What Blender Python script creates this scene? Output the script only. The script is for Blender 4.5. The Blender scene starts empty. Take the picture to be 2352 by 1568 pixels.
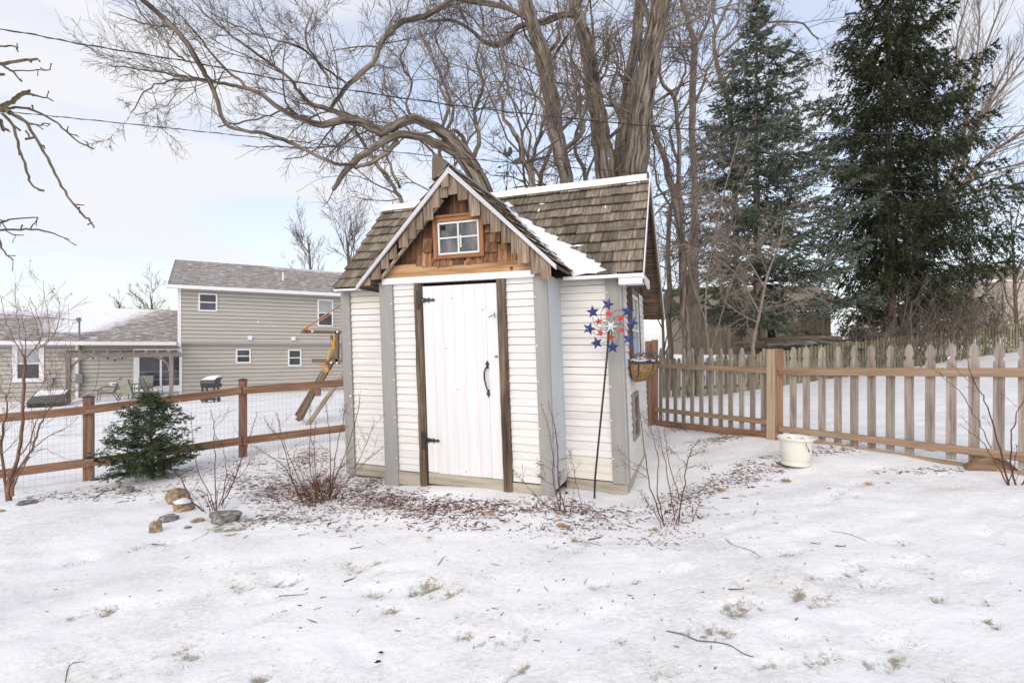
import bpy, math, random
import numpy as np
from mathutils import noise as mnoise, Vector
R = math.radians
random.seed(7); rs = np.random.RandomState(11)
scene = bpy.context.scene
C = scene.collection
# ------------------------------------------------------------------ camera, world, sun, exposure
F = 1143.0; H = 1.32; HY = 800.0; CX = 1176.0
cam_d = bpy.data.cameras.new("camera"); cam = bpy.data.objects.new("camera", cam_d); C.objects.link(cam)
cam.location = (0, 0, H); cam.rotation_euler = (R(90), 0, 0)
cam_d.sensor_width = 36; cam_d.lens = 36*F/2352; cam_d.shift_y = (HY-784)/2352
cam_d.clip_start = 0.05; cam_d.clip_end = 2000
scene.camera = cam
scene.render.resolution_x = 1024; scene.render.resolution_y = 682
SUN_DEG = 32
SUN_EL, SUN_ROT = R(SUN_DEG), R(202)
w = bpy.data.worlds.new("World"); scene.world = w; w.use_nodes = True
nt = w.node_tree; nt.nodes.clear()
def N(t, typ, **k):
    n = t.nodes.new(typ)
    for a, b in k.items(): setattr(n, a, b)
    return n
out = N(nt, 'ShaderNodeOutputWorld'); bg = N(nt, 'ShaderNodeBackground'); bg.inputs[1].default_value = 0.125
sky = N(nt, 'ShaderNodeTexSky'); sky.sky_type = 'NISHITA'; sky.sun_disc = False
sky.sun_elevation = SUN_EL; sky.sun_rotation = SUN_ROT; sky.dust_density = 2.0; sky.air_density = 1.0
tc = N(nt, 'ShaderNodeTexCoord'); mp = N(nt, 'ShaderNodeMapping'); mp.inputs['Scale'].default_value = (1.0, 1.0, 3.2)
mp.inputs['Location'].default_value = (3.1, 0.4, 0.2)
no = N(nt, 'ShaderNodeTexNoise'); no.inputs['Scale'].default_value = 2.1; no.inputs['Detail'].default_value = 6
no.inputs['Roughness'].default_value = 0.5; no.inputs['Distortion'].default_value = 0.9
cr = N(nt, 'ShaderNodeValToRGB'); cr.color_ramp.elements[0].position = 0.38; cr.color_ramp.elements[1].position = 0.64
cr.color_ramp.elements[0].color = (0.42, 0.42, 0.42, 1)
mx = N(nt, 'ShaderNodeMix', data_type='RGBA')
mx.inputs['B'].default_value = (8.75, 8.85, 9.35, 1)
mul = N(nt, 'ShaderNodeMix', data_type='RGBA', blend_type='MULTIPLY'); mul.inputs['Factor'].default_value = 1
mul.inputs['B'].default_value = (3.1, 2.85, 2.75, 1)
L_ = nt.links.new
L_(tc.outputs['Generated'], mp.inputs[0]); L_(mp.outputs[0], no.inputs['Vector']); L_(no.outputs['Fac'], cr.inputs[0])
L_(sky.outputs[0], mul.inputs['A']); L_(mul.outputs['Result'], mx.inputs['A']); L_(cr.outputs[0], mx.inputs['Factor'])
L_(mx.outputs['Result'], bg.inputs[0]); L_(bg.outputs[0], out.inputs[0])
sd = bpy.data.lights.new("sun", 'SUN'); sd.energy = 0.9; sd.angle = R(40); sd.color = (1, .98, .95)
sun = bpy.data.objects.new("sun", sd); C.objects.link(sun)
sun.rotation_euler = (R(90-SUN_DEG), 0, R(-22))
scene.view_settings.view_transform = 'Standard'; scene.view_settings.look = 'None'
scene.view_settings.exposure = -0.26; scene.view_settings.gamma = 1.0; scene.view_settings.use_curve_mapping = False

# ------------------------------------------------------------------ materials
M = {}
def ramp(t, stops):
    r = N(t, 'ShaderNodeValToRGB'); e = r.color_ramp.elements
    while len(e) > 1: e.remove(e[-1])
    e[0].position = stops[0][0]; e[0].color = (*stops[0][1], 1)
    for p, c in stops[1:]:
        q = e.new(p); q.color = (*c, 1)
    return r
def newmat(name):
    m = bpy.data.materials.new(name); m.use_nodes = True; t = m.node_tree; t.nodes.clear()
    o = N(t, 'ShaderNodeOutputMaterial'); b = N(t, 'ShaderNodeBsdfPrincipled'); t.links.new(b.outputs[0], o.inputs[0])
    M[name] = m
    return m, t, b
def mat(name, stops, scale=(3, 45, 45), nscale=1.0, detail=5, rough=.75, bump=.3, vary=.35, stain=None, metal=0, spec=.3, stain_scale=2.0, stain_lo=.55, bdist=.01):
    """procedural material: noise in piece coordinates (grain along x) -> ramp; brightness varies per piece; optional stain colour"""
    m, t, b = newmat(name); lk = t.links.new
    at = N(t, 'ShaderNodeAttribute', attribute_name='gc'); ar = N(t, 'ShaderNodeAttribute', attribute_name='rnd')
    ma = N(t, 'ShaderNodeMapping'); ma.inputs['Scale'].default_value = scale
    n1 = N(t, 'ShaderNodeTexNoise'); n1.inputs['Scale'].default_value = nscale; n1.inputs['Detail'].default_value = detail; n1.inputs['Roughness'].default_value = .62
    lk(at.outputs['Vector'], ma.inputs[0]); lk(ma.outputs[0], n1.inputs['Vector'])
    r = ramp(t, stops); lk(n1.outputs['Fac'], r.inputs[0]); col = r.outputs[0]
    if stain:
        n2 = N(t, 'ShaderNodeTexNoise'); n2.inputs['Scale'].default_value = stain_scale; n2.inputs['Detail'].default_value = 6
        lk(at.outputs['Vector'], n2.inputs['Vector'])
        sr = N(t, 'ShaderNodeMapRange'); sr.inputs[1].default_value = stain_lo; sr.inputs[2].default_value = stain_lo+.22
        lk(n2.outputs['Fac'], sr.inputs[0])
        sm = N(t, 'ShaderNodeMix', data_type='RGBA'); lk(sr.outputs[0], sm.inputs['Factor']); lk(col, sm.inputs['A']); sm.inputs['B'].default_value = (*stain, 1)
        col = sm.outputs['Result']
    if vary:
        mr = N(t, 'ShaderNodeMapRange'); mr.inputs[3].default_value = 1-vary; mr.inputs[4].default_value = 1+vary; lk(ar.outputs['Fac'], mr.inputs[0])
        vm = N(t, 'ShaderNodeVectorMath', operation='SCALE'); lk(col, vm.inputs[0]); lk(mr.outputs[0], vm.inputs['Scale']); col = vm.outputs[0]
    lk(col, b.inputs['Base Color'])
    b.inputs['Roughness'].default_value = rough; b.inputs['Metallic'].default_value = metal; b.inputs['Specular IOR Level'].default_value = spec
    if bump:
        bp = N(t, 'ShaderNodeBump'); bp.inputs['Strength'].default_value = bump; bp.inputs['Distance'].default_value = bdist
        lk(n1.outputs['Fac'], bp.inputs['Height']); lk(bp.outputs[0], b.inputs['Normal'])
    return m
mat('white_paint', [(.25, (.68, .67, .64)), (.6, (.81, .80, .78))], (2, 14, 14), rough=.55, vary=.04, bump=.15, stain=(.74, .70, .61), stain_scale=1.1, stain_lo=.60)
mat('peeling_paint', [(.25, (.66, .65, .62)), (.6, (.80, .795, .775))], (2, 30, 30), rough=.6, vary=.04, bump=.2, stain=(.42, .38, .32), stain_scale=9, stain_lo=.66)
mat('yellowed_paint', [(.3, (.74, .70, .61)), (.7, (.80, .775, .71))], (2, 10, 10), rough=.6, vary=.05, bump=.1)
mat('door_white', [(.25, (.70, .70, .70)), (.6, (.79, .79, .795))], (1.5, 30, 30), rough=.5, vary=.03, bump=.15, stain=(.6, .54, .44), stain_scale=14, stain_lo=.74)
mat('trim_white', [(.3, (.80, .80, .81)), (.7, (.88, .88, .90))], (2, 8, 8), rough=.4, vary=.02, bump=.05)
mat('barge_paint', [(.3, (.52, .525, .54)), (.7, (.64, .645, .66))], (2, 20, 20), rough=.6, vary=.03, bump=.1)
mat('ridge_metal', [(.3, (.80, .79, .74)), (.7, (.88, .87, .82))], (1, 8, 8), rough=.4, vary=.03, bump=.05)
mat('grey_trim', [(.3, (.32, .315, .295)), (.7, (.365, .358, .338))], (3, 20, 20), rough=.6, vary=.03, bump=.25)
mat('grey_trim_shadow', [(.3, (.34, .33, .31)), (.7, (.42, .41, .39))], (3, 20, 20), rough=.6, vary=.03, bump=.25)
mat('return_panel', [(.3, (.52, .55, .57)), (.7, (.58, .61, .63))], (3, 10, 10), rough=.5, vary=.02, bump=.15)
mat('weathered_brown', [(.3, (.035, .025, .018)), (.48, (.12, .088, .06)), (.68, (.26, .20, .145))], (2, 50, 50), rough=.85, vary=.15, bump=.7, stain=(.36, .22, .11), stain_scale=1.3, stain_lo=.60)
mat('foundation_wood', [(.3, (.31, .28, .215)), (.65, (.50, .46, .38))], (2, 26, 26), rough=.8, vary=.08, bump=.4, stain=(.30, .27, .2), stain_scale=3, stain_lo=.6)
mat('roof_shingle', [(.3, (.075, .06, .045)), (.5, (.195, .16, .12)), (.7, (.33, .28, .22))], (3.5, 48, 48), rough=.9, vary=.42, bump=.6, stain=(.10, .085, .066), stain_scale=5, stain_lo=.55)
mat('fringe_shingle', [(.3, (.09, .065, .045)), (.5, (.245, .185, .135)), (.7, (.39, .32, .255))], (3, 45, 45), rough=.9, vary=.3, bump=.6, stain=(.34, .16, .07), stain_scale=5, stain_lo=.58)
mat('orange_shingle', [(.32, (.07, .035, .02)), (.5, (.24, .12, .06)), (.68, (.42, .25, .135))], (3, 40, 40), rough=.8, vary=.35, bump=.5, stain=(.10, .04, .02), stain_scale=5, stain_lo=.55)
mat('dark_board', [(.3, (.018, .010, .007)), (.5, (.075, .035, .02)), (.72, (.20, .09, .042))], (2, 30, 30), rough=.7, vary=.4, bump=.4, stain=(.04, .018, .012), stain_scale=4, stain_lo=.5)
mat('pine_beam', [(.3, (.22, .10, .04)), (.48, (.46, .27, .13)), (.7, (.62, .41, .23))], (1.2, 24, 24), rough=.7, vary=.03, bump=.25, stain=(.28, .13, .06), stain_scale=2.5, stain_lo=.62)
mat('window_wood', [(.3, (.13, .055, .025)), (.5, (.30, .14, .065)), (.7, (.42, .22, .115))], (2, 36, 36), rough=.75, vary=.1, bump=.4)
mat('sash_white', [(.25, (.42, .40, .35)), (.42, (.72, .71, .67)), (.7, (.80, .80, .77))], (6, 40, 40), rough=.6, vary=.03, bump=.3)
mat('black_iron', [(.3, (.012, .012, .014)), (.7, (.05, .05, .05))], (20, 20, 20), rough=.4, vary=.1, bump=.2, spec=.5)
mat('grey_metal', [(.3, (.20, .21, .22)), (.7, (.32, .33, .34))], (4, 4, 4), rough=.4, vary=.05, bump=.1, metal=.4)
mat('brown_metal', [(.3, (.11, .08, .062)), (.7, (.17, .13, .105))], (4, 4, 4), rough=.5, vary=.05, bump=.1)
mat('cedar_stain', [(.3, (.13, .065, .04)), (.5, (.27, .15, .095)), (.7, (.36, .225, .15))], (2, 30, 30), rough=.75, vary=.10, bump=.35, stain=(.10, .04, .025), stain_scale=7, stain_lo=.72)
mat('pale_pine', [(.25, (.34, .25, .16)), (.5, (.52, .41, .29)), (.75, (.62, .51, .38))], (1.5, 26, 26), rough=.8, vary=.05, bump=.35)
mat('cedar_post', [(.28, (.18, .09, .05)), (.5, (.34, .19, .12)), (.72, (.44, .285, .185))], (1.5, 26, 26), rough=.75, vary=.12, bump=.35)
mat('treated_rail', [(.28, (.20, .125, .08)), (.5, (.36, .25, .165)), (.72, (.46, .345, .245))], (1.5, 30, 30), rough=.75, vary=.08, bump=.3, stain=(.22, .12, .06), stain_scale=6, stain_lo=.70)
mat('grey_picket', [(.28, (.13, .105, .085)), (.5, (.315, .27, .23)), (.72, (.44, .39, .34))], (2, 34, 34), rough=.85, vary=.2, bump=.45, stain=(.32, .22, .15), stain_scale=3, stain_lo=.58)
mat('mossy_picket', [(.25, (.10, .09, .055)), (.5, (.24, .215, .14)), (.8, (.34, .31, .22))], (3, 30, 30), rough=.9, vary=.3, bump=.3, stain=(.12, .14, .05), stain_scale=3, stain_lo=.5)
mat('driftwood', [(.25, (.15, .13, .11)), (.5, (.28, .245, .21)), (.8, (.36, .32, .28))], (2, 24, 24), rough=.85, vary=.15, bump=.3)
mat('play_wood', [(.25, (.09, .055, .035)), (.5, (.20, .135, .09)), (.8, (.32, .245, .175))], (2, 24, 24), rough=.85, vary=.2, bump=.3)
mat('play_plank', [(.25, (.22, .18, .13)), (.6, (.38, .31, .23))], (2, 24, 24), rough=.85, vary=.15, bump=.3)
mat('house_siding', [(.3, (.46, .435, .385)), (.7, (.51, .485, .435))], (1, 6, 6), rough=.6, vary=.025, bump=.05)
mat('house_window_glass', [(.3, (.03, .035, .04)), (.7, (.10, .11, .12))], (.8, .8, .8), rough=.06, vary=.2, bump=0, spec=.6)
mat('blind_glass', [(.3, (.36, .38, .39)), (.7, (.44, .46, .47))], (.8, .8, .8), rough=.15, vary=.1, bump=0, spec=.6)
mat('shed_glass', [(.35, (.025, .03, .033)), (.5, (.075, .08, .085)), (.68, (.17, .18, .185))], (3, 7, 7), rough=.1, vary=.1, bump=0, spec=.7)
mat('dark_hole', [(.3, (.008, .008, .008)), (.7, (.02, .02, .02))], (3, 3, 3), rough=.9, vary=0, bump=0)
mat('bark_brown', [(.38, (.04, .032, .026)), (.5, (.17, .14, .11)), (.62, (.32, .275, .23))], (1.6, 17, 17), rough=.95, vary=.06, bump=1.0, bdist=.03, stain=(.16, .13, .06), stain_scale=2.2, stain_lo=.55)
mat('bark_grey', [(.3, (.07, .055, .045)), (.5, (.18, .145, .115)), (.7, (.26, .215, .18))], (3, 24, 24), rough=.95, vary=.15, bump=.8, bdist=.02)
mat('twig', [(.3, (.10, .08, .065)), (.7, (.22, .18, .15))], (4, 8, 8), rough=.9, vary=.35, bump=0)
mat('pale_twig', [(.3, (.20, .165, .13)), (.7, (.34, .285, .235))], (4, 8, 8), rough=.9, vary=.3, bump=0)
mat('red_twig', [(.3, (.075, .03, .022)), (.7, (.19, .095, .065))], (10, 20, 20), rough=.8, vary=.35, bump=0)
mat('near_twig', [(.3, (.06, .05, .035)), (.5, (.13, .105, .07)), (.7, (.23, .19, .13))], (14, 60, 60), rough=.85, vary=.2, bump=.4)
mat('fruit_twig', [(.3, (.12, .065, .045)), (.7, (.30, .19, .13))], (10, 30, 30), rough=.8, vary=.2, bump=.2)
mat('dry_bit', [(.3, (.10, .05, .03)), (.7, (.27, .16, .10))], (30, 30, 30), rough=.9, vary=.4, bump=0)
mat('chip', [(.3, (.06, .03, .022)), (.5, (.155, .075, .052)), (.7, (.28, .17, .12))], (20, 80, 80), rough=.9, vary=.5, bump=.3)
mat('leaf_tan', [(.3, (.30, .17, .07)), (.7, (.52, .33, .17))], (20, 20, 20), rough=.8, vary=.2, bump=.2)
mat('spruce_blue', [(.3, (.075, .095, .068)), (.7, (.18, .21, .165))], (3, 3, 3), rough=.85, vary=.55, bump=0)
mat('spruce_green', [(.3, (.026, .034, .017)), (.7, (.075, .088, .045))], (3, 3, 3), rough=.85, vary=.55, bump=0)
mat('cedar_green', [(.3, (.035, .062, .028)), (.7, (.105, .15, .07))], (8, 8, 8), rough=.8, vary=.5, bump=0)
mat('rock_grey', [(.35, (.09, .085, .075)), (.5, (.23, .22, .20)), (.65, (.40, .385, .35))], (26, 26, 26), rough=.95, vary=.1, bump=1, bdist=.02, stain=(.86, .87, .88), stain_scale=7, stain_lo=.66)
mat('rock_tan', [(.35, (.19, .13, .08)), (.5, (.36, .27, .17)), (.65, (.50, .41, .29))], (26, 26, 26), rough=.95, vary=.1, bump=1, bdist=.02)
mat('slab_brown', [(.3, (.13, .08, .05)), (.55, (.25, .165, .10)), (.75, (.34, .24, .155))], (3, 20, 20), rough=.85, vary=.1, bump=.5)
mat('snow_patch', [(.3, (.84, .85, .88)), (.7, (.9, .91, .93))], (12, 12, 12), rough=.6, vary=.02, bump=.4)
mat('pot_cream', [(.3, (.72, .71, .62)), (.7, (.79, .78, .69))], (6, 6, 6), rough=.35, vary=.02, bump=.05)
mat('star_blue', [(.3, (.012, .02, .085)), (.7, (.03, .045, .17))], (20, 20, 20), rough=.35, vary=.25, bump=.1, spec=.5)
mat('star_red', [(.3, (.42, .025, .015)), (.7, (.60, .06, .03))], (20, 20, 20), rough=.35, vary=.25, bump=.1, spec=.5)
mat('star_white', [(.3, (.66, .72, .72)), (.7, (.8, .85, .85))], (20, 20, 20), rough=.35, vary=.05, bump=.1, spec=.5)
mat('coir', [(.3, (.13, .07, .03)), (.55, (.32, .19, .09)), (.75, (.45, .29, .15))], (40, 40, 40), rough=.95, vary=.1, bump=.9)
mat('plastic_yellow', [(.3, (.60, .32, .02)), (.7, (.75, .43, .04))], (5, 5, 5), rough=.4, vary=.05, bump=0)
mat('cloth_red', [(.3, (.42, .02, .03)), (.7, (.55, .04, .05))], (5, 5, 5), rough=.7, vary=.05, bump=0)
mat('cloth_blue', [(.3, (.30, .45, .62)), (.7, (.40, .55, .72))], (5, 5, 5), rough=.7, vary=.05, bump=0)
mat('mesh_fabric', [(.3, (.26, .255, .20)), (.7, (.34, .33, .26))], (5, 5, 5), rough=.7, vary=.05, bump=0)
mat('dark_frame', [(.3, (.07, .075, .07)), (.7, (.12, .125, .12))], (5, 5, 5), rough=.5, vary=.05, bump=0)
mat('barn_wood', [(.25, (.16, .13, .09)), (.5, (.33, .275, .20)), (.8, (.46, .39, .30))], (1, 9, 9), rough=.9, vary=.2, bump=.2)
mat('tan_wall', [(.3, (.50, .43, .33)), (.7, (.58, .5, .40))], (1, 4, 4), rough=.8, vary=.03, bump=0)
mat('tarp_green', [(.3, (.015, .03, .026)), (.7, (.05, .08, .07))], (3, 3, 3), rough=.5, vary=.2, bump=.3, stain=(.8, .81, .84), stain_scale=1.6, stain_lo=.5)
mat('grass', [(.3, (.12, .11, .055)), (.7, (.28, .25, .15))], (10, 10, 10), rough=.9, vary=.4, bump=0)
mat('cable_black', [(.3, (.02, .02, .02)), (.7, (.05, .05, .05))], (5, 5, 5), rough=.5, vary=.05, bump=0)
mat('wire_grey', [(.3, (.25, .25, .27)), (.7, (.38, .38, .40))], (5, 5, 5), rough=.4, vary=.05, bump=0, metal=.3)
mat('patio_stone', [(.3, (.40, .33, .26)), (.7, (.52, .45, .37))], (2, 2, 2), rough=.9, vary=.05, bump=.1)

# asphalt shingles with blown snow
m, t, b = newmat('asphalt_snow'); lk = t.links.new
at = N(t, 'ShaderNodeAttribute', attribute_name='gc')
bk = N(t, 'ShaderNodeTexBrick'); bk.inputs['Scale'].default_value = 1.0; bk.inputs['Brick Width'].default_value = .36; bk.inputs['Row Height'].default_value = .15
bk.inputs['Mortar Size'].default_value = .012; bk.inputs['Color1'].default_value = (.215, .185, .16, 1); bk.inputs['Color2'].default_value = (.33, .295, .265, 1); bk.inputs['Mortar'].default_value = (.17, .15, .13, 1)
lk(at.outputs['Vector'], bk.inputs['Vector'])
n1 = N(t, 'ShaderNodeTexNoise'); n1.inputs['Scale'].default_value = 2.2; n1.inputs['Detail'].default_value = 9; n1.inputs['Roughness'].default_value = .75
m1 = N(t, 'ShaderNodeMapping'); m1.inputs['Scale'].default_value = (1, 2.4, 1); lk(at.outputs['Vector'], m1.inputs[0]); lk(m1.outputs[0], n1.inputs['Vector'])
sa = N(t, 'ShaderNodeAttribute', attribute_name='rnd')
ad = N(t, 'ShaderNodeMath', operation='ADD'); lk(n1.outputs['Fac'], ad.inputs[0]); lk(sa.outputs['Fac'], ad.inputs[1])
mr = N(t, 'ShaderNodeMapRange'); mr.inputs[1].default_value = .60; mr.inputs[2].default_value = .92; lk(ad.outputs[0], mr.inputs[0])
mm = N(t, 'ShaderNodeMix', data_type='RGBA'); lk(mr.outputs[0], mm.inputs['Factor']); lk(bk.outputs['Color'], mm.inputs['A']); mm.inputs['B'].default_value = (.86, .87, .9, 1)
m2 = N(t, 'ShaderNodeMapping'); m2.inputs['Scale'].default_value = (2.6, 13, 1); lk(at.outputs['Vector'], m2.inputs[0]); n2 = N(t, 'ShaderNodeTexNoise'); n2.inputs['Scale'].default_value = 1; n2.inputs['Detail'].default_value = 3; lk(m2.outputs[0], n2.inputs['Vector'])
r2 = N(t, 'ShaderNodeMapRange'); r2.inputs[1].default_value = .54; r2.inputs[2].default_value = .66; r2.inputs[4].default_value = .75; lk(n2.outputs['Fac'], r2.inputs[0]); m3 = N(t, 'ShaderNodeMix', data_type='RGBA'); lk(r2.outputs[0], m3.inputs['Factor']); lk(mm.outputs['Result'], m3.inputs['A']); m3.inputs['B'].default_value = (.74, .74, .76, 1)
lk(m3.outputs['Result'], b.inputs['Base Color']); b.inputs['Roughness'].default_value = .9

# snow-covered lawn; attribute 'dirt' = where bark mulch / worn grass shows
m, t, b = newmat('snow_ground'); lk = t.links.new
geo = N(t, 'ShaderNodeNewGeometry'); at = N(t, 'ShaderNodeAttribute', attribute_name='dirt'); ag = N(t, 'ShaderNodeAttribute', attribute_name='worn')
nA = N(t, 'ShaderNodeTexNoise'); nA.inputs['Scale'].default_value = 22; nA.inputs['Detail'].default_value = 9; nA.inputs['Roughness'].default_value = .8
nB = N(t, 'ShaderNodeTexNoise'); nB.inputs['Scale'].default_value = 1.7; nB.inputs['Detail'].default_value = 5; nB.inputs['Roughness'].default_value = .6
mpB = N(t, 'ShaderNodeMapping'); mpB.inputs['Scale'].default_value = (1, 1.6, 1); mpB.inputs['Rotation'].default_value = (0, 0, R(-25))
lk(geo.outputs['Position'], nA.inputs['Vector']); lk(geo.outputs['Position'], mpB.inputs[0]); lk(mpB.outputs[0], nB.inputs['Vector'])
s1 = N(t, 'ShaderNodeMath', operation='MULTIPLY_ADD'); s1.inputs[1].default_value = .55; dA = N(t, 'ShaderNodeMath', operation='MULTIPLY'); dA.inputs[1].default_value = 2.0; lk(nA.outputs['Fac'], dA.inputs[0]); lk(nB.outputs['Fac'], s1.inputs[0]); lk(dA.outputs[0], s1.inputs[2])
s2 = N(t, 'ShaderNodeMath', operation='MULTIPLY_ADD'); s2.inputs[1].default_value = .55; lk(ag.outputs['Fac'], s2.inputs[0]); lk(s1.outputs[0], s2.inputs[2])
g1 = N(t, 'ShaderNodeMapRange'); g1.inputs[1].default_value = 1.48; g1.inputs[2].default_value = 1.74; g1.inputs[4].default_value = .95; lk(s2.outputs[0], g1.inputs[0])
base = N(t, 'ShaderNodeMix', data_type='RGBA'); base.inputs['A'].default_value = (.90, .895, .89, 1); nD = N(t, 'ShaderNodeTexNoise'); nD.inputs['Scale'].default_value = 34; nD.inputs['Detail'].default_value = 6; nD.inputs['Roughness'].default_value = .7; mD = N(t, 'ShaderNodeMath', operation='MULTIPLY_ADD'); mD.inputs[1].default_value = .8; rD = N(t, 'ShaderNodeMapRange'); rD.inputs[1].default_value = .86; rD.inputs[2].default_value = 1.20; cD = N(t, 'ShaderNodeMix', data_type='RGBA'); cD.inputs['A'].default_value = (.90, .895, .89, 1); cD.inputs['B'].default_value = (.68, .655, .60, 1); base.inputs['B'].default_value = (.34, .295, .21, 1)
lk(g1.outputs[0], base.inputs['Factor']); lk(mpB.outputs[0], nD.inputs['Vector']); lk(nB.outputs['Fac'], mD.inputs[0]); lk(nD.outputs['Fac'], mD.inputs[2]); lk(mD.outputs[0], rD.inputs[0]); lk(rD.outputs[0], cD.inputs['Factor']); lk(cD.outputs['Result'], base.inputs['A'])
s3 = N(t, 'ShaderNodeMath', operation='MULTIPLY_ADD'); s3.inputs[1].default_value = .55; lk(at.outputs['Fac'], s3.inputs[0]); lk(nA.outputs['Fac'], s3.inputs[2])
g2 = N(t, 'ShaderNodeMapRange'); g2.inputs[1].default_value = .80; g2.inputs[2].default_value = 1.02; g2.inputs[4].default_value = .8; lk(s3.outputs[0], g2.inputs[0])
b2 = N(t, 'ShaderNodeMix', data_type='RGBA'); b2.inputs['B'].default_value = (.17, .085, .06, 1); lk(base.outputs['Result'], b2.inputs['A']); lk(g2.outputs[0], b2.inputs['Factor'])
nE = N(t, 'ShaderNodeTexNoise'); nE.inputs['Scale'].default_value = 75; nE.inputs['Detail'].default_value = 3; lk(geo.outputs['Position'], nE.inputs['Vector'])
nF = N(t, 'ShaderNodeTexNoise'); nF.inputs['Scale'].default_value = 3.3; nF.inputs['Detail'].default_value = 4; lk(geo.outputs['Position'], nF.inputs['Vector'])
sE = N(t, 'ShaderNodeMath', operation='MULTIPLY_ADD'); sE.inputs[1].default_value = .7; lk(nF.outputs['Fac'], sE.inputs[0]); lk(nE.outputs['Fac'], sE.inputs[2])
gE = N(t, 'ShaderNodeMapRange'); gE.inputs[1].default_value = 1.06; gE.inputs[2].default_value = 1.17; gE.inputs[4].default_value = .55; lk(sE.outputs[0], gE.inputs[0])
b3 = N(t, 'ShaderNodeMix', data_type='RGBA'); b3.inputs['B'].default_value = (.30, .26, .20, 1); lk(b2.outputs['Result'], b3.inputs['A']); lk(gE.outputs[0], b3.inputs['Factor'])
lk(b3.outputs['Result'], b.inputs['Base Color']); b.inputs['Roughness'].default_value = .8; b.inputs['Specular IOR Level'].default_value = .15
nC = N(t, 'ShaderNodeTexNoise'); nC.inputs['Scale'].default_value = 7; nC.inputs['Detail'].default_value = 9; nC.inputs['Roughness'].default_value = .6; lk(mpB.outputs[0], nC.inputs['Vector'])
bp = N(t, 'ShaderNodeBump'); bp.inputs['Strength'].default_value = .45; bp.inputs['Distance'].default_value = .035; lk(nC.outputs['Fac'], bp.inputs['Height']); lk(bp.outputs[0], b.inputs['Normal'])

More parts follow.
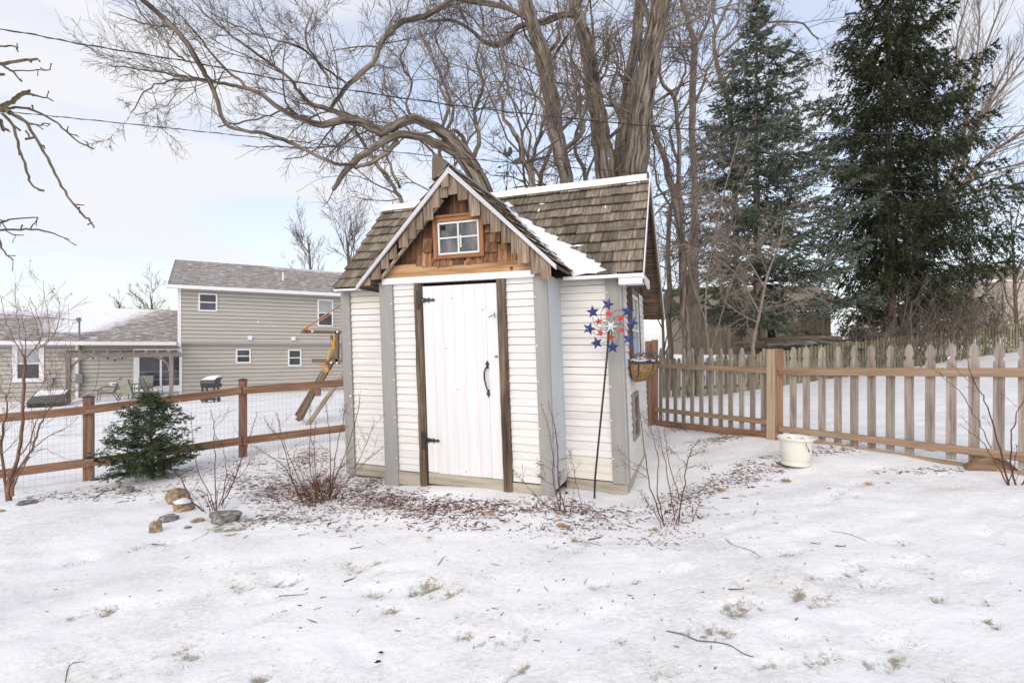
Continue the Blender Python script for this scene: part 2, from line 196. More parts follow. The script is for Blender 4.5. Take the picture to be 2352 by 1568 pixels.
# ------------------------------------------------------------------ mesh builder
def V3(p): return np.array(p, float)
def unit(v):
    v = V3(v); n = np.linalg.norm(v); return v/(n if n > 1e-9 else 1)
class B:
    def __init__(s): s.V = []; s.Fl = []; s.Ft = []; s.G = []; s.Rn = []; s.Mi = []; s.n = 0; s.T = {}
    def add(s, v, faces, g, rnd=None, m=0):
        v = np.asarray(v, float); k = len(v)
        s.V.append(v); s.G.append(np.asarray(g, float)); s.Rn.append(np.full(k, random.random() if rnd is None else rnd) if not hasattr(rnd, '__len__') else np.asarray(rnd, float))
        for f in faces: s.Fl.extend([i+s.n for i in f]); s.Ft.append(len(f)); s.Mi.append(m)
        s.n += k
    def addarr(s, v, idx, g, rn, m=0):
        k = idx.shape[1]; s.V.append(v); s.G.append(g); s.Rn.append(rn); s.Fl.extend((idx+s.n).ravel().tolist()); s.Ft.extend([k]*len(idx)); s.Mi.extend([m]*len(idx)); s.n += len(v)
    def gcf(s, v, g):
        g = unit(g); a = unit(np.cross(g, (0.0312, .0171, 1) if abs(g[2]) < .9 else (1, .02, .03))); c = np.cross(g, a)
        v = np.asarray(v, float); return np.stack([v@g, v@a, v@c], 1)+rs.rand(3)*20
    def box(s, c, x, y, z, m=0, rnd=None):
        c, x, y, z = map(V3, (c, x, y, z)); pts = [c+i*x+j*y+k*z for k in (-1, 1) for j in (-1, 1) for i in (-1, 1)]
        ls = [np.linalg.norm(q) for q in (x, y, z)]; g = (x, y, z)[int(np.argmax(ls))]
        fc = [(0, 2, 3, 1), (4, 5, 7, 6), (0, 1, 5, 4), (2, 6, 7, 3), (0, 4, 6, 2), (1, 3, 7, 5)]
        if np.dot(np.cross(x, y), z) < 0: fc = [f[::-1] for f in fc]
        s.add(pts, fc, s.gcf(pts, g), rnd, m)
    def bar(s, p0, p1, wd, th, up=(0, 0, 1), m=0, rnd=None):
        p0, p1 = V3(p0), V3(p1); d = unit(p1-p0); a = unit(np.cross(d, up)); b_ = np.cross(a, d)
        s.box((p0+p1)/2, (p1-p0)/2, a*th/2, b_*wd/2, m, rnd)
    def prism(s, poly, ext, g=None, m=0, rnd=None, gc=None):
        poly = [V3(p) for p in poly]; k = len(poly); e = V3(ext); nn = np.zeros(3)
        for i in range(k): nn += np.cross(poly[i], poly[(i+1) % k])
        if np.dot(nn, e) > 0: poly = poly[::-1]
        pts = poly+[p+e for p in poly]
        fc = [tuple(range(k)), tuple(range(2*k-1, k-1, -1))]+[(i, i+k, (i+1) % k+k, (i+1) % k) for i in range(k)]
        if g is None: g = poly[1]-poly[0]
        s.add(pts, fc, s.gcf(pts, g), rnd, m)
    def tube(s, pts, rad, n=None, m=0, rnd=None, cap=False):
        pts = np.asarray(pts, float); rad = np.asarray(rad, float)*np.ones(len(pts)); mxr = rad.max()
        if n is None: n = 10 if mxr > .08 else 7 if mxr > .03 else 5 if mxr > .012 else 3
        s.T.setdefault((len(pts), n, m, cap), []).append((pts, rad, random.random() if rnd is None else rnd))
    def flush(s):
        for (k, n, m, cap), L in s.T.items():
            P = np.array([a[0] for a in L]); Rr = np.array([a[1] for a in L]); rn = np.array([a[2] for a in L]); Nn = len(L)
            t = np.gradient(P, axis=1); t /= np.maximum(np.linalg.norm(t, axis=2, keepdims=True), 1e-9)
            mean = t.mean(1); ref = np.where(np.abs(mean[:, 2:3]) > .8, [[1., .1, 0]], [[0.05, 0.02, 1.]])[:, None, :]
            a = np.cross(t, ref); a /= np.maximum(np.linalg.norm(a, axis=2, keepdims=True), 1e-9); b_ = np.cross(t, a)
            th = np.arange(n)*2*math.pi/n; co, si = np.cos(th), np.sin(th)
            ofs = a[:, :, None, :]*co[None, None, :, None]+b_[:, :, None, :]*si[None, None, :, None]
            v = P[:, :, None, :]+ofs*Rr[:, :, None, None]
            cl = np.concatenate([np.zeros((Nn, 1)), np.cumsum(np.linalg.norm(np.diff(P, axis=1), axis=2), 1)], 1)+rn[:, None]*37
            g = np.stack([np.broadcast_to(cl[:, :, None], (Nn, k, n)), Rr[:, :, None]*co, Rr[:, :, None]*si], -1)
            i = np.arange(Nn)[:, None, None]*k*n; j = np.arange(k-1)[None, :, None]*n; q = np.arange(n)[None, None, :]; q2 = (q+1) % n
            idx = np.stack([i+j+q2, i+j+q, i+j+n+q, i+j+n+q2], -1).reshape(-1, 4)
            s.addarr(v.reshape(-1, 3), idx, g.reshape(-1, 3), np.repeat(rn, k*n), m)
            if cap:
                base = s.n-Nn*k*n
                for r_ in range(Nn):
                    o = base+r_*k*n
                    s.Fl.extend(range(o, o+n)); s.Ft.append(n); s.Mi.append(m)
                    s.Fl.extend(range(o+k*n-1, o+(k-1)*n-1, -1)); s.Ft.append(n); s.Mi.append(m)
        s.T = {}
    def build(s, name, mats, parent=None, smooth=False, bevel=0, extra=None):
        s.flush()
        v = np.concatenate(s.V) if s.V else np.zeros((0, 3))
        if parent is not None: v = v-OFF[parent.name]
        me = bpy.data.meshes.new(name); ft = np.array(s.Ft, np.int32)
        me.vertices.add(len(v)); me.loops.add(len(s.Fl)); me.polygons.add(len(ft))
        me.vertices.foreach_set('co', v.astype(np.float32).ravel())
        me.loops.foreach_set('vertex_index', np.array(s.Fl, np.int32))
        me.polygons.foreach_set('loop_start', np.concatenate([[0], np.cumsum(ft)[:-1]]).astype(np.int32))
        if not isinstance(mats, (list, tuple)): mats = [mats]
        for q in mats: me.materials.append(M[q])
        me.polygons.foreach_set('material_index', np.array(s.Mi, np.int32))
        me.polygons.foreach_set('use_smooth', np.full(len(ft), bool(smooth)))
        me.update(calc_edges=True)
        a = me.attributes.new('gc', 'FLOAT_VECTOR', 'POINT'); a.data.foreach_set('vector', np.concatenate(s.G).astype(np.float32).ravel())
        a = me.attributes.new('rnd', 'FLOAT', 'POINT'); a.data.foreach_set('value', np.concatenate(s.Rn).astype(np.float32))
        if extra:
            for kk, arr in extra.items():
                a = me.attributes.new(kk, 'FLOAT', 'POINT'); a.data.foreach_set('value', np.asarray(arr, np.float32))
        o = bpy.data.objects.new(name, me); C.objects.link(o)
        if parent is not None: o.parent = parent; OFF[o.name] = OFF[parent.name]
        else: OFF[o.name] = np.zeros(3)
        if bevel:
            bm = o.modifiers.new('bevel', 'BEVEL'); bm.width = bevel; bm.segments = 1; bm.limit_method = 'ANGLE'; bm.angle_limit = R(40)
        return o
def tag(o, label, cat, group=None, kind=None):
    if label: o['label'] = label
    if cat: o['category'] = cat
    if group: o['group'] = group
    if kind: o['kind'] = kind
    return o
OFF = {}
def thing(name, loc, label, cat, group=None):
    o = bpy.data.objects.new(name, None); C.objects.link(o); o.location = loc; OFF[o.name] = V3(loc); o.empty_display_size = .1
    return tag(o, label, cat, group)
def struct(o): o['kind'] = 'structure'; return o
def subpart(o, par):   # make o (world = par's root space) a child of part par
    o.parent = par; return o

# ------------------------------------------------------------------ picture measurements -> places
def at(px, py, Y): return V3(((px-CX)/F*Y, Y, H+(HY-py)/F*Y))
PTS = [(1165, 1127, 4.57), (890, 1113, 5.04), (1440, 1132, 4.63), (1500, 1022, 6.4), (1780, 1007, 5.7), (2340, 1080, 4.05), (200, 1106, 5.95), (557, 1047, 6.4),
       (800, 1100, 5.7), (793, 1010, 7.0), (1176, 1568, 2.0), (0, 1568, 2.17), (2352, 1568, 1.76), (0, 1160, 4.75), (490, 1170, 4.42), (700, 1152, 4.5), (1828, 1068, 4.6),
       (700, 972, 10), (480, 921, 19), (300, 915, 21), (160, 930, 20), (0, 928, 19.5), (785, 899, 27), (620, 904, 25), (1850, 878, 15.5), (2100, 842, 18.2), (2300, 811, 19.6),
       (1600, 909, 14.6), (1600, 960, 8.5), (2200, 950, 7), (2352, 900, 8), (2352, 806, 20.5)]
cp = [at(*q) for q in PTS]+[V3(q) for q in [(0, 60, .2), (40, 60, 4), (-60, 60, -1.5), (-40, 20, -1.3), (40, 12, 2.6), (18, 3, 1.1), (-15, 3, -.9), (0, -10, 0), (-10, -10, -.5), (10, -10, .5), (0, 12, -.05), (0, 200, 1), (-200, 200, -1), (200, 200, 8), (-200, 0, -2), (200, 0, 8)]]
cp = np.array(cp); CPX = cp[:, :2]
def phi(d2): return np.sqrt(d2+.16)
A_ = phi(((CPX[:, None]-CPX[None])**2).sum(-1)); n_ = len(cp)
K_ = np.zeros((n_+1, n_+1)); K_[:n_, :n_] = A_-np.eye(n_)*.02; K_[:n_, n_] = 1; K_[n_, :n_] = 1
W_ = np.linalg.solve(K_, np.concatenate([cp[:, 2], [0]]))
def Tz(x, y):
    x = np.asarray(x, float); y = np.asarray(y, float); sh = x.shape; q = np.stack([x.ravel(), y.ravel()], 1)
    z = np.zeros(len(q))
    for i in range(0, len(q), 20000):
        qq = q[i:i+20000]; z[i:i+20000] = phi(((qq[:, None]-CPX[None])**2).sum(-1))@W_[:n_]+W_[n_]
    return z.reshape(sh)
def T1(x, y): return float(Tz([x], [y])[0])
def g(px, py):
    lo, hi = .6, 60.
    for _ in range(26):
        mid = (lo+hi)/2; p = at(px, py, mid)
        if p[2] > T1(p[0], p[1]): lo = mid
        else: hi = mid
    return at(px, py, (lo+hi)/2)
def onground(x, y, dz=0): return V3((x, y, T1(x, y)+dz))
# ------------------------------------------------------------------ ground
def axis(lo, hi, d, far, gr=1.12):
    a = list(np.arange(lo, hi, d)); s_ = d; x = a[-1]
    while x < far: s_ *= gr; x += s_; a.append(x)
    s_ = d; x = lo; pre = []
    while x > -far: s_ *= gr; x -= s_; pre.append(x)
    return np.array(pre[::-1]+a)
gx = axis(-7.5, 6.5, .05, 350); gy = axis(1.2, 8.5, .05, 350)
GX, GY = np.meshgrid(gx, gy); GZ = Tz(GX, GY)
near = np.clip(1-np.maximum(0, np.hypot(GX/9, (GY-5)/9)-1)*1.5, 0, 1)
def nz(x, y, s_, o=0):   # cheap smooth noise by random sines
    r_ = np.random.RandomState(int(o)); z = 0
    for k in range(9):
        an = r_.rand()*6.28; fr = s_*(.6+r_.rand()*1.1); z = z+np.sin((x*math.cos(an)+y*math.sin(an))*fr+r_.rand()*6.28)
    return z/9
GZ = GZ+near*(nz(GX, GY, 3.0, 1)*.035+nz(GX, GY, 9, 2)*.018+nz(GX, GY, 24, 3)*.006)
worn = np.zeros_like(GX); dirt = np.zeros_like(GX)
WORN = [(700,1190,60,18),(860,1371,45,15),(870,1405,60,11),(1080,1440,45,22),(1200,1475,60,22),(1425,1463,40,18),(1715,1395,60,28),(1850,1370,50,20),(1950,1300,32,14),(2040,1295,45,18),(2075,1245,32,12),(2200,1375,45,22),(2280,1432,55,22),(1940,1140,40,9),(540,1345,60,14),(240,1410,60,18),(640,1335,50,14),(330,1255,40,14),(1000,1350,70,16),(1640,1440,60,20),(520,1210,60,12),(1150,1540,90,20),(1900,1520,120,30),(650,1545,90,22),(1440,1330,60,18),(400,1500,90,20),(1780,1275,50,14),(2260,1560,90,25),(150,1290,50,12),(830,1300,60,14),(1500,1540,80,22),(1330,1250,60,14)]
GRS = []
for px, py, rx, ry in WORN:
    c = g(px, py); a = rx/F*c[1]; b_ = max(ry/F*c[1]*c[1]/1.3, .05); am = random.uniform(.55, 1.15)
    for _ in range(random.randint(3, 7)):
        ox, oy = random.gauss(0, .6)*a, random.gauss(0, .6)*b_; q1, q2 = a*random.uniform(.18, .50), b_*random.uniform(.16, .42); an = random.uniform(-.5, .7)
        dx_, dy_ = GX-c[0]-ox, GY-c[1]-oy; d2 = ((dx_*math.cos(an)+dy_*math.sin(an))/q1)**2+((-dx_*math.sin(an)+dy_*math.cos(an))/q2)**2
        e_ = np.exp(-d2); worn = np.maximum(worn, e_*am); GZ = GZ-e_*.02*near; GRS.append((c[0]+ox, c[1]+oy, q1, q2, an, am))
MULCH = [(620,1130,90,40,1),(720,1120,100,60,1),(880,1150,120,40,1),(1000,1165,110,35,.85),(1120,1170,90,30,.75),(560,1100,100,45,.7),(700,1050,70,30,.9),(250,1130,150,25,.55),(450,1080,120,25,.55),(1250,1165,90,28,.5),(1370,1180,90,32,.55),(1560,1130,70,30,.45),(1650,1010,110,15,.8),(1560,985,70,14,.8),(1900,1040,130,10,.65),(1720,1085,80,25,.4),(100,1140,90,20,.4),(2100,1075,120,8,.4),(1300,1215,90,25,.35),(1520,1220,80,30,.4),(860,1105,40,20,1)]
for px, py, rx, ry, k in MULCH:
    c = g(px, py); a = rx/F*c[1]; b_ = max(ry/F*c[1]*c[1]/1.3, .06); dirt = np.maximum(dirt, .8*k*np.exp(-((GX-c[0])/a)**2-((GY-c[1])/b_)**2))
rp_ = np.random.RandomState(5)
for i in range(150):
    x_, y_ = rp_.uniform(-3.6, 4.2), rp_.uniform(1.5, 4.6); a_ = rp_.uniform(-.6, .9); l1, l2 = rp_.uniform(.06, .13), rp_.uniform(.035, .06)
    dx_, dy_ = GX-x_, GY-y_; u_ = (dx_*math.cos(a_)+dy_*math.sin(a_))/l1; v_ = (-dx_*math.sin(a_)+dy_*math.cos(a_))/l2; r2 = u_*u_+v_*v_
    GZ = GZ-(.024*np.exp(-r2)-.005*np.exp(-(np.sqrt(r2)-1.6)**2*3))*rp_.uniform(.4, 1.1); worn = np.maximum(worn, .45*rp_.rand()*np.exp(-r2*1.3))
gb = B(); ny, nx = GX.shape
ii = (np.arange(ny-1)[:, None]*nx+np.arange(nx-1)[None]); idx = np.stack([ii, ii+1, ii+nx+1, ii+nx], -1).reshape(-1, 4)
vv = np.stack([GX, GY, GZ], -1).reshape(-1, 3); gb.addarr(vv, idx, vv, np.zeros(len(vv)))
struct(gb.build('ground', 'snow_ground', smooth=True, extra={'worn': worn.ravel(), 'dirt': dirt.ravel()}))

# ------------------------------------------------------------------ shed
AS = R(21); SU = V3((math.cos(AS), -math.sin(AS), 0)); SV = V3((math.sin(AS), math.cos(AS), 0)); SW = V3((0, 0, 1)); SP = V3((-.106, 4.6, 0))
def Q(u, v, w_): return SP+SU*(u-.04*w_)+SV*v+SW*w_
def onv(px, py, v):   # photo measurement on the shed plane v -> nominal (u, w)
    r = (px-CX)/F; o = SP+SV*v; tt = (r*o[1]-o[0])/(SU[0]-r*SU[1]); Y = o[1]+SU[1]*tt; z = H+(HY-py)/F*Y
    return tt+.04*z, z
def lbox(bd, u0, u1, v0, v1, w0, w1, grain='w', m=0, rnd=None):
    P = [(u, v, w_) for w_ in (w0, w1) for v in (v0, v1) for u in (u0, u1)]
    o = {'u': (0, 1, 2), 'v': (1, 0, 2), 'w': (2, 0, 1)}[grain]; gg = np.array(P)[:, o]+rs.rand(3)*20
    bd.add([Q(*p) for p in P], [(0, 2, 3, 1), (4, 5, 7, 6), (0, 1, 5, 4), (2, 6, 7, 3), (0, 4, 6, 2), (1, 3, 7, 5)], gg, rnd, m)
def siding(bd, fn, a0, a1, w0, w1, course=.068, lip=.013, mfun=None, jag=0, gap=.0035):
    nn = max(1, round((w1-w0)/course)); c = (w1-w0)/nn
    for k in range(nn):
        q0 = w0+k*c; q1 = q0+c; e0, e1 = a0+random.uniform(-jag, jag), a1+random.uniform(-jag, jag); dz = random.uniform(-.002, .002)
        L = lip*random.uniform(.85, 1.2)
        prof = [(0.0, q0+dz+gap), (L, q0+dz+gap), (.003, q1), (0., q1)]
        pts = [fn(e, o_, z_) for e in (e0, e1) for o_, z_ in prof]
        gg = np.array([(e, z_, o_) for e in (e0, e1) for o_, z_ in prof])+rs.rand(3)*20
        bd.add(pts, [(0, 1, 5, 4), (1, 2, 6, 5), (2, 3, 7, 6), (3, 0, 4, 7), (3, 2, 1, 0), (4, 5, 6, 7)], gg, None, mfun(k, nn) if mfun else 0)
shed = thing('garden_shed', tuple(Q(-.4, .9, 0)), 'white garden shed with grey corner posts, white plank door and steep weathered wood shingle roof', 'shed')
fF = lambda a, o, z: Q(a, -o, z); fM = lambda a, o, z: Q(a, .45-o, z); fS = lambda a, o, z: Q(1.09+o, a, z)
# near-black core walls; through the siding gaps they draw painted shadow lines under laps
b = B(); lbox(b, -2.08, 1.07, .47, 2.33, -.02, 2.0); lbox(b, -1.22, .49, .02, .6, .0, 2.0)
w_core = b.build('shade_core', 'dark_hole', shed)
b = B(); siding(b, fM, -2.0, -1.2, .005, 1.985, .070, .016, jag=.006, mfun=lambda k, n: 1 if k in (n-2, n-3) else 0); tag(b.build('siding', ['peeling_paint', 'yellowed_paint'], shed), 'peeling white clapboards with yellowed strip near the top', None)
b = B(); siding(b, fF, -1.10, -.80, .10, 1.975, .069, .012); b.build('siding', 'white_paint', shed)
b = B(); siding(b, fF, .12, .415, .105, 1.975, .069, .012); b.build('siding', 'white_paint', shed)
b = B(); siding(b, fM, .52, .99, .075, 1.99, .072, .014, mfun=lambda k, n: 1 if k < 3 else 0); b.build('siding', ['white_paint', 'yellowed_paint'], shed)
b = B(); siding(b, fS, .52, 2.34, .06, 2.0, .072, .014, mfun=lambda k, n: 1 if k < 5 else 0); b.build('siding', ['white_paint', 'yellowed_paint'], shed)
b = B(); siding(b, lambda a, o, z: Q(-2.1-o, a, z), .5, 2.34, .0, 2.0, .072, .014); b.build('siding', 'white_paint', shed)
# corner posts: folded trim, angled flank + face
def cpost(u0, u1, v, w0, w1, ch, side=-1):
    b = B(); t_ = .035
    if side < 0: prof = [(u0, v-.012), (u0+ch, v-t_), (u1, v-t_), (u1, v+.02), (u0, v+.02)]; sh = 0
    else: prof = [(u0, v+.02), (u0, v-t_), (u1-ch, v-t_), (u1, v-.012), (u1, v+.02)]
    bot = [Q(a, c, w0) for a, c in prof]; top = [Q(a, c, w1) for a, c in prof]; k = len(prof)
    gg = np.array([(w0, a, c) for a, c in prof]+[(w1, a, c) for a, c in prof])
    mi = 0
    b.add(bot+top, [(i, (i+1) % k, (i+1) % k+k, i+k) for i in range(k)]+[tuple(range(k-1, -1, -1)), tuple(range(k, 2*k))], gg)
    o = b.build('corner_post', 'grey_trim', shed)
    for q in (.25, .62, 1.0, 1.35, 1.8):
        s_ = B(); c = Q(u1-.012 if side < 0 else u0+.012, v-t_-.002, q+random.uniform(-.05, .05)); s_.box(c, SU*.006, SV*.003, SW*.006); s_.build('screw', 'trim_white', o)
    return o
cpost(-2.115, -1.975, .45, -.12, 1.985, .06)
cpost(-1.255, -1.085, 0, -.07, 1.99, .085)
cpost(.405, .525, 0, .0, 1.985, .035, 1)
cpost(.965, 1.105, .45, .055, 1.985, .03, 1)
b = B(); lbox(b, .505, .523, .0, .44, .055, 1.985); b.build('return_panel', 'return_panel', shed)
b = B(); lbox(b, 1.088, 1.112, .43, .53, .055, 1.985); b.build('corner_post', 'grey_trim', shed)
# foundation boards
for (u0, u1, v0, v1, w0, w1) in [(-2.09, -1.24, .425, .46, -.125, .0), (-1.085, -.83, -.03, .01, -.03, .095), (-.745, .052, -.022, .01, .005, .115), (.128, .41, -.03, .01, .015, .10), (.52, 1.10, .415, .45, -.04, .068)]:
    b = B(); lbox(b, u0, u1, v0, v1, w0, w1, 'u'); b.build('foundation_board', 'foundation_wood', shed, bevel=.004)
b = B(); lbox(b, 1.075, 1.105, .45, 2.34, -.02, .06, 'v'); b.build('foundation_board', 'foundation_wood', shed)
b = B(); lbox(b, -1.95, -1.5, .44, .62, -.21, -.128, 'u'); lbox(b, -1.42, -1.25, .46, .7, -.21, -.13, 'v'); b.build('foundation_block', 'weathered_brown', shed)
# door frame posts (rough round-edged timber)
for (u0, u1, w0, w1) in [(-.825, -.748, -.045, 1.955), (.053, .135, .0, 1.955)]:
    b = B(); k = 22
    ring = [(0, 0), (.0, -.035), (.012, -.05), (.5, -.055), (.93, -.047), (1, -.03), (1, .01)]
    P = []; G_ = []
    for i in range(k):
        w_ = w0+(w1-w0)*i/(k-1)
        for a, c in ring:
            P.append(Q(u0+(u1-u0)*a+random.uniform(-.0025, .0025), c+random.uniform(-.002, .002), w_)); G_.append((w_, a*.08, c))
    r_ = len(ring); fc = [(i*r_+j, i*r_+(j+1) % r_, (i+1)*r_+(j+1) % r_, (i+1)*r_+j) for i in range(k-1) for j in range(r_)]
    fc += [tuple(range(r_-1, -1, -1)), tuple(range((k-1)*r_, k*r_))]
    b.add(P, fc, np.array(G_)+3*random.random(), .5); b.build('door_post', 'weathered_brown', shed)
# door
door = None; b = B(); n_p = 7; u0, u1 = -.742, .045
for k in range(n_p):
    a0 = u0+(u1-u0)*k/n_p+.0013; a1 = u0+(u1-u0)*(k+1)/n_p-.0013; wb = .118+random.uniform(-.004, .003)
    lbox(b, a0, a1, -.026+random.uniform(-.0015, .0015), .0, wb, 1.925, 'w')
lbox(b, u0, u1, -.0215, .0, .13, 1.92, 'w')
door = b.build('door', 'door_white', shed, bevel=.003)
for wz in (1.79, .43):
    b = B(); f = lambda u, w_: Q(u, -.062, w_); f2 = lambda u, w_: Q(u, -.031, w_)
    b.prism([f(-.790, wz-.085), f(-.76, wz-.085), f(-.752, wz-.07), f(-.757, wz-.03), f(-.757, wz+.03), f(-.752, wz+.07), f(-.76, wz+.085), f(-.79, wz+.085)], SV*.012)
    pr = [(-.765, -.02), (-.72, -.022), (-.68, -.012), (-.668, -.026), (-.655, -.012), (-.63, -.008), (-.622, -.018), (-.60, 0), (-.622, .018), (-.63, .008), (-.655, .012), (-.668, .026), (-.68, .012), (-.72, .022), (-.765, .02)]
    b.prism([f2(u, wz+q) for u, q in pr], SV*-.006)
    b.tube([Q(-.755, -.058, wz-.04), Q(-.755, -.058, wz+.04)], .008, 6, cap=True)
    b.build('hinge', 'black_iron', door)
b = B(); hu = -.072; path = [(0, .135, -.032), (-.006, .12, -.055), (-.018, .08, -.07), (-.016, .02, -.075), (-.006, -.04, -.068), (.0, -.085, -.05), (.002, -.1, -.034)]
b.tube([Q(hu+a, c, 1.02+w_) for a, w_, c in path], [.006, .008, .009, .009, .0075, .006, .006], 6)
for wz, s_ in ((1.165, 1), (.91, -1)):
    b.prism([Q(hu+a, -.030, wz+s_*q) for a, q in ((-.014, -.03), (.014, -.03), (.010, -.005), (.020, .008), (0, .045), (-.020, .008), (-.010, -.005))], SV*-.005)
b.build('handle', 'black_iron', door)
b = B(); b.tube([Q(-.045, -.03, 1.61), Q(.0, -.045, 1.625), Q(.03, -.055, 1.63)], .003, 4); b.tube([Q(.03, -.055, 1.60), Q(.03, -.06, 1.65)], .004, 5); b.tube([Q(.005, -.03, 1.243), Q(.03, -.06, 1.25), Q(.045, -.055, 1.24)], .006, 4); b.build('latch_hook', 'black_iron', door)
b = B()
for u, w_ in ((-.42, 1.80), (-.10, 1.68), (-.39, .93), (-.33, .16), (-.5, 1.32)): b.box(Q(u, -.028, w_), SU*.004, SV*.001, SW*.005)
b.build('knot', 'weathered_brown', door)
# header and gable beam
b = B(); lbox(b, -1.19, .425, -.055, .0, 1.958, 2.02, 'u'); b.build('header_board', 'trim_white', shed, bevel=.004)
b = B(); lbox(b, -1.165, .40, -.030, .0, 2.022, 2.15, 'u'); b.build('gable_beam', 'pine_beam', shed, bevel=.003)
b = B()
for px, py, r_ in ((1109, 629, .012), (1178, 610, .018), (1222, 624, .012), (1080, 638, .009)):
    u, w_ = onv(px-3, py+6, -.03); b.tube([Q(u, -.029, w_), Q(u, -.034, w_)], r_, 9, cap=True)
b.build('knot', 'weathered_brown', shed)
# gable front: ridge line at uG
uG, wG, mG, v0G = -.342, 3.005, .97, -.155
lowW = 2.0
b = B()
k0 = -1.28
while k0 < .60:
    k1 = k0+random.uniform(.10, .17); top = lambda u: wG-.03-mG*abs(u-uG)
    if top((k0+k1)/2) > 2.16:
        ps = [(k0, 2.03), (k1-.002, 2.03)]
        ps += [(k1-.002, max(2.04, top(k1)))]
        if k0 < uG < k1: ps += [(uG, top(uG))]
        ps += [(k0, max(2.04, top(k0)))]
        dv = random.uniform(0, .012); b.prism([Q(u, -.006-dv, w_) for u, w_ in ps], SV*.03, g=SW)
    k0 = k1
b.build('gable_wall', 'dark_board', shed)
# decorative shingles around the window (orange)
b = B()
SH = [(1024,1050,618,602),(1050,1066,618,600),(1069,1076,614,599),(1073,1092,617,598),(1092,1104,615,598),(1107,1135,613,597),(1139,1155,611,596),(1156,1181,609,594),(1184,1214,605,588),
      (1024,1049,600,545),(1183,1213,583,545),(1184,1205,548,520),(1203,1222,560,530),(1216,1240,603,566),(1207,1222,585,560),(1240,1262,600,580),(1183,1200,530,505)]
for x0, x1, yb, yt in SH:
    x0, x1 = [900/1.0884+(x-900/1.0884)*1 if False else x for x in (x0, x1)]
for (cx0, cx1, cyb, cyt) in [(676,780,1250,1090),(780,838,1248,1150),(842,866,1262,1150),(866,948,1250,1160),(950,1008,1236,1155),(1014,1138,1230,1150),(1154,1228,1228,1148),(1234,1348,1216,1140),(1352,1500,1200,1095),
      (1360,1500,1100,885),(1420,1534,990,880),(1505,1610,1190,1000),(690,790,1100,940),(1366,1424,885,800),(1612,1640,1185,1010),(1640,1716,1180,1080),(612,672,1240,1130)]:
    x0, x1, yb, yt = (900+cx0/4.356)/1.0884, (900+cx1/4.356)/1.0884, (380+cyb/4.356)/1.0884, (380+cyt/4.356)/1.0884
    ua, wb = onv(x0, yb, -.03); ub, _ = onv(x1, yb, -.03); _, wt = onv(x0, yt, -.03)
    wb += random.uniform(-.003, .003); d = random.uniform(.0, .008)
    b.prism([Q(ua, -.040-d, wb), Q(ub-.003, -.040-d, wb), Q(ub-.003, -.024, wt), Q(ua, -.024, wt)], SV*.015, g=SW)
b.build('gable_shingles', 'orange_shingle', shed)
# gable window
def gp(cx, cy, v): return onv((900+cx/4.356)/1.0884, (380+cy/4.356)/1.0884, v)
ua, wb = gp(800, 1140, -.06); ub, wt = gp(1350, 1120, -.06); _, wtt = gp(1100, 700, -.06); wb = gp(1080, 1150, -.06)[1]
fw = .045
b = B()
for (p, q, r_, s_, gr) in ((ua, ua+fw*1.0, wb, wtt, 'w'), (ub-fw, ub, wb, wtt, 'w'), (ua+fw, ub-fw, wb, wb+fw*.8, 'u'), (ua+fw, ub-fw, wtt-fw*.8, wtt, 'u')):
    lbox(b, p, q, -.06, -.0, r_, s_, gr)
lbox(b, ua+.02, ub-.10, -.065, 0, wtt+.005, wtt+.03, 'u')
win = b.build('gable_window', 'window_wood', shed, bevel=.003)
sa, sb, sc, sd_ = ua+fw+.004, ub-fw-.004, wb+fw*.8+.003, wtt-fw*.8-.003
b = B(); t_ = .017
for (p, q, r_, s_, gr) in ((sa, sa+t_, sc, sd_, 'w'), (sb-t_, sb, sc, sd_, 'w'), (sa+t_, sb-t_, sc, sc+t_, 'u'), (sa+t_, sb-t_, sd_-t_, sd_, 'u')): lbox(b, p, q, -.05, -.02, r_, s_, gr)
mu = (sa+sb)/2; mw = (sc+sd_)/2+.005
lbox(b, mu-.008, mu+.008, -.047, -.025, sc+t_, sd_-t_, 'w'); lbox(b, sa+t_, mu-.008, -.046, -.026, mw-.007, mw+.007, 'u'); lbox(b, mu+.008, sb-t_, -.046, -.026, mw-.007, mw+.007, 'u')
b.build('sash', 'sash_white', win)
b = B(); lbox(b, sa+t_, sb-t_, -.034, -.03, sc+t_, sd_-t_, 'w'); b.build('pane', 'shed_glass', win)
b = B(); lbox(b, sa+t_+.008, sa+t_+.06, -.036, -.0345, sd_-t_-.055, sd_-t_-.008, 'w'); b.build('dark_patch', 'dark_hole', win)
b = B(); b.tube([Q(mu+.022, -.04, mw-.10), Q(mu+.022, -.04, mw+.005), Q(mu+.022, -.04, mw+.03)], [.010, .009, .001], 6); b.build('latch_peg', 'sash_white', win)
# fringe of hanging shingles following the rakes
b = B()
def fr(cx): return gp(cx, 600, -.12)[0]
FR = [(0,116,1460),(120,226,1392),(230,314,1275),(314,404,1170),(422,526,1046),(516,612,950),(606,690,850),(694,800,750),(790,872,612),(872,955,505),(958,1060,470),(1066,1176,530),(1190,1308,705),(1320,1418,795),(1422,1534,878),(1540,1644,996),(1646,1730,1110),(1718,1848,1218),(1858,1970,1328),(1968,2084,1392),(884,965,388)]
for i, (a, c, yb) in enumerate(FR):
    dv = -.115-(i % 3)*.007-(.02 if i == 20 else 0)
    ua_, w0_ = gp(a, yb, dv); ub_, w1_ = gp(c-3, yb-(c-a)*.03, dv)
    tp = lambda u: wG-.055-mG*abs(u-uG)
    ps = [(ua_, w0_), (ub_, w0_+.004), (ub_, max(tp(ub_), w0_+.02)), (ua_, max(tp(ua_), w0_+.02))]
    if ua_ < uG < ub_: ps.insert(3, (uG, tp(uG)))
    b.prism([Q(u, dv, w_) for u, w_ in ps], SV*.012, g=SW)
b.build('fringe_shingles', 'fringe_shingle', shed)
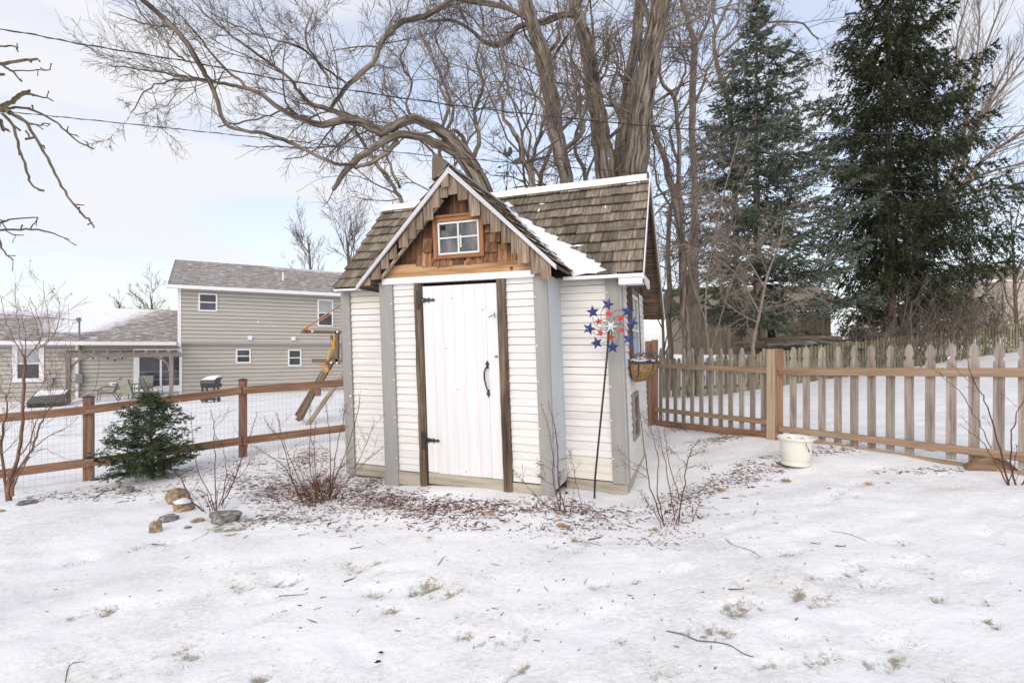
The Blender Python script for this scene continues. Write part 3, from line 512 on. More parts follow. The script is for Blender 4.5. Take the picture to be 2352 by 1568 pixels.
# inner pale batten seen behind the fringe on the left
b = B(); p0, p1 = gp(235, 1370, -.08), gp(900, 520, -.08); b.bar(Q(p0[0], -.08, p0[1]), Q(p1[0], -.08, p1[1]), .03, .02, up=SV); b.build('soffit_batten', 'foundation_wood', shed)
# gable roof planes + barge boards
tipL, tipR = -1.43, .655
for s_, tip in ((-1, tipL), (1, tipR)):
    b = B(); pk = lambda du, dw: None
    wt_ = wG-mG*abs(tip-uG)
    poly = [Q(uG, v0G, wG), Q(tip, v0G, wt_), Q(tip, v0G, wt_-.045), Q(uG, v0G, wG-.055)]
    b.prism(poly, SV*.02, g=poly[1]-poly[0]); b.build('barge_board', 'barge_paint', shed)
mM, eW, eV = 1.13, 1.99, .30      # main slope
RV = eV+(3.2-eW)/mM; RW = 3.2      # ridge
def vMain(w_): return eV+(w_-eW)/mM
gl = math.hypot(1, mG)
# deck under gable shingles
for s_, tip in ((-1, tipL), (1, tipR)):
    b = B(); du = abs(tip-uG); wt_ = wG-mG*du
    pts = [Q(uG, v0G+.02, wG), Q(tip, v0G+.02, wt_), Q(tip, max(vMain(wt_), v0G+.1)+.05, wt_), Q(uG, vMain(wG)+.1, wG)]
    b.prism(pts, SW*-.03, g=pts[2]-pts[1]); b.build('roof_deck', 'weathered_brown', shed)
def clip(poly, f):
    o = []
    for i in range(len(poly)):
        a, c = poly[i], poly[(i+1) % len(poly)]; fa, fc_ = f(a), f(c)
        if fa >= 0: o.append(a)
        if (fa > 0) != (fc_ > 0) and abs(fa-fc_) > 1e-9: q = fa/(fa-fc_); o.append((a[0]+(c[0]-a[0])*q, a[1]+(c[1]-a[1])*q))
    return o
def shingles(bd, fn, gdir, a0, a1, slen, expo, cl, wr=(.085, .17), thick=.013, rise=.027, ragged=.009):
    nn = int(round(slen/expo)); e_ = slen/nn
    for k in range(nn):
        s0 = k*e_-.03; s1 = (k+1)*e_; x = a0-random.uniform(0, .1)
        while x < a1:
            ww = random.uniform(*wr); x1 = min(x+ww, a1); xa = max(x, a0)
            if x1-xa > .015:
                sb_ = s1+random.uniform(-ragged, ragged); po = [(xa+.0012, s0), (x1-.0012, s0), (x1-.0012, sb_+random.uniform(-.002, .002)), (xa+.0012, sb_)]
                for f in cl: po = clip(po, f) if len(po) > 2 else []
                if len(po) > 2:
                    hb = rise*random.uniform(.8, 1.25); hh = lambda s_: .004+hb*max(0, (s_-s0)/(s1-s0))
                    up = [fn(a, s_, hh(s_)) for a, s_ in po]; lo_ = [fn(a, s_, max(.001, hh(s_)-thick)) for a, s_ in po]; k_ = len(po)
                    gg = np.array([(s_, a, 0) for a, s_ in po]*2)+rs.rand(3)*20
                    bd.add(up+lo_, [tuple(range(k_)), tuple(range(2*k_-1, k_-1, -1))]+[(i, i+k_, (i+1) % k_+k_, (i+1) % k_) for i in range(k_)], gg)
            x = x1 if x1 < a1 else a1
            if x1 >= a1: break
# gable slopes : a = v, s = distance down
for s_, tip in ((-1, tipL), (1, tipR)):
    du = abs(tip-uG); SL = du*gl
    def fg(a, d, h, s_=s_): return Q(uG+s_*(d/gl+h*mG/gl), a, wG-mG*d/gl+h/gl)
    b = B(); shingles(b, fg, None, v0G+.004, 1.5, SL+.01, .135, [lambda p: vMain(wG-mG*p[1]/gl)+.01-p[0]])
    b.build('roof_shingles', 'roof_shingle', shed)
# main slopes
ml = math.hypot(1, mM); U0, U1 = -2.10, 1.33
def fm(a, d, h): return Q(a, RV-d/ml-h*mM/ml, RW-mM*d/ml+h/ml)
def fb(a, d, h): return Q(a, RV+d/ml+h*mM/ml, RW-mM*d/ml+h/ml)
SLM = (RV-eV)*ml
valley = lambda sd_, off: (lambda p: ((p[0]-uG)*sd_-(wG-(RW-mM*p[1]/ml))/mG-off(p[1])))
b = B(); shingles(b, fm, None, U0, U1, SLM, .155, [lambda p: max(valley(1, lambda s_: .06+.16*s_/SLM+.025*math.sin(s_*23))(p), (.19-p[1]) if p[0] > uG+.05 else -1) if True else 1], wr=(.09, .2))
b.build('roof_shingles', 'roof_shingle', shed)
b = B(); shingles(b, fm, None, U0, uG, SLM, .155, [valley(-1, lambda s_: .0)], wr=(.09, .2)); b.build('roof_shingles', 'roof_shingle', shed)
b = B(); shingles(b, fb, None, U0, U1, 2.0, .155, [], wr=(.09, .2)); b.build('roof_shingles', 'roof_shingle', shed)
b = B(); pts = [fm(U0+.01, 0, 0), fm(U1-.01, 0, 0), fm(U1-.01, SLM-.005, 0), fm(U0+.01, SLM-.005, 0)]; b.prism(pts, SV*.025, g=SU)
pts = [fb(U0+.01, 0, 0), fb(U1-.01, 0, 0), fb(U1-.01, 1.99, 0), fb(U0+.01, 1.99, 0)]; b.prism(pts, SV*-.025, g=SU); b.build('roof_deck', 'weathered_brown', shed)
# ridge cap
for u0, u1 in ((U0-.01, uG-.2), (uG-.2, U1+.02)):
    b = B(); b.prism([fm(u0, -.01, .035), fm(u1, -.01, .035), fm(u1, .115, .030), fm(u0, .115, .030)], SV*.006+SW*.004, g=SU)
    b.prism([fb(u0, -.01, .035), fb(u1, -.01, .035), fb(u1, .115, .030), fb(u0, .115, .030)], SV*-.006+SW*.004, g=SU)
    b.prism([fm(u0, .115, .014), fm(u1, .115, .014), fm(u1, .15, .020), fm(u0, .15, .020)], SV*-.004+SW*.004, g=SU)
    b.build('ridge_cap', 'ridge_metal', shed)
# gable ridge cap (grey metal) on the right slope, brown flashing box at the apex
b = B(); vr = vMain(wG)+.02
for s_, d in ((1, .10), (-1, .06)):
    pts = [Q(uG, v0G-.0, wG+.045), Q(uG+s_*d, v0G, wG+.045-mG*d), Q(uG+s_*d, vr, wG+.045-mG*d), Q(uG, vr, wG+.045)]
    b.prism(pts, SW*-.006, g=SV)
b.build('ridge_cap', 'grey_metal', shed)
b = B(); pa = lambda cx, cy, v: Q(*(lambda q: (q[0], v, q[1]))(gp(cx, cy, v)))
vA = .0
b.prism([pa(783, 300, vA), pa(785, 62, vA), pa(828, 22, vA), pa(965, 135, vA), pa(965, 200, vA)], SV*.06, g=SW)
b.prism([pa(826, 20, vA), pa(836, 18, vA), pa(975, 125, vA), pa(965, 142, vA)], SV*.09, g=SU)
b.build('flashing', 'brown_metal', shed)
# valley flashing and snow
b = B(); vl = lambda d, off: uG+(wG-(RW-mM*d/ml))/mG+off
pts = [fm(vl(.22, -.02), .22, .006), fm(vl(.22, .12), .22, .006), fm(vl(SLM-.0, .24), SLM, .006), fm(vl(SLM, -.02), SLM, .006)]
b.prism(pts, SV*.01, g=pts[2]-pts[1]); b.build('valley_flashing', 'grey_metal', shed)
def snowstrip(bd, fn, rows, thick):   # rows: list of (d, a_left, a_right)
    k = 7; top = []; 
    for d, a0, a1 in rows:
        for i in range(k):
            q = i/(k-1); top.append(fn(a0+(a1-a0)*q, d, .012+thick*math.sin(math.pi*min(1, max(0, q)))**.5*random.uniform(.75, 1.2)))
    m_ = len(rows); fc = [(r_*k+i, r_*k+i+1, (r_+1)*k+i+1, (r_+1)*k+i) for r_ in range(m_-1) for i in range(k-1)]
    bd.add(top, fc, np.array(top)*1.0, .5)
b = B(); rows = []
for i in range(34):
    d = .30+(SLM-.30+.01)*i/33; wd = .035 if d < .62 else .10+.21*(d-.62)/(SLM-.62)
    wd = (.02+.05*(d-.3)) if d < .60 else (.09+.30*(d-.60)/(SLM-.60))
    wd += .03*math.sin(d*40.5)+random.uniform(-.01, .01)
    rows.append((d, vl(d, -.015), vl(d, max(.02, wd))))
snowstrip(b, fm, rows, .028)
rows = [(d_, vl(d_, .05+.10*(d_-.30)), vl(d_, .05+.10*(d_-.30)+.06)) for d_ in np.linspace(.22, .33, 6)]; snowstrip(b, fm, rows, .008)
for (a, d, wa, wd) in [(.17, .36, .035, .02), (.68, 1.18, .06, .025), (.15, .48, .008, .07), (.62, 1.35, .006, .07), (.42, .95, .005, .06), (.9, .55, .004, .06)]:
    rows = [(d+wd*(q-.5)*2*.5, a-wa*math.sin(math.pi*q)-.004, a+wa*math.sin(math.pi*q)*random.uniform(.7, 1.1)+.004) for q in np.linspace(.05, .95, 7)]
    k0 = len(b.V); snowstrip(b, lambda a_, d_, h_: fm(a_, d_, h_+.014), rows, .006)
# snow on the gable's right slope along the courses near the valley
def fgr(a, d, h): return Q(uG+(d/gl+h*mG/gl), a, wG-mG*d/gl+h/gl)
for i in range(9):
    d = .16+.135*i; vv_ = vMain(wG-mG*d/gl); w1_ = .14+.03*i
    rows = [(vv_-w1_*q-.0, d-.035+.02*q+random.uniform(-.008, .008), d+.045-.04*q+random.uniform(-.005, .005)) for q in np.linspace(0, 1, 7)]
    top = []; 
    snowstrip(b, lambda a_, d_, h_: fgr(d_, a_, h_+.006), rows, .012)
sn = b.build('roof_snow', 'snow_patch', shed, smooth=True)
# eaves: white drip edges, soffits
b = B(); lbox(b, U0+.02, uG-.9, eV-.02, eV+.0, eW-.022, eW-.002, 'u'); b.build('eave_edge', 'trim_white', shed); b = B(); lbox(b, .60, U1, eV-.025, eV-.003, eW-.03, eW+.0, 'u'); b.build('eave_edge', 'trim_white', shed)
b = B(); lbox(b, U0+.04, -1.2, eV, .45, eW-.022, eW-.004, 'u'); b.build('soffit', 'foundation_wood', shed); b = B(); lbox(b, .5, U1-.02, eV, .45, eW-.028, eW-.004, 'u'); b.build('soffit', 'foundation_wood', shed)
# right gable end
b = B(); v_ = .47
while v_ < 2.34:
    vv2 = min(v_+random.uniform(.10, .16), 2.34); hs = lambda q: RW-.04-mM*abs(q-RV)
    ps = [(v_, 1.98), (vv2-.004, 1.98), (vv2-.004, hs(vv2))]
    if v_ < RV < vv2: ps.append((RV, hs(RV)))
    ps.append((v_, hs(v_)))
    b.prism([Q(1.075, q, w_) for q, w_ in ps], SU*.02, g=SW); v_ = vv2
b.build('gable_wall', 'dark_board', shed)
b = B()
for s_, L in ((-1, SLM+.02), (1, 2.0)):
    fn = fm if s_ < 0 else fb
    pts = [fn(U1, 0, -.0), fn(U1, L, -.0), fn(U1, L, -.10), fn(U1, -.1, -.10)]
    b.prism(pts, SU*-.02, g=pts[1]-pts[0])
b.build('rake_board', 'weathered_brown', shed)
for s_, L in ((-1, SLM+.02), (1, 2.01)):
    fn = fm if s_ < 0 else fb; b = B()
    pts = [fn(U1+.002, 0, .03), fn(U1+.002, L, .03), fn(U1+.002, L, -.012), fn(U1+.002, 0, -.012)]
    b.prism(pts, SU*.008, g=pts[1]-pts[0]); b.build('rake_edge', 'trim_white', shed)
b = B(); lbox(b, 1.11, U1-.01, eV-.005, .42, 1.90, 1.985, 'u'); b.prism([Q(U1-.015, eV-.01, 1.985), Q(U1-.015, .80, 1.985), Q(U1-.015, .80, 1.90), Q(U1-.015, eV-.01, 1.945)], SU*.02, g=SV); b.build('eave_return', 'trim_white', shed)
b = B(); b.prism([Q(1.10, .32, 1.96), Q(1.10, .95, 1.96), Q(1.31, .95, 1.96), Q(1.31, .32, 1.96)], SW*-.02, g=SV); lbox(b, 1.10, 1.14, .95, 1.0, 1.7, 1.98); b.build('soffit', 'weathered_brown', shed)
b = B(); b.bar(Q(1.12, .52, 1.96), Q(1.12, 1.0, 2.55), .05, .03, up=SU); b.bar(Q(1.2, .9, 1.5), Q(1.2, 2.3, 1.62), .05, .03, up=SU) if False else None; b.build('gable_trim', 'trim_white', shed)
# left gable end
b = B(); b.prism([Q(-2.09, .47, 1.98), Q(-2.09, 2.34, 1.98), Q(-2.09, RV, RW-.05)], SU*.02, g=SW); b.build('gable_wall', 'dark_board', shed)
# side window with open shutter-like frame, and low window
b = B()
for (v0, v1, w0, w1) in ((.89, .93, 1.08, 1.96), (1.60, 1.64, 1.08, 1.96), (.93, 1.60, 1.90, 1.955), (.93, 1.60, 1.08, 1.12)): lbox(b, 1.09, 1.135, v0, v1, w0, w1, 'w' if w1-w0 > .2 else 'v')
sw = b.build('side_window', 'weathered_brown', shed)
b = B()
for (v0, v1, w0, w1) in ((.935, .98, 1.12, 1.9), (1.55, 1.595, 1.12, 1.9), (1.25, 1.28, 1.12, 1.9), (.98, 1.55, 1.86, 1.9), (.98, 1.55, 1.12, 1.16), (.98, 1.55, 1.5, 1.525)): lbox(b, 1.092, 1.125, v0, v1, w0, w1, 'w' if w1-w0 > .2 else 'v')
b.build('sash', 'sash_white', sw)
b = B(); lbox(b, 1.1, 1.108, .98, 1.55, 1.16, 1.86); b.build('pane', 'shed_glass', sw)
b = B()
for (v0, v1, w0, w1) in ((.90, .95, .38, .86), (1.28, 1.33, .38, .86), (.95, 1.28, .81, .86), (.95, 1.28, .38, .43)): lbox(b, 1.09, 1.125, v0, v1, w0, w1, 'w' if w1-w0 > .2 else 'v')
lw = b.build('low_window', 'driftwood', shed)
b = B(); lbox(b, 1.098, 1.106, .95, 1.28, .43, .81); b.build('pane', 'house_window_glass', lw)

# ------------------------------------------------------------------ weathervane
wb_ = at(1163, 447, 6.05); wt0 = at(1167, 352, 6.05)
vn = thing('weathervane', tuple(wb_), 'black rooster weathervane with compass letters standing on the white ridge of the shed', 'weathervane')
b = B(); b.tube([wb_-V3((0, 0, .03)), wt0], [.007, .005], 6, cap=True); b.tube([wb_+V3((-.015, 0, -.02)), wb_+V3((0, 0, .06)), wb_+V3((0, 0, .10))], [.02, .014, .007], 6); b.tube([at(1165, 402, 6.05), at(1165, 395, 6.05)], [.02, .02], 7, cap=True); b.build('pole', 'black_iron', vn)
ex = unit((1, .25, .05)); ez = V3((0, 0, 1)); ey = np.cross(ez, ex)
cc = at(1165, 397, 6.05)
b = B(); b.tube([cc-ex*.13, cc+ex*.17], .003, 4); b.tube([cc-ey*.15, cc+ey*.15], .003, 4); b.build('compass_arm', 'black_iron', vn)
LET = {'N': [[(0, 0), (0, 1)], [(0, 1), (.7, 0)], [(.7, 0), (.7, 1)]], 'S': [[(.65, .85), (.35, 1), (.05, .8), (.2, .55), (.5, .45), (.65, .2), (.35, 0), (0, .15)]], 'E': [[(.6, 0), (0, 0), (0, 1), (.6, 1)], [(0, .5), (.5, .5)]], 'W': [[(0, 1), (.2, 0), (.4, .7), (.6, 0), (.8, 1)]]}
for ch, c_, dx in (('N', cc+ex*.10, ex), ('S', cc-ex*.135, ex), ('E', cc-ey*.16, ey), ('W', cc+ey*.15, ey)):
    b = B(); hgt = .066
    for st in LET[ch]:
        for (a, c), (d, e) in zip(st[:-1], st[1:]): b.bar(c_+dx*((a-.35)*hgt*.8)+ez*((c-.5)*hgt), c_+dx*((d-.35)*hgt*.8)+ez*((e-.5)*hgt), .008, .005, up=np.cross(dx, ez))
    b.build('letter', 'black_iron', vn)
b = B(); a0, a1 = at(1150, 383, 6.05), at(1190, 371, 6.05); b.tube([a0, a1], .004, 4)
an = unit(a1-a0); up_ = unit(np.cross(np.cross(an, ez), an)); f_ = lambda p, q: a1+an*p+up_*q
b.prism([f_(-.075, -.012), f_(-.02, -.035), f_(.035, -.04), f_(.035, .045), f_(-.02, .04), f_(-.075, .018)], ey*.004)
b.prism([a0-an*.05, a0+up_*.02, a0-up_*.02], ey*.004); b.build('arrow', 'black_iron', vn)
b = B(); rc = at(1166, 352, 6.05); rx_ = ex
ROO = [(-.05, -.02), (-.058, .0), (-.045, .03), (-.038, .05), (-.046, .06), (-.036, .072), (-.028, .085), (-.018, .074), (-.016, .06), (-.022, .03), (-.005, .01), (.01, .03), (.012, .065), (.03, .082), (.05, .07), (.062, .035), (.058, .0), (.04, -.02), (.03, -.03), (.035, -.045), (.015, -.035), (.008, -.06), (-.008, -.06), (-.008, -.045), (-.03, -.04)]
tri = [rc+rx_*p+ez*q for p, q in ROO]
b.prism(tri, ey*.006); b.build('rooster', 'black_iron', vn)
# ------------------------------------------------------------------ fences
LF = [(-9.2, 4.0), (-7.5, 4.75), (-5.08, 5.95), (-3.466, 6.4), (-2.1, 7.15), (-.3, 8.4)]
RT = {(-5.08, 5.95): (932, 950, 1052, 1071, 909), (-3.466, 6.4): (886, 906, 1001, 1021, 870)}
def pz(py, Y): return H+(HY-py)/F*Y
hts = []
for x, y in LF:
    t0 = T1(x, y)
    if (x, y) in RT: a = RT[(x, y)]; hts.append((pz(a[0], y), pz(a[1], y), pz(a[2], y), pz(a[3], y), pz(a[4], y)))
    else: hts.append(None)
hts[1] = tuple(v-.17 for v in hts[2]); hts[0] = tuple(v-.30 for v in hts[2])
Y4 = LF[4][1]; hts[4] = (pz(866, 7.05), pz(885, 7.05), pz(969, 7.05), pz(988, 7.05), pz(858, 7.05)); hts[5] = tuple(v+.05 for v in hts[4])
rf = thing('rail_fence', (LF[2][0], LF[2][1], T1(*LF[2])), 'reddish two rail timber fence with wire mesh left of the shed', 'fence')
for i, (x, y) in enumerate(LF):
    d = unit(V3((*LF[min(i+1, 5)], 0))-V3((*LF[max(i-1, 0)], 0))); nrm = V3((d[1], -d[0], 0))
    z0 = T1(x, y)-.15; z1 = hts[i][4]-.02
    if x in (-2.1,): z1 = hts[i][0]
    b = B(); c = V3((x, y, 0))-nrm*-.0; b.box(c+V3((0, 0, (z0+z1)/2))-nrm*.047, d*.045, nrm*.045, V3((0, 0, (z1-z0)/2))); po = b.build('post', 'cedar_stain', rf, bevel=.004)
    b = B(); cc_ = c-nrm*.047; pts0 = [cc_+d*a*.05+nrm*q*.05+V3((0, 0, z1)) for a, q in ((-1, -1), (1, -1), (1, 1), (-1, 1))]
    b.prism(pts0, V3((0, 0, .012))); apex = cc_+V3((0, 0, z1+.03)); p1 = [p+V3((0, 0, .012)) for p in pts0]
    b.add(p1+[apex], [(0, 1, 4), (1, 2, 4), (2, 3, 4), (3, 0, 4)], np.zeros((5, 3))); b.build('cap', 'black_iron', po)
for i in range(5):
    a, c = LF[i], LF[i+1]
    for k, (t_, b_) in enumerate(((0, 1), (2, 3))):
        zc0, zc1 = (hts[i][t_]+hts[i][b_])/2, (hts[i+1][t_]+hts[i+1][b_])/2; wd = .052
        b = B(); d = unit(V3((*c, 0))-V3((*a, 0))); nrm = V3((d[1], -d[0], 0))
        p0 = V3((*a, zc0))+nrm*(.019+.001*i)+d*.001; p1 = V3((*c, zc1))+nrm*(.019+.001*i)-d*.001
        b.bar(p0, p1, .097, .038, rnd=random.random()); b.build('rail', 'cedar_stain', rf, bevel=.004)
b = B()
for i in range(1, 5):
    a, c = V3((*LF[i], 0)), V3((*LF[i+1], 0)); Ln = np.linalg.norm(c-a); d = (c-a)/Ln; nrm = V3((d[1], -d[0], 0)); n_v = int(Ln/.051)
    top0, top1 = (hts[i][0]+hts[i][1])/2, (hts[i+1][0]+hts[i+1][1])/2
    cols = np.linspace(0, 1, n_v+1); zt = top0+(top1-top0)*cols; P_ = a+np.outer(cols*Ln, d)-nrm*.004; zb = Tz(P_[:, 0], P_[:, 1])-.03
    for q in range(n_v+1): 
        p = P_[q]; j_ = random.uniform(-.004, .004); b.tube([(p[0], p[1], zb[q]), (p[0]+j_, p[1], (zb[q]+zt[q])/2), (p[0], p[1], zt[q])], .0010, 3)
    for hgt in np.arange(0, .95, .075):
        z = zt-hgt; pts = [(P_[q][0], P_[q][1]+.002, max(z[q], zb[q])) for q in range(0, n_v+1, 2)]; b.tube(pts, .0010, 3)
b.build('wire_mesh', 'wire_grey', rf)

# near picket fence on the right
RA, RC, RE = V3((3.01, 5.7, 0)), V3((2.27, 7.95, 0)), V3((4.9, 2.55, 0))
RCz = T1(RC[0], RC[1])
pf = thing('picket_fence', tuple(onground(3.01, 5.7)), 'near grey picket fence with tan rails and thick reddish posts right of the shed', 'fence')
def picket(bd, p, d, w_, z0, z1, th=.019, style=0, rnd=None, tilt=0):
    nrm = V3((d[1], -d[0], 0)); h_ = w_/2; k = h_
    if style == 0: hf = [(1, -.165), (.93, -.150), (.70, -.140), (.60, -.128), (.70, -.116), (.92, -.104), (.97, -.085), (.86, -.058), (.66, -.032), (.42, -.012), (.16, 0)]; pr = [(-1, 0), (1, 0)]+hf+[(-a, q) for a, q in hf[::-1]]
    elif style == 2: pr = [(-1, 0), (1, 0), (1, -.1), (-1, -.1)]
    else: pr = [(-1, 0), (1, 0), (1, -.06), (.7, -.018), (.3, 0), (-.3, 0), (-.7, -.018), (-1, -.06)]
    pts = []
    for i, (a, q) in enumerate(pr):
        z = z0 if i < 2 else z1+q
        pts.append(p+d*(a*h_+tilt*(z-z0))+V3((0, 0, z))-nrm*(.5*th))
    bd.prism(pts, nrm*th, g=(0, 0, 1), rnd=rnd)
# rail heights from the photograph at both ends of each run
def rr(A, Bp, ys_a, ys_b, Ya, Yb): return [(pz(a, Ya), pz(b_, Yb)) for a, b_ in zip(ys_a, ys_b)]
xs = lambda px, Y: (px-CX)/F*Y
runs = []
d1 = unit(V3((3.97, 4.05, 0))-RA)
rA = dict(a=RA, b=V3((3.97, 4.05, 0)), top=(pz(845, 5.7), pz(845, 4.05)), tb=(pz(860, 5.7), pz(864, 4.05)), lo=(pz(975, 5.7), pz(1031, 4.05)), lb=(pz(988, 5.7), pz(1052, 4.05)), pk=(pz(797, 5.7), pz(785, 4.05)), skirt=(pz(999, 5.7), pz(1079, 4.05)))
rB = dict(a=RC, b=RA, top=(pz(835, 7.95), pz(845, 5.7)), tb=(pz(844, 7.95), pz(857, 5.7)), lo=(pz(934, 7.95), pz(965, 5.7)), lb=(pz(943, 7.95), pz(976, 5.7)), pk=(pz(798, 7.95), pz(798, 5.7)), skirt=(pz(969, 7.95), pz(1002, 5.7)))
def lerp(t, q): return q[0]+(q[1]-q[0])*t
for r_, tmax in ((rA, 1.9), (rB, 1.0)):
    a, e = r_['a'], r_['b']; Ln = np.linalg.norm(e-a); d = (e-a)/Ln; nrm = V3((d[1], -d[0], 0)); nrm = nrm if nrm[1] < 0 else -nrm
    for k0, k1, wn in (('top', 'tb', 0), ('lo', 'lb', 0)):
        z0, z1 = lerp(0, r_[k0]), lerp(0, r_[k1]); z2, z3 = lerp(tmax, r_[k0]), lerp(tmax, r_[k1])
        b = B(); b.bar(a+nrm*.03+d*.07+V3((0, 0, (z0+z1)/2)), a+d*Ln*tmax+nrm*.03+V3((0, 0, (z2+z3)/2)) if tmax > 1 else e-d*.07+nrm*.03+V3((0, 0, (z2+z3)/2)), abs(z0-z1), .038)
        b.build('rail', 'treated_rail', pf, bevel=.003)
    # bottom board
    z0, z2 = lerp(0, r_['skirt']), lerp(tmax, r_['skirt']); hh = .09 if tmax == 1 else .03
    b = B(); b.bar(a+nrm*.012+d*.07+V3((0, 0, z0+.0)), a+d*(Ln*tmax-(.07 if tmax == 1 else 0))+nrm*.012+V3((0, 0, z2)), hh, .03); tag(b.build('kick_board', 'cedar_stain' if tmax == 1 else 'treated_rail', pf), 'reddish board along the foot of the pickets', None)
    if tmax > 1: PX = [938, 1020, 1115, 1212, 1312, 1420, 1532, 1650, 1775, 1905, 2046, 2196, 2356, 2530, 2720]; pxs = [1600/1.0884+q/2.667 for q in PX]
    else: pxs = [1600/1.0884+q/2.667 for q in (127, 168, 217, 267, 320, 376, 433, 494, 556, 622, 690, 757)]
    for i, px in enumerate(pxs):
        rr_ = (px-CX)/F; t_ = (rr_*a[1]-a[0])/(d[0]-rr_*d[1]); p = a+d*t_; q = t_/Ln
        gz = T1(p[0], p[1]); z1 = lerp(q, r_['pk'])-random.uniform(0, .012); z0 = max(gz-.01, lerp(q, r_['skirt'])+.02)+random.uniform(0, .015)
        if tmax > 1 and i in (8, 11): z0 = lerp(q, r_['lb'])-.01
        if tmax == 1 and i == 2: z1 -= .10
        b = B(); picket(b, p-nrm*.0, d, .068, z0, z1, style=2 if (tmax == 1 and i == 2) else 0, tilt=random.uniform(-.006, .006)); b.build('picket', 'grey_picket', pf)
b = B(); p = RA; dd = unit((.94, .34, 0)); dn = V3((-dd[1], dd[0], 0)); z0, z1 = T1(3.01, 5.7)-.2, pz(801, 5.7)
b.box(p+V3((0, 0, (z0+z1)/2)), dd*.062, dn*.062, V3((0, 0, (z1-z0)/2))); fc_n = len(b.Ft); b.Mi[-6:] = [0, 0, 0, 0, 1, 0]; b.build('post', ['cedar_post', 'pale_pine'], pf, bevel=.005)
for i, off in enumerate((0, .105)):
    b = B(); p = RC+V3((-.02, 0, 0))-V3((1, 0, 0))*(.10*i-.03); b.box(p+V3((0, 0, (T1(*RC[:2])-.2+pz(780+3*i, 7.95))/2)), V3((.048, -.012, 0)), V3((.01, .045, 0)), V3((0, 0, (pz(780+3*i, 7.95)-T1(*RC[:2])+.2)/2))); b.build('post', 'cedar_post', pf, bevel=.004)

# old fence at the far side of the neighbouring yard
of = thing('old_fence', tuple(at(1850, 878, 15.5)), 'long mossy weathered picket fence climbing the snowy slope behind the near fence', 'fence')
FP = [V3((4.2, 13.9, 0)), V3((6.9, 14.6, 0)), V3((9.14, 15.5, 0)), V3((14.7, 18.2, 0)), V3((19.3, 19.6, 0)), V3((24, 21.2, 0))]
TZ = [pz(822, 13.9), pz(812, 14.6), pz(795, 15.5), pz(770, 18.2), pz(747, 19.6), pz(730, 21.2)]
BZ = [pz(912, 13.9), pz(903, 14.6), pz(880, 15.5), pz(842, 18.2), pz(812, 19.6), pz(795, 21.2)]
seg = [np.linalg.norm(FP[i+1]-FP[i]) for i in range(5)]; cs = np.concatenate([[0], np.cumsum(seg)]); tot = cs[-1]
def fpt(s_): return V3([np.interp(s_, cs, [p[k] for p in FP]) for k in range(2)]+[0]), np.interp(s_, cs, TZ), np.interp(s_, cs, BZ)
s_ = .05; cnt = 0; rest = B()
while s_ < tot:
    p, z1, z0 = fpt(s_); p2 = fpt(min(s_+.1, tot))[0]; p1_ = fpt(max(s_-.1, 0))[0]; d = unit(p2-p1_)
    tgt = B() if cnt < 99 else rest
    picket(tgt, p, d, .105, z0+random.uniform(-.05, .02), z1+random.uniform(-.05, .05), style=1, tilt=random.uniform(-.02, .02))
    if cnt < 99: tgt.build('picket', 'mossy_picket', of)
    cnt += 1; s_ += .148+.02*random.random()+.02*(s_ > 8)
tag(rest.build('pickets', 'mossy_picket', of), None, None, kind='stuff')
for hq in (.2, .8):
    b = B()
    for i in range(5):
        a, c = FP[i], FP[i+1]; d = unit(c-a); nrm = V3((d[1], -d[0], 0)); b.bar(a-nrm*.04+V3((0, 0, BZ[i]+(TZ[i]-BZ[i])*hq)), c-nrm*.04+V3((0, 0, BZ[i+1]+(TZ[i+1]-BZ[i+1])*hq)), .09, .04)
    b.build('rail', 'mossy_picket', of)

# ------------------------------------------------------------------ neighbour's house
HA = R(29.4); HD = V3((math.cos(HA), math.sin(HA), 0)); HB = V3((-math.sin(HA), math.cos(HA), 0)); HP = V3((xs(413, 24), 24, 0))
def hQ(u, v, z): return HP+HD*u+HB*v+V3((0, 0, z))
def hp(px, py, v=0):
    r = (px-CX)/F; o = HP+HB*v; tt = (r*o[1]-o[0])/(HD[0]-r*HD[1]); Y = o[1]+HD[1]*tt; return tt, pz(py, Y)
house = thing('neighbour_house', tuple(hQ(2, 2, -.9)), 'beige sided two storey house with low wing and snow dusted roof at left', 'house')
def hbox(bd, u0, u1, v0, v1, z0, z1, m=0):
    b0 = [hQ(u, v, z) for z in (z0, z1) for v in (v0, v1) for u in (u0, u1)]; gg = np.array([(u, z, v) for z in (z0, z1) for v in (v0, v1) for u in (u0, u1)])
    bd.add(b0, [(0, 2, 3, 1), (4, 5, 7, 6), (0, 1, 5, 4), (2, 6, 7, 3), (0, 4, 6, 2), (1, 3, 7, 5)], gg, None, m)
OV = -.35                                         # upper storey overhang
uL = hp(413, 790)[0]; uR_ = 12.0
zo = hp(500, 786, OV)[1]; zt = hp(500, 664, OV)[1]
b = B(); hbox(b, uL-12, uL+.01, .1, 7, -1.6, hp(200, 785)[1]+.1); hbox(b, uL+.02, uR_, .1, 8, -1.6, zo+.1); hbox(b, uL+.02, uR_, OV+.1, 8, zo, zt+.15); b.build('wall', 'house_siding', house)
fh = lambda a, o, z: hQ(a, -o, z); fo = lambda a, o, z: hQ(a, OV-o, z)
b = B(); siding(b, fh, uL-12, uL-.0, -1.5, hp(200, 790)[1], .19, .03, gap=.022); siding(b, fh, uL+.0, uR_, -1.5, zo, .19, .03, gap=.022); b.build('siding', 'house_siding', house)
b = B(); siding(b, fo, uL+.02, uR_, zo, zt, .19, .03, gap=.022); b.build('siding', 'house_siding', house)
b = B(); hbox(b, uL, uR_, OV, .1, zo-.03, zo-.003); b.build('soffit', 'trim_white', house)
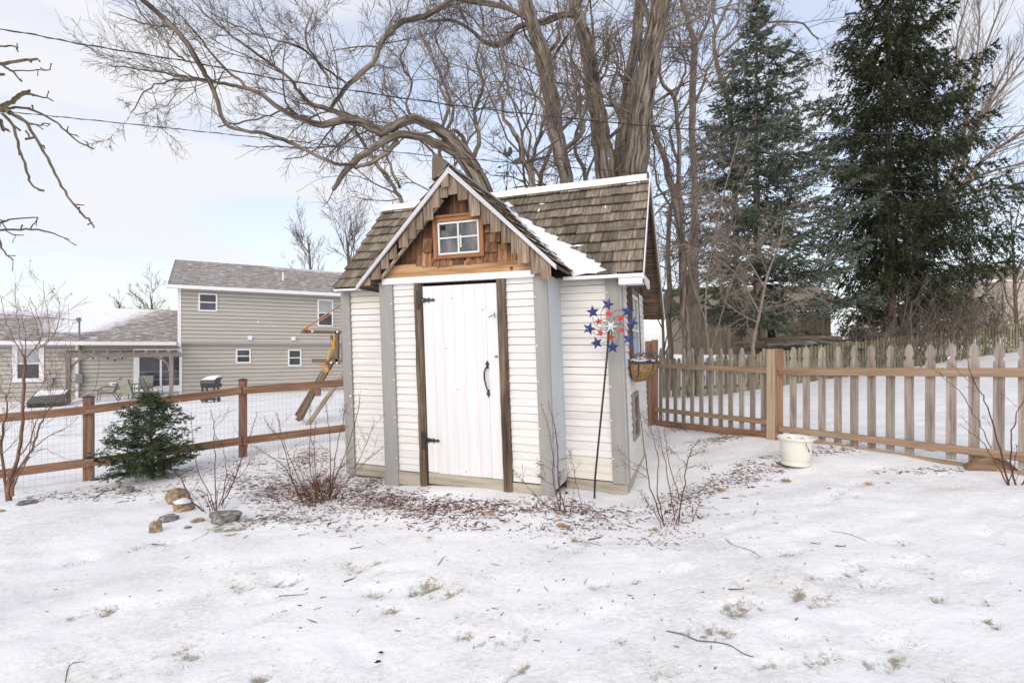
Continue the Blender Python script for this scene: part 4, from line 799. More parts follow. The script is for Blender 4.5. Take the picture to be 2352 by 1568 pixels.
b = B(); hbox(b, uL-.06, uL+.08, OV-.035, OV+.3, hp(413, 795)[1], zt+.05); hbox(b, uL-.02, uL+.07, -.035, .05, -1.2, zo); b.build('corner_trim', 'trim_white', house)
# roofs
ez0 = hp(420, 657, OV-.35)[1]; 
rz, rv = None, None
rv = OV+3.4; ru, rz = hp(430, 598, rv); 
def roof(name, u0, u1, ve, ze, vr, zr, snow=0.0):
    b = B(); L = math.hypot(vr-ve, zr-ze); n_ = 24; m_ = 14; V_ = []; G_ = []; Rn = []
    for j in range(m_+1):
        for i in range(n_+1):
            u = u0+(u1-u0)*i/n_; q = j/m_; V_.append(hQ(u, ve+(vr-ve)*q, ze+(zr-ze)*q)); G_.append((u, q*L, 0)); Rn.append(snow(u, q) if callable(snow) else snow)
    b.add(V_, [(j*(n_+1)+i, j*(n_+1)+i+1, (j+1)*(n_+1)+i+1, (j+1)*(n_+1)+i) for j in range(m_) for i in range(n_)], G_, Rn)
    o = b.build(name, 'asphalt_snow', house)
    so = o.modifiers.new('solid', 'SOLIDIFY'); so.thickness = .1; so.offset = -1
    b = B(); b.prism([hQ(u0, vr, zr), hQ(u1, vr, zr), hQ(u1, 2*vr-ve, ze), hQ(u0, 2*vr-ve, ze)], (0, 0, -.1)); b.build('roof', 'asphalt_snow', house)
    return o
roof('roof', uL-.45, uR_+.4, OV-.35, ez0+.03, rv, rz, lambda u, q: .04+.28*max(0, (q-.82)/.18)*(u > uL+4)+.03*math.sin(u))
vw = 3.2; uw, zw = hp(200, 706, vw); ezw = hp(200, 786, -.35)[1]
u_a, u_b = hp(140, 740, 1.5)[0], hp(275, 720, 1.5)[0]
def wingsnow(u, q):
    c = u_a+(u_b-u_a)*max(0, (q-.3))/.7*1.0; s_ = math.exp(-((u-(u_a+.2+1.4*q))/(.35+1.5*q))**2)*.55*(q > .25) ; s2 = .5*max(0, (q-.55)/.45)*(u < u_b-.2); return .06+max(s_, s2)
roof('roof', uL-12, uL-.03, -.35, ezw+.03, vw, zw, wingsnow)
b = B(); hbox(b, uL-.5, uR_+.4, OV-.50, OV-.352, ez0-.12, ez0+.04); b.build('gutter', 'trim_white', house)
b = B(); hbox(b, uL-12, uL-.09, -.50, -.352, ezw-.12, ezw+.04); b.build('gutter', 'trim_white', house)
b = B(); hbox(b, uL-.48, uR_+.4, OV-.35, OV-.03, ez0-.1, ez0-.06); hbox(b, uL-12, uL-.1, -.35, -.03, ezw-.1, ezw-.06); b.build('soffit', 'trim_white', house)
b = B(); 
for (ue) in (uL-.46,): b.prism([hQ(ue, OV-.36, ez0+.05), hQ(ue, rv, rz+.04), hQ(ue, rv, rz-.14), hQ(ue, OV-.36, ez0-.1)], HD*.03)
b.prism([hQ(uL-.01, OV, zt), hQ(uL-.01, 2*rv-OV, zt), hQ(uL-.01, rv, rz-.1)], HD*.05); b.build('gable_end', 'trim_white', house)
def window(pxs_, v, mid=True, blind=False, name='window', fr=.07):
    x0, y0, x1, y1 = pxs_; u0, _ = hp(x0, y0, v-.03); u1, _ = hp(x1, y0, v-.03); xm = (x0+x1)/2; z0 = hp(xm, y1, v-.03)[1]; z1 = hp(xm, y0, v-.03)[1]
    b = B(); hbox(b, u0, u0+fr, v-.06, v, z0, z1); hbox(b, u1-fr, u1, v-.06, v, z0, z1); hbox(b, u0+fr, u1-fr, v-.06, v, z0, z0+fr); hbox(b, u0+fr, u1-fr, v-.06, v, z1-fr, z1)
    if mid: hbox(b, u0+fr, u1-fr, v-.055, v, (z0+z1)/2-.025, (z0+z1)/2+.025)
    o = b.build(name, 'trim_white', house)
    b = B(); hbox(b, u0+fr, u1-fr, v-.035, v-.03, z0+fr, (z0+z1)/2-.025 if mid else z1-fr); b.build('pane', 'house_window_glass', o)
    if mid: b = B(); hbox(b, u0+fr, u1-fr, v-.035, v-.03, (z0+z1)/2+.025, z1-fr); b.build('pane', 'blind_glass' if blind else 'house_window_glass', o)
    return o
D3 = lambda cx, cy: (cx/2.178/1.0884, (600+cy/2.178)/1.0884)
def wpx(a, c, d, e): return (*D3(a, c), *D3(d, e))
window(wpx(1080, 290, 1184, 388), OV); window(wpx(1729, 324, 1814, 470), OV, blind=True)
window(wpx(1284, 592, 1366, 670), 0); window(wpx(1568, 595, 1641, 686), 0); window(wpx(68, 572, 240, 772), 0, fr=.16, blind=True)
# sliding door
x0, y0 = D3(728, 590); x1, y1 = D3(992, 832); u0 = hp(x0, y0)[0]; u1 = hp(x1, y0)[0]; zb_, zt_ = hp(x0, y1)[1], hp(x0, y0)[1]
b = B(); hbox(b, u0, u0+.22, -.07, 0, zb_, zt_); hbox(b, u1-.1, u1, -.07, 0, zb_, zt_); hbox(b, u0+.22, u1-.1, -.07, 0, zt_-.16, zt_); hbox(b, u0+.22, u1-.1, -.07, 0, zb_, zb_+.30); um = (u0+u1)/2+.1; hbox(b, um-.04, um+.04, -.075, 0, zb_+.3, zt_-.16)
so_ = b.build('sliding_door', 'trim_white', house)
b = B(); hbox(b, u0+.22, um-.04, -.03, -.025, zb_+.3, zt_-.16); b.build('pane', 'house_window_glass', so_)
b = B(); hbox(b, um+.04, u1-.1, -.03, -.025, zb_+.3, zt_-.16); b.build('pane', 'house_window_glass', so_)
# roof vent, soffit lamps, downpipe, electric mast and boxes
vx, vy = D3(1541, 212); uu, zz = hp(vx, vy, OV+1.2); b = B(); b.tube([hQ(uu, OV+1.2, zz-.1), hQ(uu, OV+1.2, zz+.36)], .055, 8, cap=True); b.build('roof_vent', 'trim_white', house)
for cx, cy in ((1361, 532), (1597, 536)):
    x, y = D3(cx, cy); u, z = hp(x, y, OV-.05); b = B(); hbox(b, u-.1, u+.1, OV-.12, OV-.022, z-.1, z+.1); b.build('dryer_vent', 'trim_white', house)
x, y = D3(422, 600); u = hp(x, y)[0]; b = B(); hbox(b, u-.05, u+.05, -.12, -.03, -1.1, ezw-.1); b.build('downpipe', 'trim_white', house)
x, y = D3(436, 600); u = hp(x, y)[0]; b = B(); b.tube([hQ(u, -.15, -.6), hQ(u, -.15, hp(x, D3(0, 440)[1])[1])], .04, 7, cap=True); b.tube([hQ(u, -.15, hp(x, D3(0, 442)[1])[1]), hQ(u-.03, -.2, hp(x, D3(0, 425)[1])[1])], .09, 7, cap=True); b.build('service_mast', 'grey_metal', house)
b = B(); hbox(b, u-.12, u+.12, -.2, -.03, -.2, .2); b.build('meter_box', 'grey_metal', house); b = B(); hbox(b, u-1.05, u-.88, -.2, -.03, -.3, .05); b.build('meter_box', 'grey_metal', house)
x, y = D3(617, 782); u, z = hp(x, y); b = B(); hbox(b, u-.13, u+.13, -.05, -.02, z-.08, z+.08); b.build('wall_vent', 'trim_white', house)
b = B(); hbox(b, uL-12, uR_, -.05, .05, -1.7, -1.05); b.build('foundation', 'barn_wood', house)
# ------------------------------------------------------------------ patio: paving, pergola, chairs, table, grill, window well
pc = hQ(hp(300, 880)[0], -1.6, 0)
pz_ = g(300, 908)[2]
b = B(); hbox(b, hp(165, 900)[0]-.6, hp(430, 900)[0]+1.2, -3.6, -.0, pz_-.3, pz_+.012); struct(b.build('patio', 'patio_stone'))
b = B(); hbox(b, hp(165, 900)[0]-.4, hp(430, 900)[0]+1.0, -2.6, -.02, pz_+.016, pz_+.05); struct(b.build('patio_snow', 'snow_patch'))
D1 = lambda cx, cy: (cx/3.556, (780+cy/3.267)/1.0884)
per = thing('pergola', tuple(at(*D1(560, 760), 20)), 'weathered grey wooden pergola over the patio against the beige house', 'pergola')
PPp = [(558, 375, 762, 20.3, 38), (714, 375, 672, 22.6, 38), (1399, 360, 668, 22.4, 30), (1463, 355, 664, 24.6, 32)]
pw = []
for cx, cyt, cyb, Y, wd in PPp:
    x, yt_ = D1(cx, cyt); _, yb_ = D1(cx, cyb); p0 = at(x, yb_, Y); p1 = at(x, yt_, Y); p0[2] = T1(p0[0], p0[1])-.1; p1 = V3((p0[0], p0[1], p1[2])); pw.append(p1)
    b = B(); b.bar(p0, p1+V3((0, 0, .05)), .15, .15, up=HD); b.build('post', 'driftwood', per)
zt0 = at(*D1(900, 345), 21.5)[2]
for a, c in ((0, 2), (1, 3)):
    d = unit(V3((pw[c][0]-pw[a][0], pw[c][1]-pw[a][1], 0))); b = B(); b.bar(V3((*pw[a][:2], zt0-.02))-d*.35, V3((*pw[c][:2], zt0-.02))+d*.4, .2, .06); b.build('beam', 'driftwood', per)
for i in range(9):
    q = i/8; a = pw[0]+(pw[2]-pw[0])*q; c = pw[1]+(pw[3]-pw[1])*q; a = V3((*a[:2], zt0+.12)); c = V3((*c[:2], zt0+.12)); d = unit(c-a); b = B(); b.bar(a-d*.35, c+d*.35, .12, .045); b.build('rafter', 'driftwood', per)
for k, o_ in ((0, 2), (1, 3), (2, 0), (3, 1)):
    d = unit(V3((*(pw[o_]-pw[k])[:2], 0))); p = V3((*pw[k][:2], zt0)); b = B()
    pts = [p+V3((0, 0, -.75))+d*.05, p+V3((0, 0, -.45))+d*.12, p+V3((0, 0, -.22))+d*.32, p+V3((0, 0, -.1))+d*.62]; b.tube(pts, .05, 4); b.build('brace', 'driftwood', per)
b = B(); x = [at(*D1(cx, cy), 22) for cx, cy in ((710, 350), (760, 370), (800, 355), (880, 372), (940, 388), (1000, 372), (1030, 362))]; b.tube(x, .012, 3)
for p in x: b.box(p-V3((0, 0, .04)), (.02, 0, 0), (0, .02, 0), (0, 0, .03))
b.tube([at(*D1(cx, cy), 22) for cx, cy in ((806, 375), (808, 450), (795, 540), (780, 620), (750, 670))], .01, 3); b.build('string_lights', 'cable_black', per)
def chair(loc, rz, label):
    r_ = thing('patio_chair', (0, 0, 0), label, 'chair', 'sling chairs round the patio table')
    b = B(); b.prism([(-.25, -.24, .42), (.25, -.24, .42), (.25, .22, .38), (-.25, .22, .38)], (0, 0, .02)); b.build('seat', 'mesh_fabric', r_)
    b = B(); b.prism([(-.25, .22, .40), (.25, .22, .40), (.25, .42, .98), (-.25, .42, .98)], (0, .02, 0)); b.build('backrest', 'mesh_fabric', r_)
    for s_ in (-1, 1):
        x_ = s_*.27; b = B(); b.tube([(x_, -.30, 0), (x_, -.27, .40), (x_, -.25, .60), (x_, -.1, .64), (x_, .20, .62), (x_, .30, .62)], .014, 5); b.build('armrest', 'dark_frame', r_)
        b = B(); b.tube([(x_, .42, 0), (x_, .2, .38), (x_, .32, .7), (x_, .43, 1.0)], .014, 5); b.tube([(x_, .2, .39), (x_, -.26, .42)], .014, 5); b.build('leg', 'dark_frame', r_)
    r_.location = loc; r_.rotation_euler = (0, 0, rz)
    return r_
def ploc(cx, cy, Y):
    x, y = D1(cx, cy); p = at(x, y, Y); return (p[0], p[1], pz_+.03)
chair(ploc(880, 720, 20.6), R(-60), 'patio chair at the left end of the round table, seen from the side')
chair(ploc(1080, 715, 20.2), R(170), 'patio chair with its sling back turned to the yard, in front of the table')
chair(ploc(1175, 680, 22.4), R(20), 'patio chair behind the table, close to the sliding glass door')
chair(ploc(1250, 690, 20.8), R(110), 'patio chair at the right end of the round table, below the pergola post')
tb = thing('patio_table', ploc(1065, 700, 21.4), 'round dark patio table between the sling chairs', 'table'); o_ = V3(ploc(1065, 700, 21.4))
b = B(); b.tube([o_+V3((0, 0, .70)), o_+V3((0, 0, .73))], .62, 20, cap=True); b.build('table_top', 'house_window_glass', tb)
for k in range(4): a = k*math.pi/2+.5; b = B(); b.tube([o_+V3((math.cos(a)*.5, math.sin(a)*.5, 0)), o_+V3((math.cos(a)*.3, math.sin(a)*.3, .4)), o_+V3((math.cos(a)*.5, math.sin(a)*.5, .7))], .016, 5); b.build('leg', 'dark_frame', tb)
# grill
gp0 = at(483, 921, 18.6); gp0[2] = T1(gp0[0], gp0[1]); gr = thing('grill', tuple(gp0), 'black gas grill with snow on its open lid, standing by the beige wall', 'grill')
f_ = lambda x, y, z: gp0+V3((x*.72, y*.8, z*.86))
b = B(); b.prism([f_(-.33, -.22, .62), f_(.33, -.22, .62), f_(.36, -.25, .80), f_(-.36, -.25, .80)], (0, .5, 0)); b.build('firebox', 'black_iron', gr)
b = B(); b.prism([f_(-.36, -.25, .81), f_(.36, -.25, .81), f_(.36, -.22, .95), (f_(.36, .0, 1.05)), f_(-.30, .0, 1.05), f_(-.36, -.22, .95)], (0, .4, 0)); b.build('lid', 'black_iron', gr)
b = B(); b.prism([f_(-.36, -.20, .97), f_(.34, -.20, .97), f_(.36, .1, 1.13), f_(-.22, .1, 1.10)], (0, .2, .02)); b.build('snow', 'snow_patch', gr)
for s_ in (-1, 1):
    b = B(); b.bar(f_(s_*.30, -.15, .0), f_(s_*.30, -.15, .62), .05, .05, up=(0, 1, 0)); b.bar(f_(s_*.30, .18, .0), f_(s_*.30, .18, .62), .05, .05, up=(0, 1, 0)); b.build('leg', 'black_iron', gr)
    b = B(); b.tube([f_(s_*.33, .16, .09), f_(s_*.37, .16, .09)], .09, 10, cap=True); b.build('wheel', 'black_iron', gr)
b = B(); b.bar(f_(-.36, -.02, .12), f_(.36, -.02, .12), .05, .38); b.build('shelf', 'black_iron', gr); 
# window well cover / bunker box on the left
q0 = at(95, 918, 19.0); q0[2] = T1(q0[0], q0[1]); ww = thing('cellar_hatch', tuple(q0), 'dark sloping cellar window cover against the beige house wall at the far left', 'hatch')
b = B(); f_ = lambda x, y, z: q0+HD*(x*.5)+HB*(y*.8)+V3((0, 0, z*.62)); b.prism([f_(-.6, -.5, -.1), f_(-.6, 1.0, -.1), f_(-.6, 1.0, .8), f_(-.6, -.5, .25)], HD*.95); b.build('cover', 'black_iron', ww)
b = B(); b.prism([f_(-.65, -.55, .27), f_(-.65, 1.05, .84), f_(1.35, 1.05, .84), f_(1.35, -.55, .27)], (0, 0, .05)); b.build('frame', 'dark_frame', ww); b = B(); b.prism([f_(-.55, .3, .64), f_(-.55, 1.0, .88), f_(1.2, 1.0, .88), f_(1.2, .45, .69)], (0, 0, .04)); b.build('snow', 'snow_patch', ww)

# ------------------------------------------------------------------ play set (partly hidden by the shed)
DP = lambda cx, cy: ((700+cx/4.61)/1.0884, (740+cy/4.61)/1.0884)
PY = 10.0
def pp(cx, cy, dy=0): x, y = DP(cx, cy); return at(x, y, PY+dy)
ps = thing('play_set', tuple(g(*DP(220, 1430))), 'brown wooden climbing frame with a slanting ladder and red strap beside the shed', 'play set')
def pbar(name, a, c, wd, th, m='play_wood', dy=0, dy2=None, par=None):
    b = B(); b.bar(pp(*a, dy), pp(*c, dy if dy2 is None else dy2), wd, th, up=(0, 1, 0)); return b.build(name, m, par or ps, bevel=.004)
def fullbar(name, a, c, px_w, th, m='play_wood', dy=0, dy2=None):   # px_w = visible width in crop pixels
    return pbar(name, a, c, th, px_w/5.017/F*PY, m, dy, dy2)
fullbar('top_beam', (250, 412), (760, 417), 34, .09)
fullbar('platform_beam', (380, 745), (800, 745), 45, .09); fullbar('platform_beam', (375, 738), (800, 738), 30, .09, dy=.5)
fullbar('upright', (660, 395), (660, 780), 36, .09); fullbar('upright', (720, 420), (720, 720), 16, .04); fullbar('upright', (780, 395), (780, 1500), 36, .09)
fullbar('upright', (590, 450), (625, 560), 22, .05, dy=.5)
fullbar('brace', (535, 775), (640, 690), 40, .05)
fullbar('ladder_rail', (600, 760), (205, 1430), 45, .1); fullbar('ladder_rail', (625, 620), (240, 1430), 38, .06, 'play_plank', dy=.25); fullbar('ladder_rail', (545, 780), (185, 1375), 34, .05, dy=.7)
for i, q in enumerate(np.linspace(.12, .92, 6)):
    a = (600-395*q, 760+670*q); b = B(); b.bar(pp(*a, -.02), pp(*a, .72), .10, .03, up=(0, 0, 1)); b.build('ladder_rung', 'play_plank', ps)
fullbar('slide_brace', (760, 860), (300, 1510), 40, .08, 'play_plank', dy=-.3); 
b = B(); b.bar(pp(440, 1065, -.03), pp(440, 1150, -.03), .08, .08, up=(0, 1, 0)); b.build('peg', 'play_wood', ps)
b = B(); b.prism([pp(450, 790, -.06), pp(555, 790, -.06), pp(560, 850, -.06), pp(535, 890, -.06), pp(500, 870, -.06)], (0, .05, 0)); b.build('bracket', 'pine_beam', ps)
b = B(); b.tube([pp(630, 480, -.05), pp(615, 560, -.05), pp(625, 610, -.05)], .025, 5); b.tube([pp(600, 590, -.06), pp(575, 650, -.06), pp(555, 740, -.06)], .02, 5); b.tube([pp(560, 885, -.06), pp(575, 850, -.06), pp(605, 870, -.06), pp(600, 890, -.06), pp(560, 890, -.06)], .012, 4); b.build('trapeze', 'plastic_yellow', ps)
b = B(); b.tube([pp(580, 440, -.08), pp(575, 590, -.08)], .006, 3); b.build('chain', 'wire_grey', ps)
b = B(); b.bar(pp(262, 392, -.1), pp(740, 78, -.2), .09, .012, up=(0, 1, .4)); b.tube([pp(725, 340), pp(728, 400)], .03, 5); b.build('strap', 'cloth_red', ps)
b = B(); b.bar(pp(380, 310, -.12), pp(700, 90, -.2), .05, .012, up=(0, 1, .4)); b.build('strap', 'cloth_blue', ps)
b = B(); b.bar(pp(262, 398, -.14), pp(600, 200, -.2), .02, .01, up=(0, 1, .4)); b.tube([pp(300, 395, -.06), pp(298, 360, -.06)], .03, 5); b.build('cord', 'plastic_yellow', ps)
for cx, cy in ((375, 407), (662, 412), (592, 765), (658, 768), (690, 930)): 
    b = B(); p = pp(cx, cy, -.055); b.tube([p, p-V3((0, .02, 0))], .022, 8, cap=True); b.build('bolt_cap', 'trim_white', ps)

# ------------------------------------------------------------------ barn and far building
bp0 = V3((xs(1560, 25), 25, .2)); barn = thing('barn', tuple(bp0), 'dark brown plank barn standing in the shade behind the blue spruce', 'barn')
bx0, bx1 = xs(1590, 25), xs(1905, 25)
def bb(px, py, Y=25): return at(px, py, Y)
z0b, z1b = pz(815, 25), pz(716, 25)
b = B(); x_ = bx0
while x_ < bx1:
    x2 = x_+random.uniform(.18, .3); b.box(((x_+x2)/2, 25+random.uniform(0, .02), (z0b+z1b)/2), ((x2-x_)/2-.008, 0, 0), (0, .03, 0), (0, 0, (z1b-z0b)/2)); x_ = x2
b.box(((bx0+bx1)/2, 27, (z0b+z1b)/2), ((bx1-bx0)/2-.1, 0, 0), (0, 1.9, 0), (0, 0, (z1b-z0b)/2)); b.build('wall', 'barn_wood', barn)
b = B(); b.prism([(bx0-.6, 24.2, z1b-.1), (bx1+.6, 24.2, z1b+.15), (bx1+.6, 27.2, z1b+1.5), (bx0-.6, 27.2, z1b+1.3)], (0, 0, .12)); b.prism([(bx0-.6, 30.2, z1b-.1), (bx1+.6, 30.2, z1b+.15), (bx1+.6, 27.2, z1b+1.5), (bx0-.6, 27.2, z1b+1.3)], (0, 0, .12)); b.build('roof', 'barn_wood', barn)
b = B(); b.box(((bx0+bx1)/2+.3, 24.17, z1b+.06), ((bx1-bx0)/2, 0, .12), (0, .03, 0), (0, 0, .07)); b.build('fascia', 'foundation_wood', barn)
b = B(); b.box((xs(1745, 24.95), 24.94, (pz(738, 25)+pz(728, 25))/2), (.55, 0, 0), (0, .02, 0), (0, 0, .14)); b.box((xs(1772, 24.95), 24.94, pz(765, 25)), (.18, 0, 0), (0, .02, 0), (0, 0, .65)); b.build('door_opening', 'dark_hole', barn)
fb0 = at(2330, 745, 31); far = thing('tan_building', tuple(fb0), 'pale tan building behind the brush at the far right edge', 'building')
b = B(); b.box(at(2360, 705, 31)+V3((1.2, 2, 0)), (3.6, .6, 0), (-.3, 2, 0), (0, 0, 1.55)); b.build('wall', 'tan_wall', far)
b = B(); c_ = at(2360, 705, 31)+V3((1.2, 2, 1.6)); b.prism([c_+V3((-3.9, -2.8, 0)), c_+V3((3.6, -1.6, 0)), c_+V3((3.3, .6, 1.0)), c_+V3((-4.1, -.6, 1.0))], (0, 0, .1)); b.build('roof', 'barn_wood', far)
# log pile with snow, tarp
lp = g(1790, 850); lp0 = V3((xs(1850, 17), 17, T1(xs(1850, 17), 17))); lp_ = thing('log_pile', tuple(lp0), 'heap of cut logs and tarpaulin dusted with snow just behind the old fence', 'log pile')
zl = pz(800, 17)
for i in range(18):
    px = 1740+random.random()*200; k = i//5; Y = 16.6+random.random()*1.6; hh = pz(805-8*k-random.random()*6+.002*(px-1850)**2, Y); x = xs(px, Y); an = random.uniform(-.3, .3); L = random.uniform(.8, 1.5); b = B()
    b.tube([(x-L*math.cos(an), Y-L*math.sin(an), hh), (x, Y, hh+random.uniform(0, .06)), (x+L*math.cos(an), Y+L*math.sin(an), hh+random.uniform(-.15, .1))], random.uniform(.07, .14), 8, cap=True); b.build('log', 'bark_grey', lp_)
b = B(); rows_ = []
nx_, ny_ = 22, 6; V_ = []
for j in range(ny_):
    for i in range(nx_): px = 1715+i*13; Y = 16.3+j*.4; zc = pz(803-22*math.exp(-((px-1860)/90)**2)*(.3+.7*math.sin(math.pi*(j+.5)/ny_))+random.uniform(-2, 2), Y); V_.append((xs(px, Y), Y, zc))
b.add(V_, [(j*nx_+i, j*nx_+i+1, (j+1)*nx_+i+1, (j+1)*nx_+i) for j in range(ny_-1) for i in range(nx_-1)], V_); b.build('tarpaulin', 'tarp_green', lp_, smooth=True)
tc0 = V3((xs(2060, 20), 20, T1(xs(2060, 20), 20))); tcv = thing('covered_heap', tuple(tc0), 'long dark tarpaulin covered heap streaked with snow under the dark spruce', 'heap')
b = B(); V_ = []; nx_, ny_ = 40, 5
for j in range(ny_):
    for i in range(nx_): px = 1920+i*7; Y = 19.6+j*.5; V_.append((xs(px, Y), Y, pz(790-18*math.sin(math.pi*i/(nx_-1))**.5*math.sin(math.pi*(j+.6)/ny_)-.10*(px-1920)+random.uniform(-2, 2), Y)))
b.add(V_, [(j*nx_+i, j*nx_+i+1, (j+1)*nx_+i+1, (j+1)*nx_+i) for j in range(ny_-1) for i in range(nx_-1)], V_); b.build('tarpaulin', 'tarp_green', tcv, smooth=True)
# ------------------------------------------------------------------ trees
rnd_ = random.random; gau = random.gauss
def rotdir(d, ang):
    x, y, z = gau(0, 1), gau(0, 1), gau(0, 1); k = x*d[0]+y*d[1]+z*d[2]; x -= k*d[0]; y -= k*d[1]; z -= k*d[2]; n = math.sqrt(x*x+y*y+z*z)+1e-9
    c, s_ = math.cos(ang), math.sin(ang)/n; return (d[0]*c+x*s_, d[1]*c+y*s_, d[2]*c+z*s_)
def grow(tb, p, d, r, L, lvl, pr):
    k = 4; jit = pr['jit']; up = pr['up']; sl = L/k; pts = [p]; ds = [d]
    for i in range(k):
        dx, dy, dz = d[0]+gau(0, jit), d[1]+gau(0, jit), d[2]+gau(0, jit)+up; n = math.sqrt(dx*dx+dy*dy+dz*dz); d = (dx/n, dy/n, dz/n)
        p = (p[0]+d[0]*sl, p[1]+d[1]*sl, p[2]+d[2]*sl); pts.append(p); ds.append(d)
    rm = pr['rmin']; r = max(r, rm); re = max(r*.45, rm*.8); tb.tube(pts, [r, r*.87, r*.72, r*.58, re])
    if lvl <= 0: return
    n = pr['n'][lvl]; n = int(n*random.uniform(.7, 1.3)+.5)
    for i in range(n):
        t = random.uniform(.15, 1)*k; j = min(int(t), k-1); f = t-j; a, b_ = pts[j], pts[j+1]
        q = (a[0]+(b_[0]-a[0])*f, a[1]+(b_[1]-a[1])*f, a[2]+(b_[2]-a[2])*f)
        grow(tb, q, rotdir(ds[j+1], random.uniform(*pr['ang'])), r*(1-.5*t/k)*.6, L*random.uniform(*pr['rat'])*(1-.3*t/k), lvl-1, pr)
def smooth(P, sub=4, wob=0.0):
    P = [V3(p) for p in P]; P = [2*P[0]-P[1]]+P+[2*P[-1]-P[-2]]; o = []
    for i in range(1, len(P)-2):
        for s_ in range(sub):
            t = s_/sub; a, b_, c, d = P[i-1], P[i], P[i+1], P[i+2]
            q = .5*((2*b_)+(-a+c)*t+(2*a-5*b_+4*c-d)*t*t+(-a+3*b_-3*c+d)*t**3)
            o.append(q)
    o.append(P[-2]); o = np.array(o)
    if wob and o.shape[1] == 4: o[1:-1, :3] += rs.randn(len(o)-2, 3)*wob
    return o
def limb(tb, pts, Y0, Y1=None, sub=4, wob=.0, mn=0.0):
    Y1 = Y0 if Y1 is None else Y1; n = len(pts)-1; W = []
    for i, (px, py, w_) in enumerate(pts):
        Y = Y0+(Y1-Y0)*i/max(1, n); p = at(px, py, Y); W.append((*p, max(mn, w_/2/F*Y)))
    o = smooth(W, sub, wob); tb.tube(o[:, :3], np.maximum(o[:, 3], .0015)); return o[:, :3], o[:, 3]
def sprout(tb, P, Rr, per_m, Lr, lvl, pr, ang=(.5, 1.2), t0=.1, rr=.5, bias=None):
    ln = np.concatenate([[0], np.cumsum(np.linalg.norm(np.diff(P, axis=0), axis=1))]); n = int(ln[-1]*per_m*(1-t0)+.5)
    for i in range(n):
        s_ = random.uniform(t0, 1)*ln[-1]; j = min(int(np.searchsorted(ln, s_)), len(P)-1); j = max(j, 1); f = (s_-ln[j-1])/max(1e-6, ln[j]-ln[j-1])
        q = P[j-1]+(P[j]-P[j-1])*f; d = unit(P[j]-P[j-1]); d = rotdir(tuple(d), random.uniform(*ang))
        if bias: d = unit(V3(d)+V3(bias)*random.random()); d = tuple(d)
        L = random.uniform(*Lr); grow(tb, tuple(q), d, min(Rr[j]*rr, L*.014), L, lvl, pr)
def PRM(n=(0, 4, 5, 5), ang=(.4, 1.0), rat=(.4, .75), jit=.18, up=.06, rmin=.003): return dict(n=n, ang=ang, rat=rat, jit=jit, up=up, rmin=rmin)
def tree(name, loc, label, cat='tree', group=None): return thing(name, tuple(loc), label, cat, group)
wispy = PRM((0, 7, 7, 4), rmin=.0032, jit=.2, up=.03, ang=(.35, .95))
# arching tree behind the shed
TA = 10.0
bA = V3((xs(1150, TA), TA, T1(xs(1150, TA), TA))); tA = tree('arching_tree', bA, 'big bare tree whose thick limbs arch out to the left over the shed')
t = B(); tw = B(); LM = []
def addl(pts, Y0, Y1=None, dens=3.2, Lr=(.5, 1.5), lvl=2, t0=.15, pr=wispy, ang=(.5, 1.2), bias=(-.2, 0, .3)):
    P, r_ = limb(t, pts, Y0, Y1, wob=.01); sprout(tw, P, r_, dens, Lr, lvl, pr, t0=t0, ang=ang, bias=bias); return P, r_
trk = [at(1150, 640, TA)*0+V3((bA[0]+.2, TA, bA[2]-.3))]
limb(t, [(1165, 950, 62), (1150, 640, 50), (1128, 500, 44), (1105, 425, 40), (1078, 380, 36), (1048, 347, 28)], TA)
addl([(1095, 410, 34), (1078, 365, 30), (1040, 325, 29), (1000, 293, 23), (950, 273, 22), (910, 288, 20), (875, 302, 20), (830, 282, 19), (790, 276, 17), (740, 286, 15), (690, 272, 13), (645, 250, 11), (585, 210, 9), (530, 195, 7), (470, 184, 6), (400, 172, 4), (320, 160, 3), (250, 150, 2)], TA, 8.6, dens=4.5)
addl([(1060, 355, 26), (1015, 335, 22), (955, 313, 18), (910, 312, 17), (850, 345, 15), (800, 385, 15), (765, 436, 9)], TA, 9.2, dens=2.2, t0=.5, Lr=(.3, .9), lvl=1)
addl([(915, 325, 12), (860, 370, 10), (815, 386, 8)], 9.7, 9.3, dens=1.5, Lr=(.2, .5), lvl=1)
addl([(812, 380, 8), (770, 375, 8), (700, 345, 8), (650, 320, 9), (590, 302, 8), (525, 290, 8), (500, 235, 10), (480, 185, 11), (450, 135, 12), (410, 75, 12), (360, 30, 12), (300, -25, 12)], 9.3, 8.3, dens=1.8, Lr=(.3, 1.1), lvl=1)
addl([(875, 300, 16), (820, 275, 13), (770, 255, 12), (720, 240, 10), (685, 210, 8), (670, 185, 7), (605, 135, 6), (550, 95, 5), (480, 40, 3), (440, 0, 2)], TA, 9.0, dens=4.5)
addl([(585, 210, 6), (520, 160, 6), (485, 120, 5), (455, 85, 4), (420, 40, 3), (380, 0, 2)], 9.0, 8.6, dens=4)
addl([(760, 250, 8), (800, 195, 11), (855, 145, 12), (870, 110, 12), (890, 80, 12), (925, 50, 13), (975, 37, 13), (1035, 2, 12), (1080, -30, 12)], 9.6, 10.4, dens=3.5, Lr=(.5, 1.4), bias=(-.3, 0, .2))
addl([(800, 195, 5), (745, 155, 5), (690, 110, 5), (620, 90, 4), (540, 60, 3), (470, 20, 2)], 9.4, 8.8, dens=5)
addl([(425, 140, 5), (395, 115, 5), (365, 75, 4), (330, 40, 4), (310, 0, 3)], 8.5, 8.2, dens=3)
addl([(500, 190, 5), (440, 185, 5), (370, 190, 4), (330, 215, 3), (300, 260, 2)], 8.8, 8.6, dens=5, Lr=(.3, .9), bias=(-.2, 0, -.15))
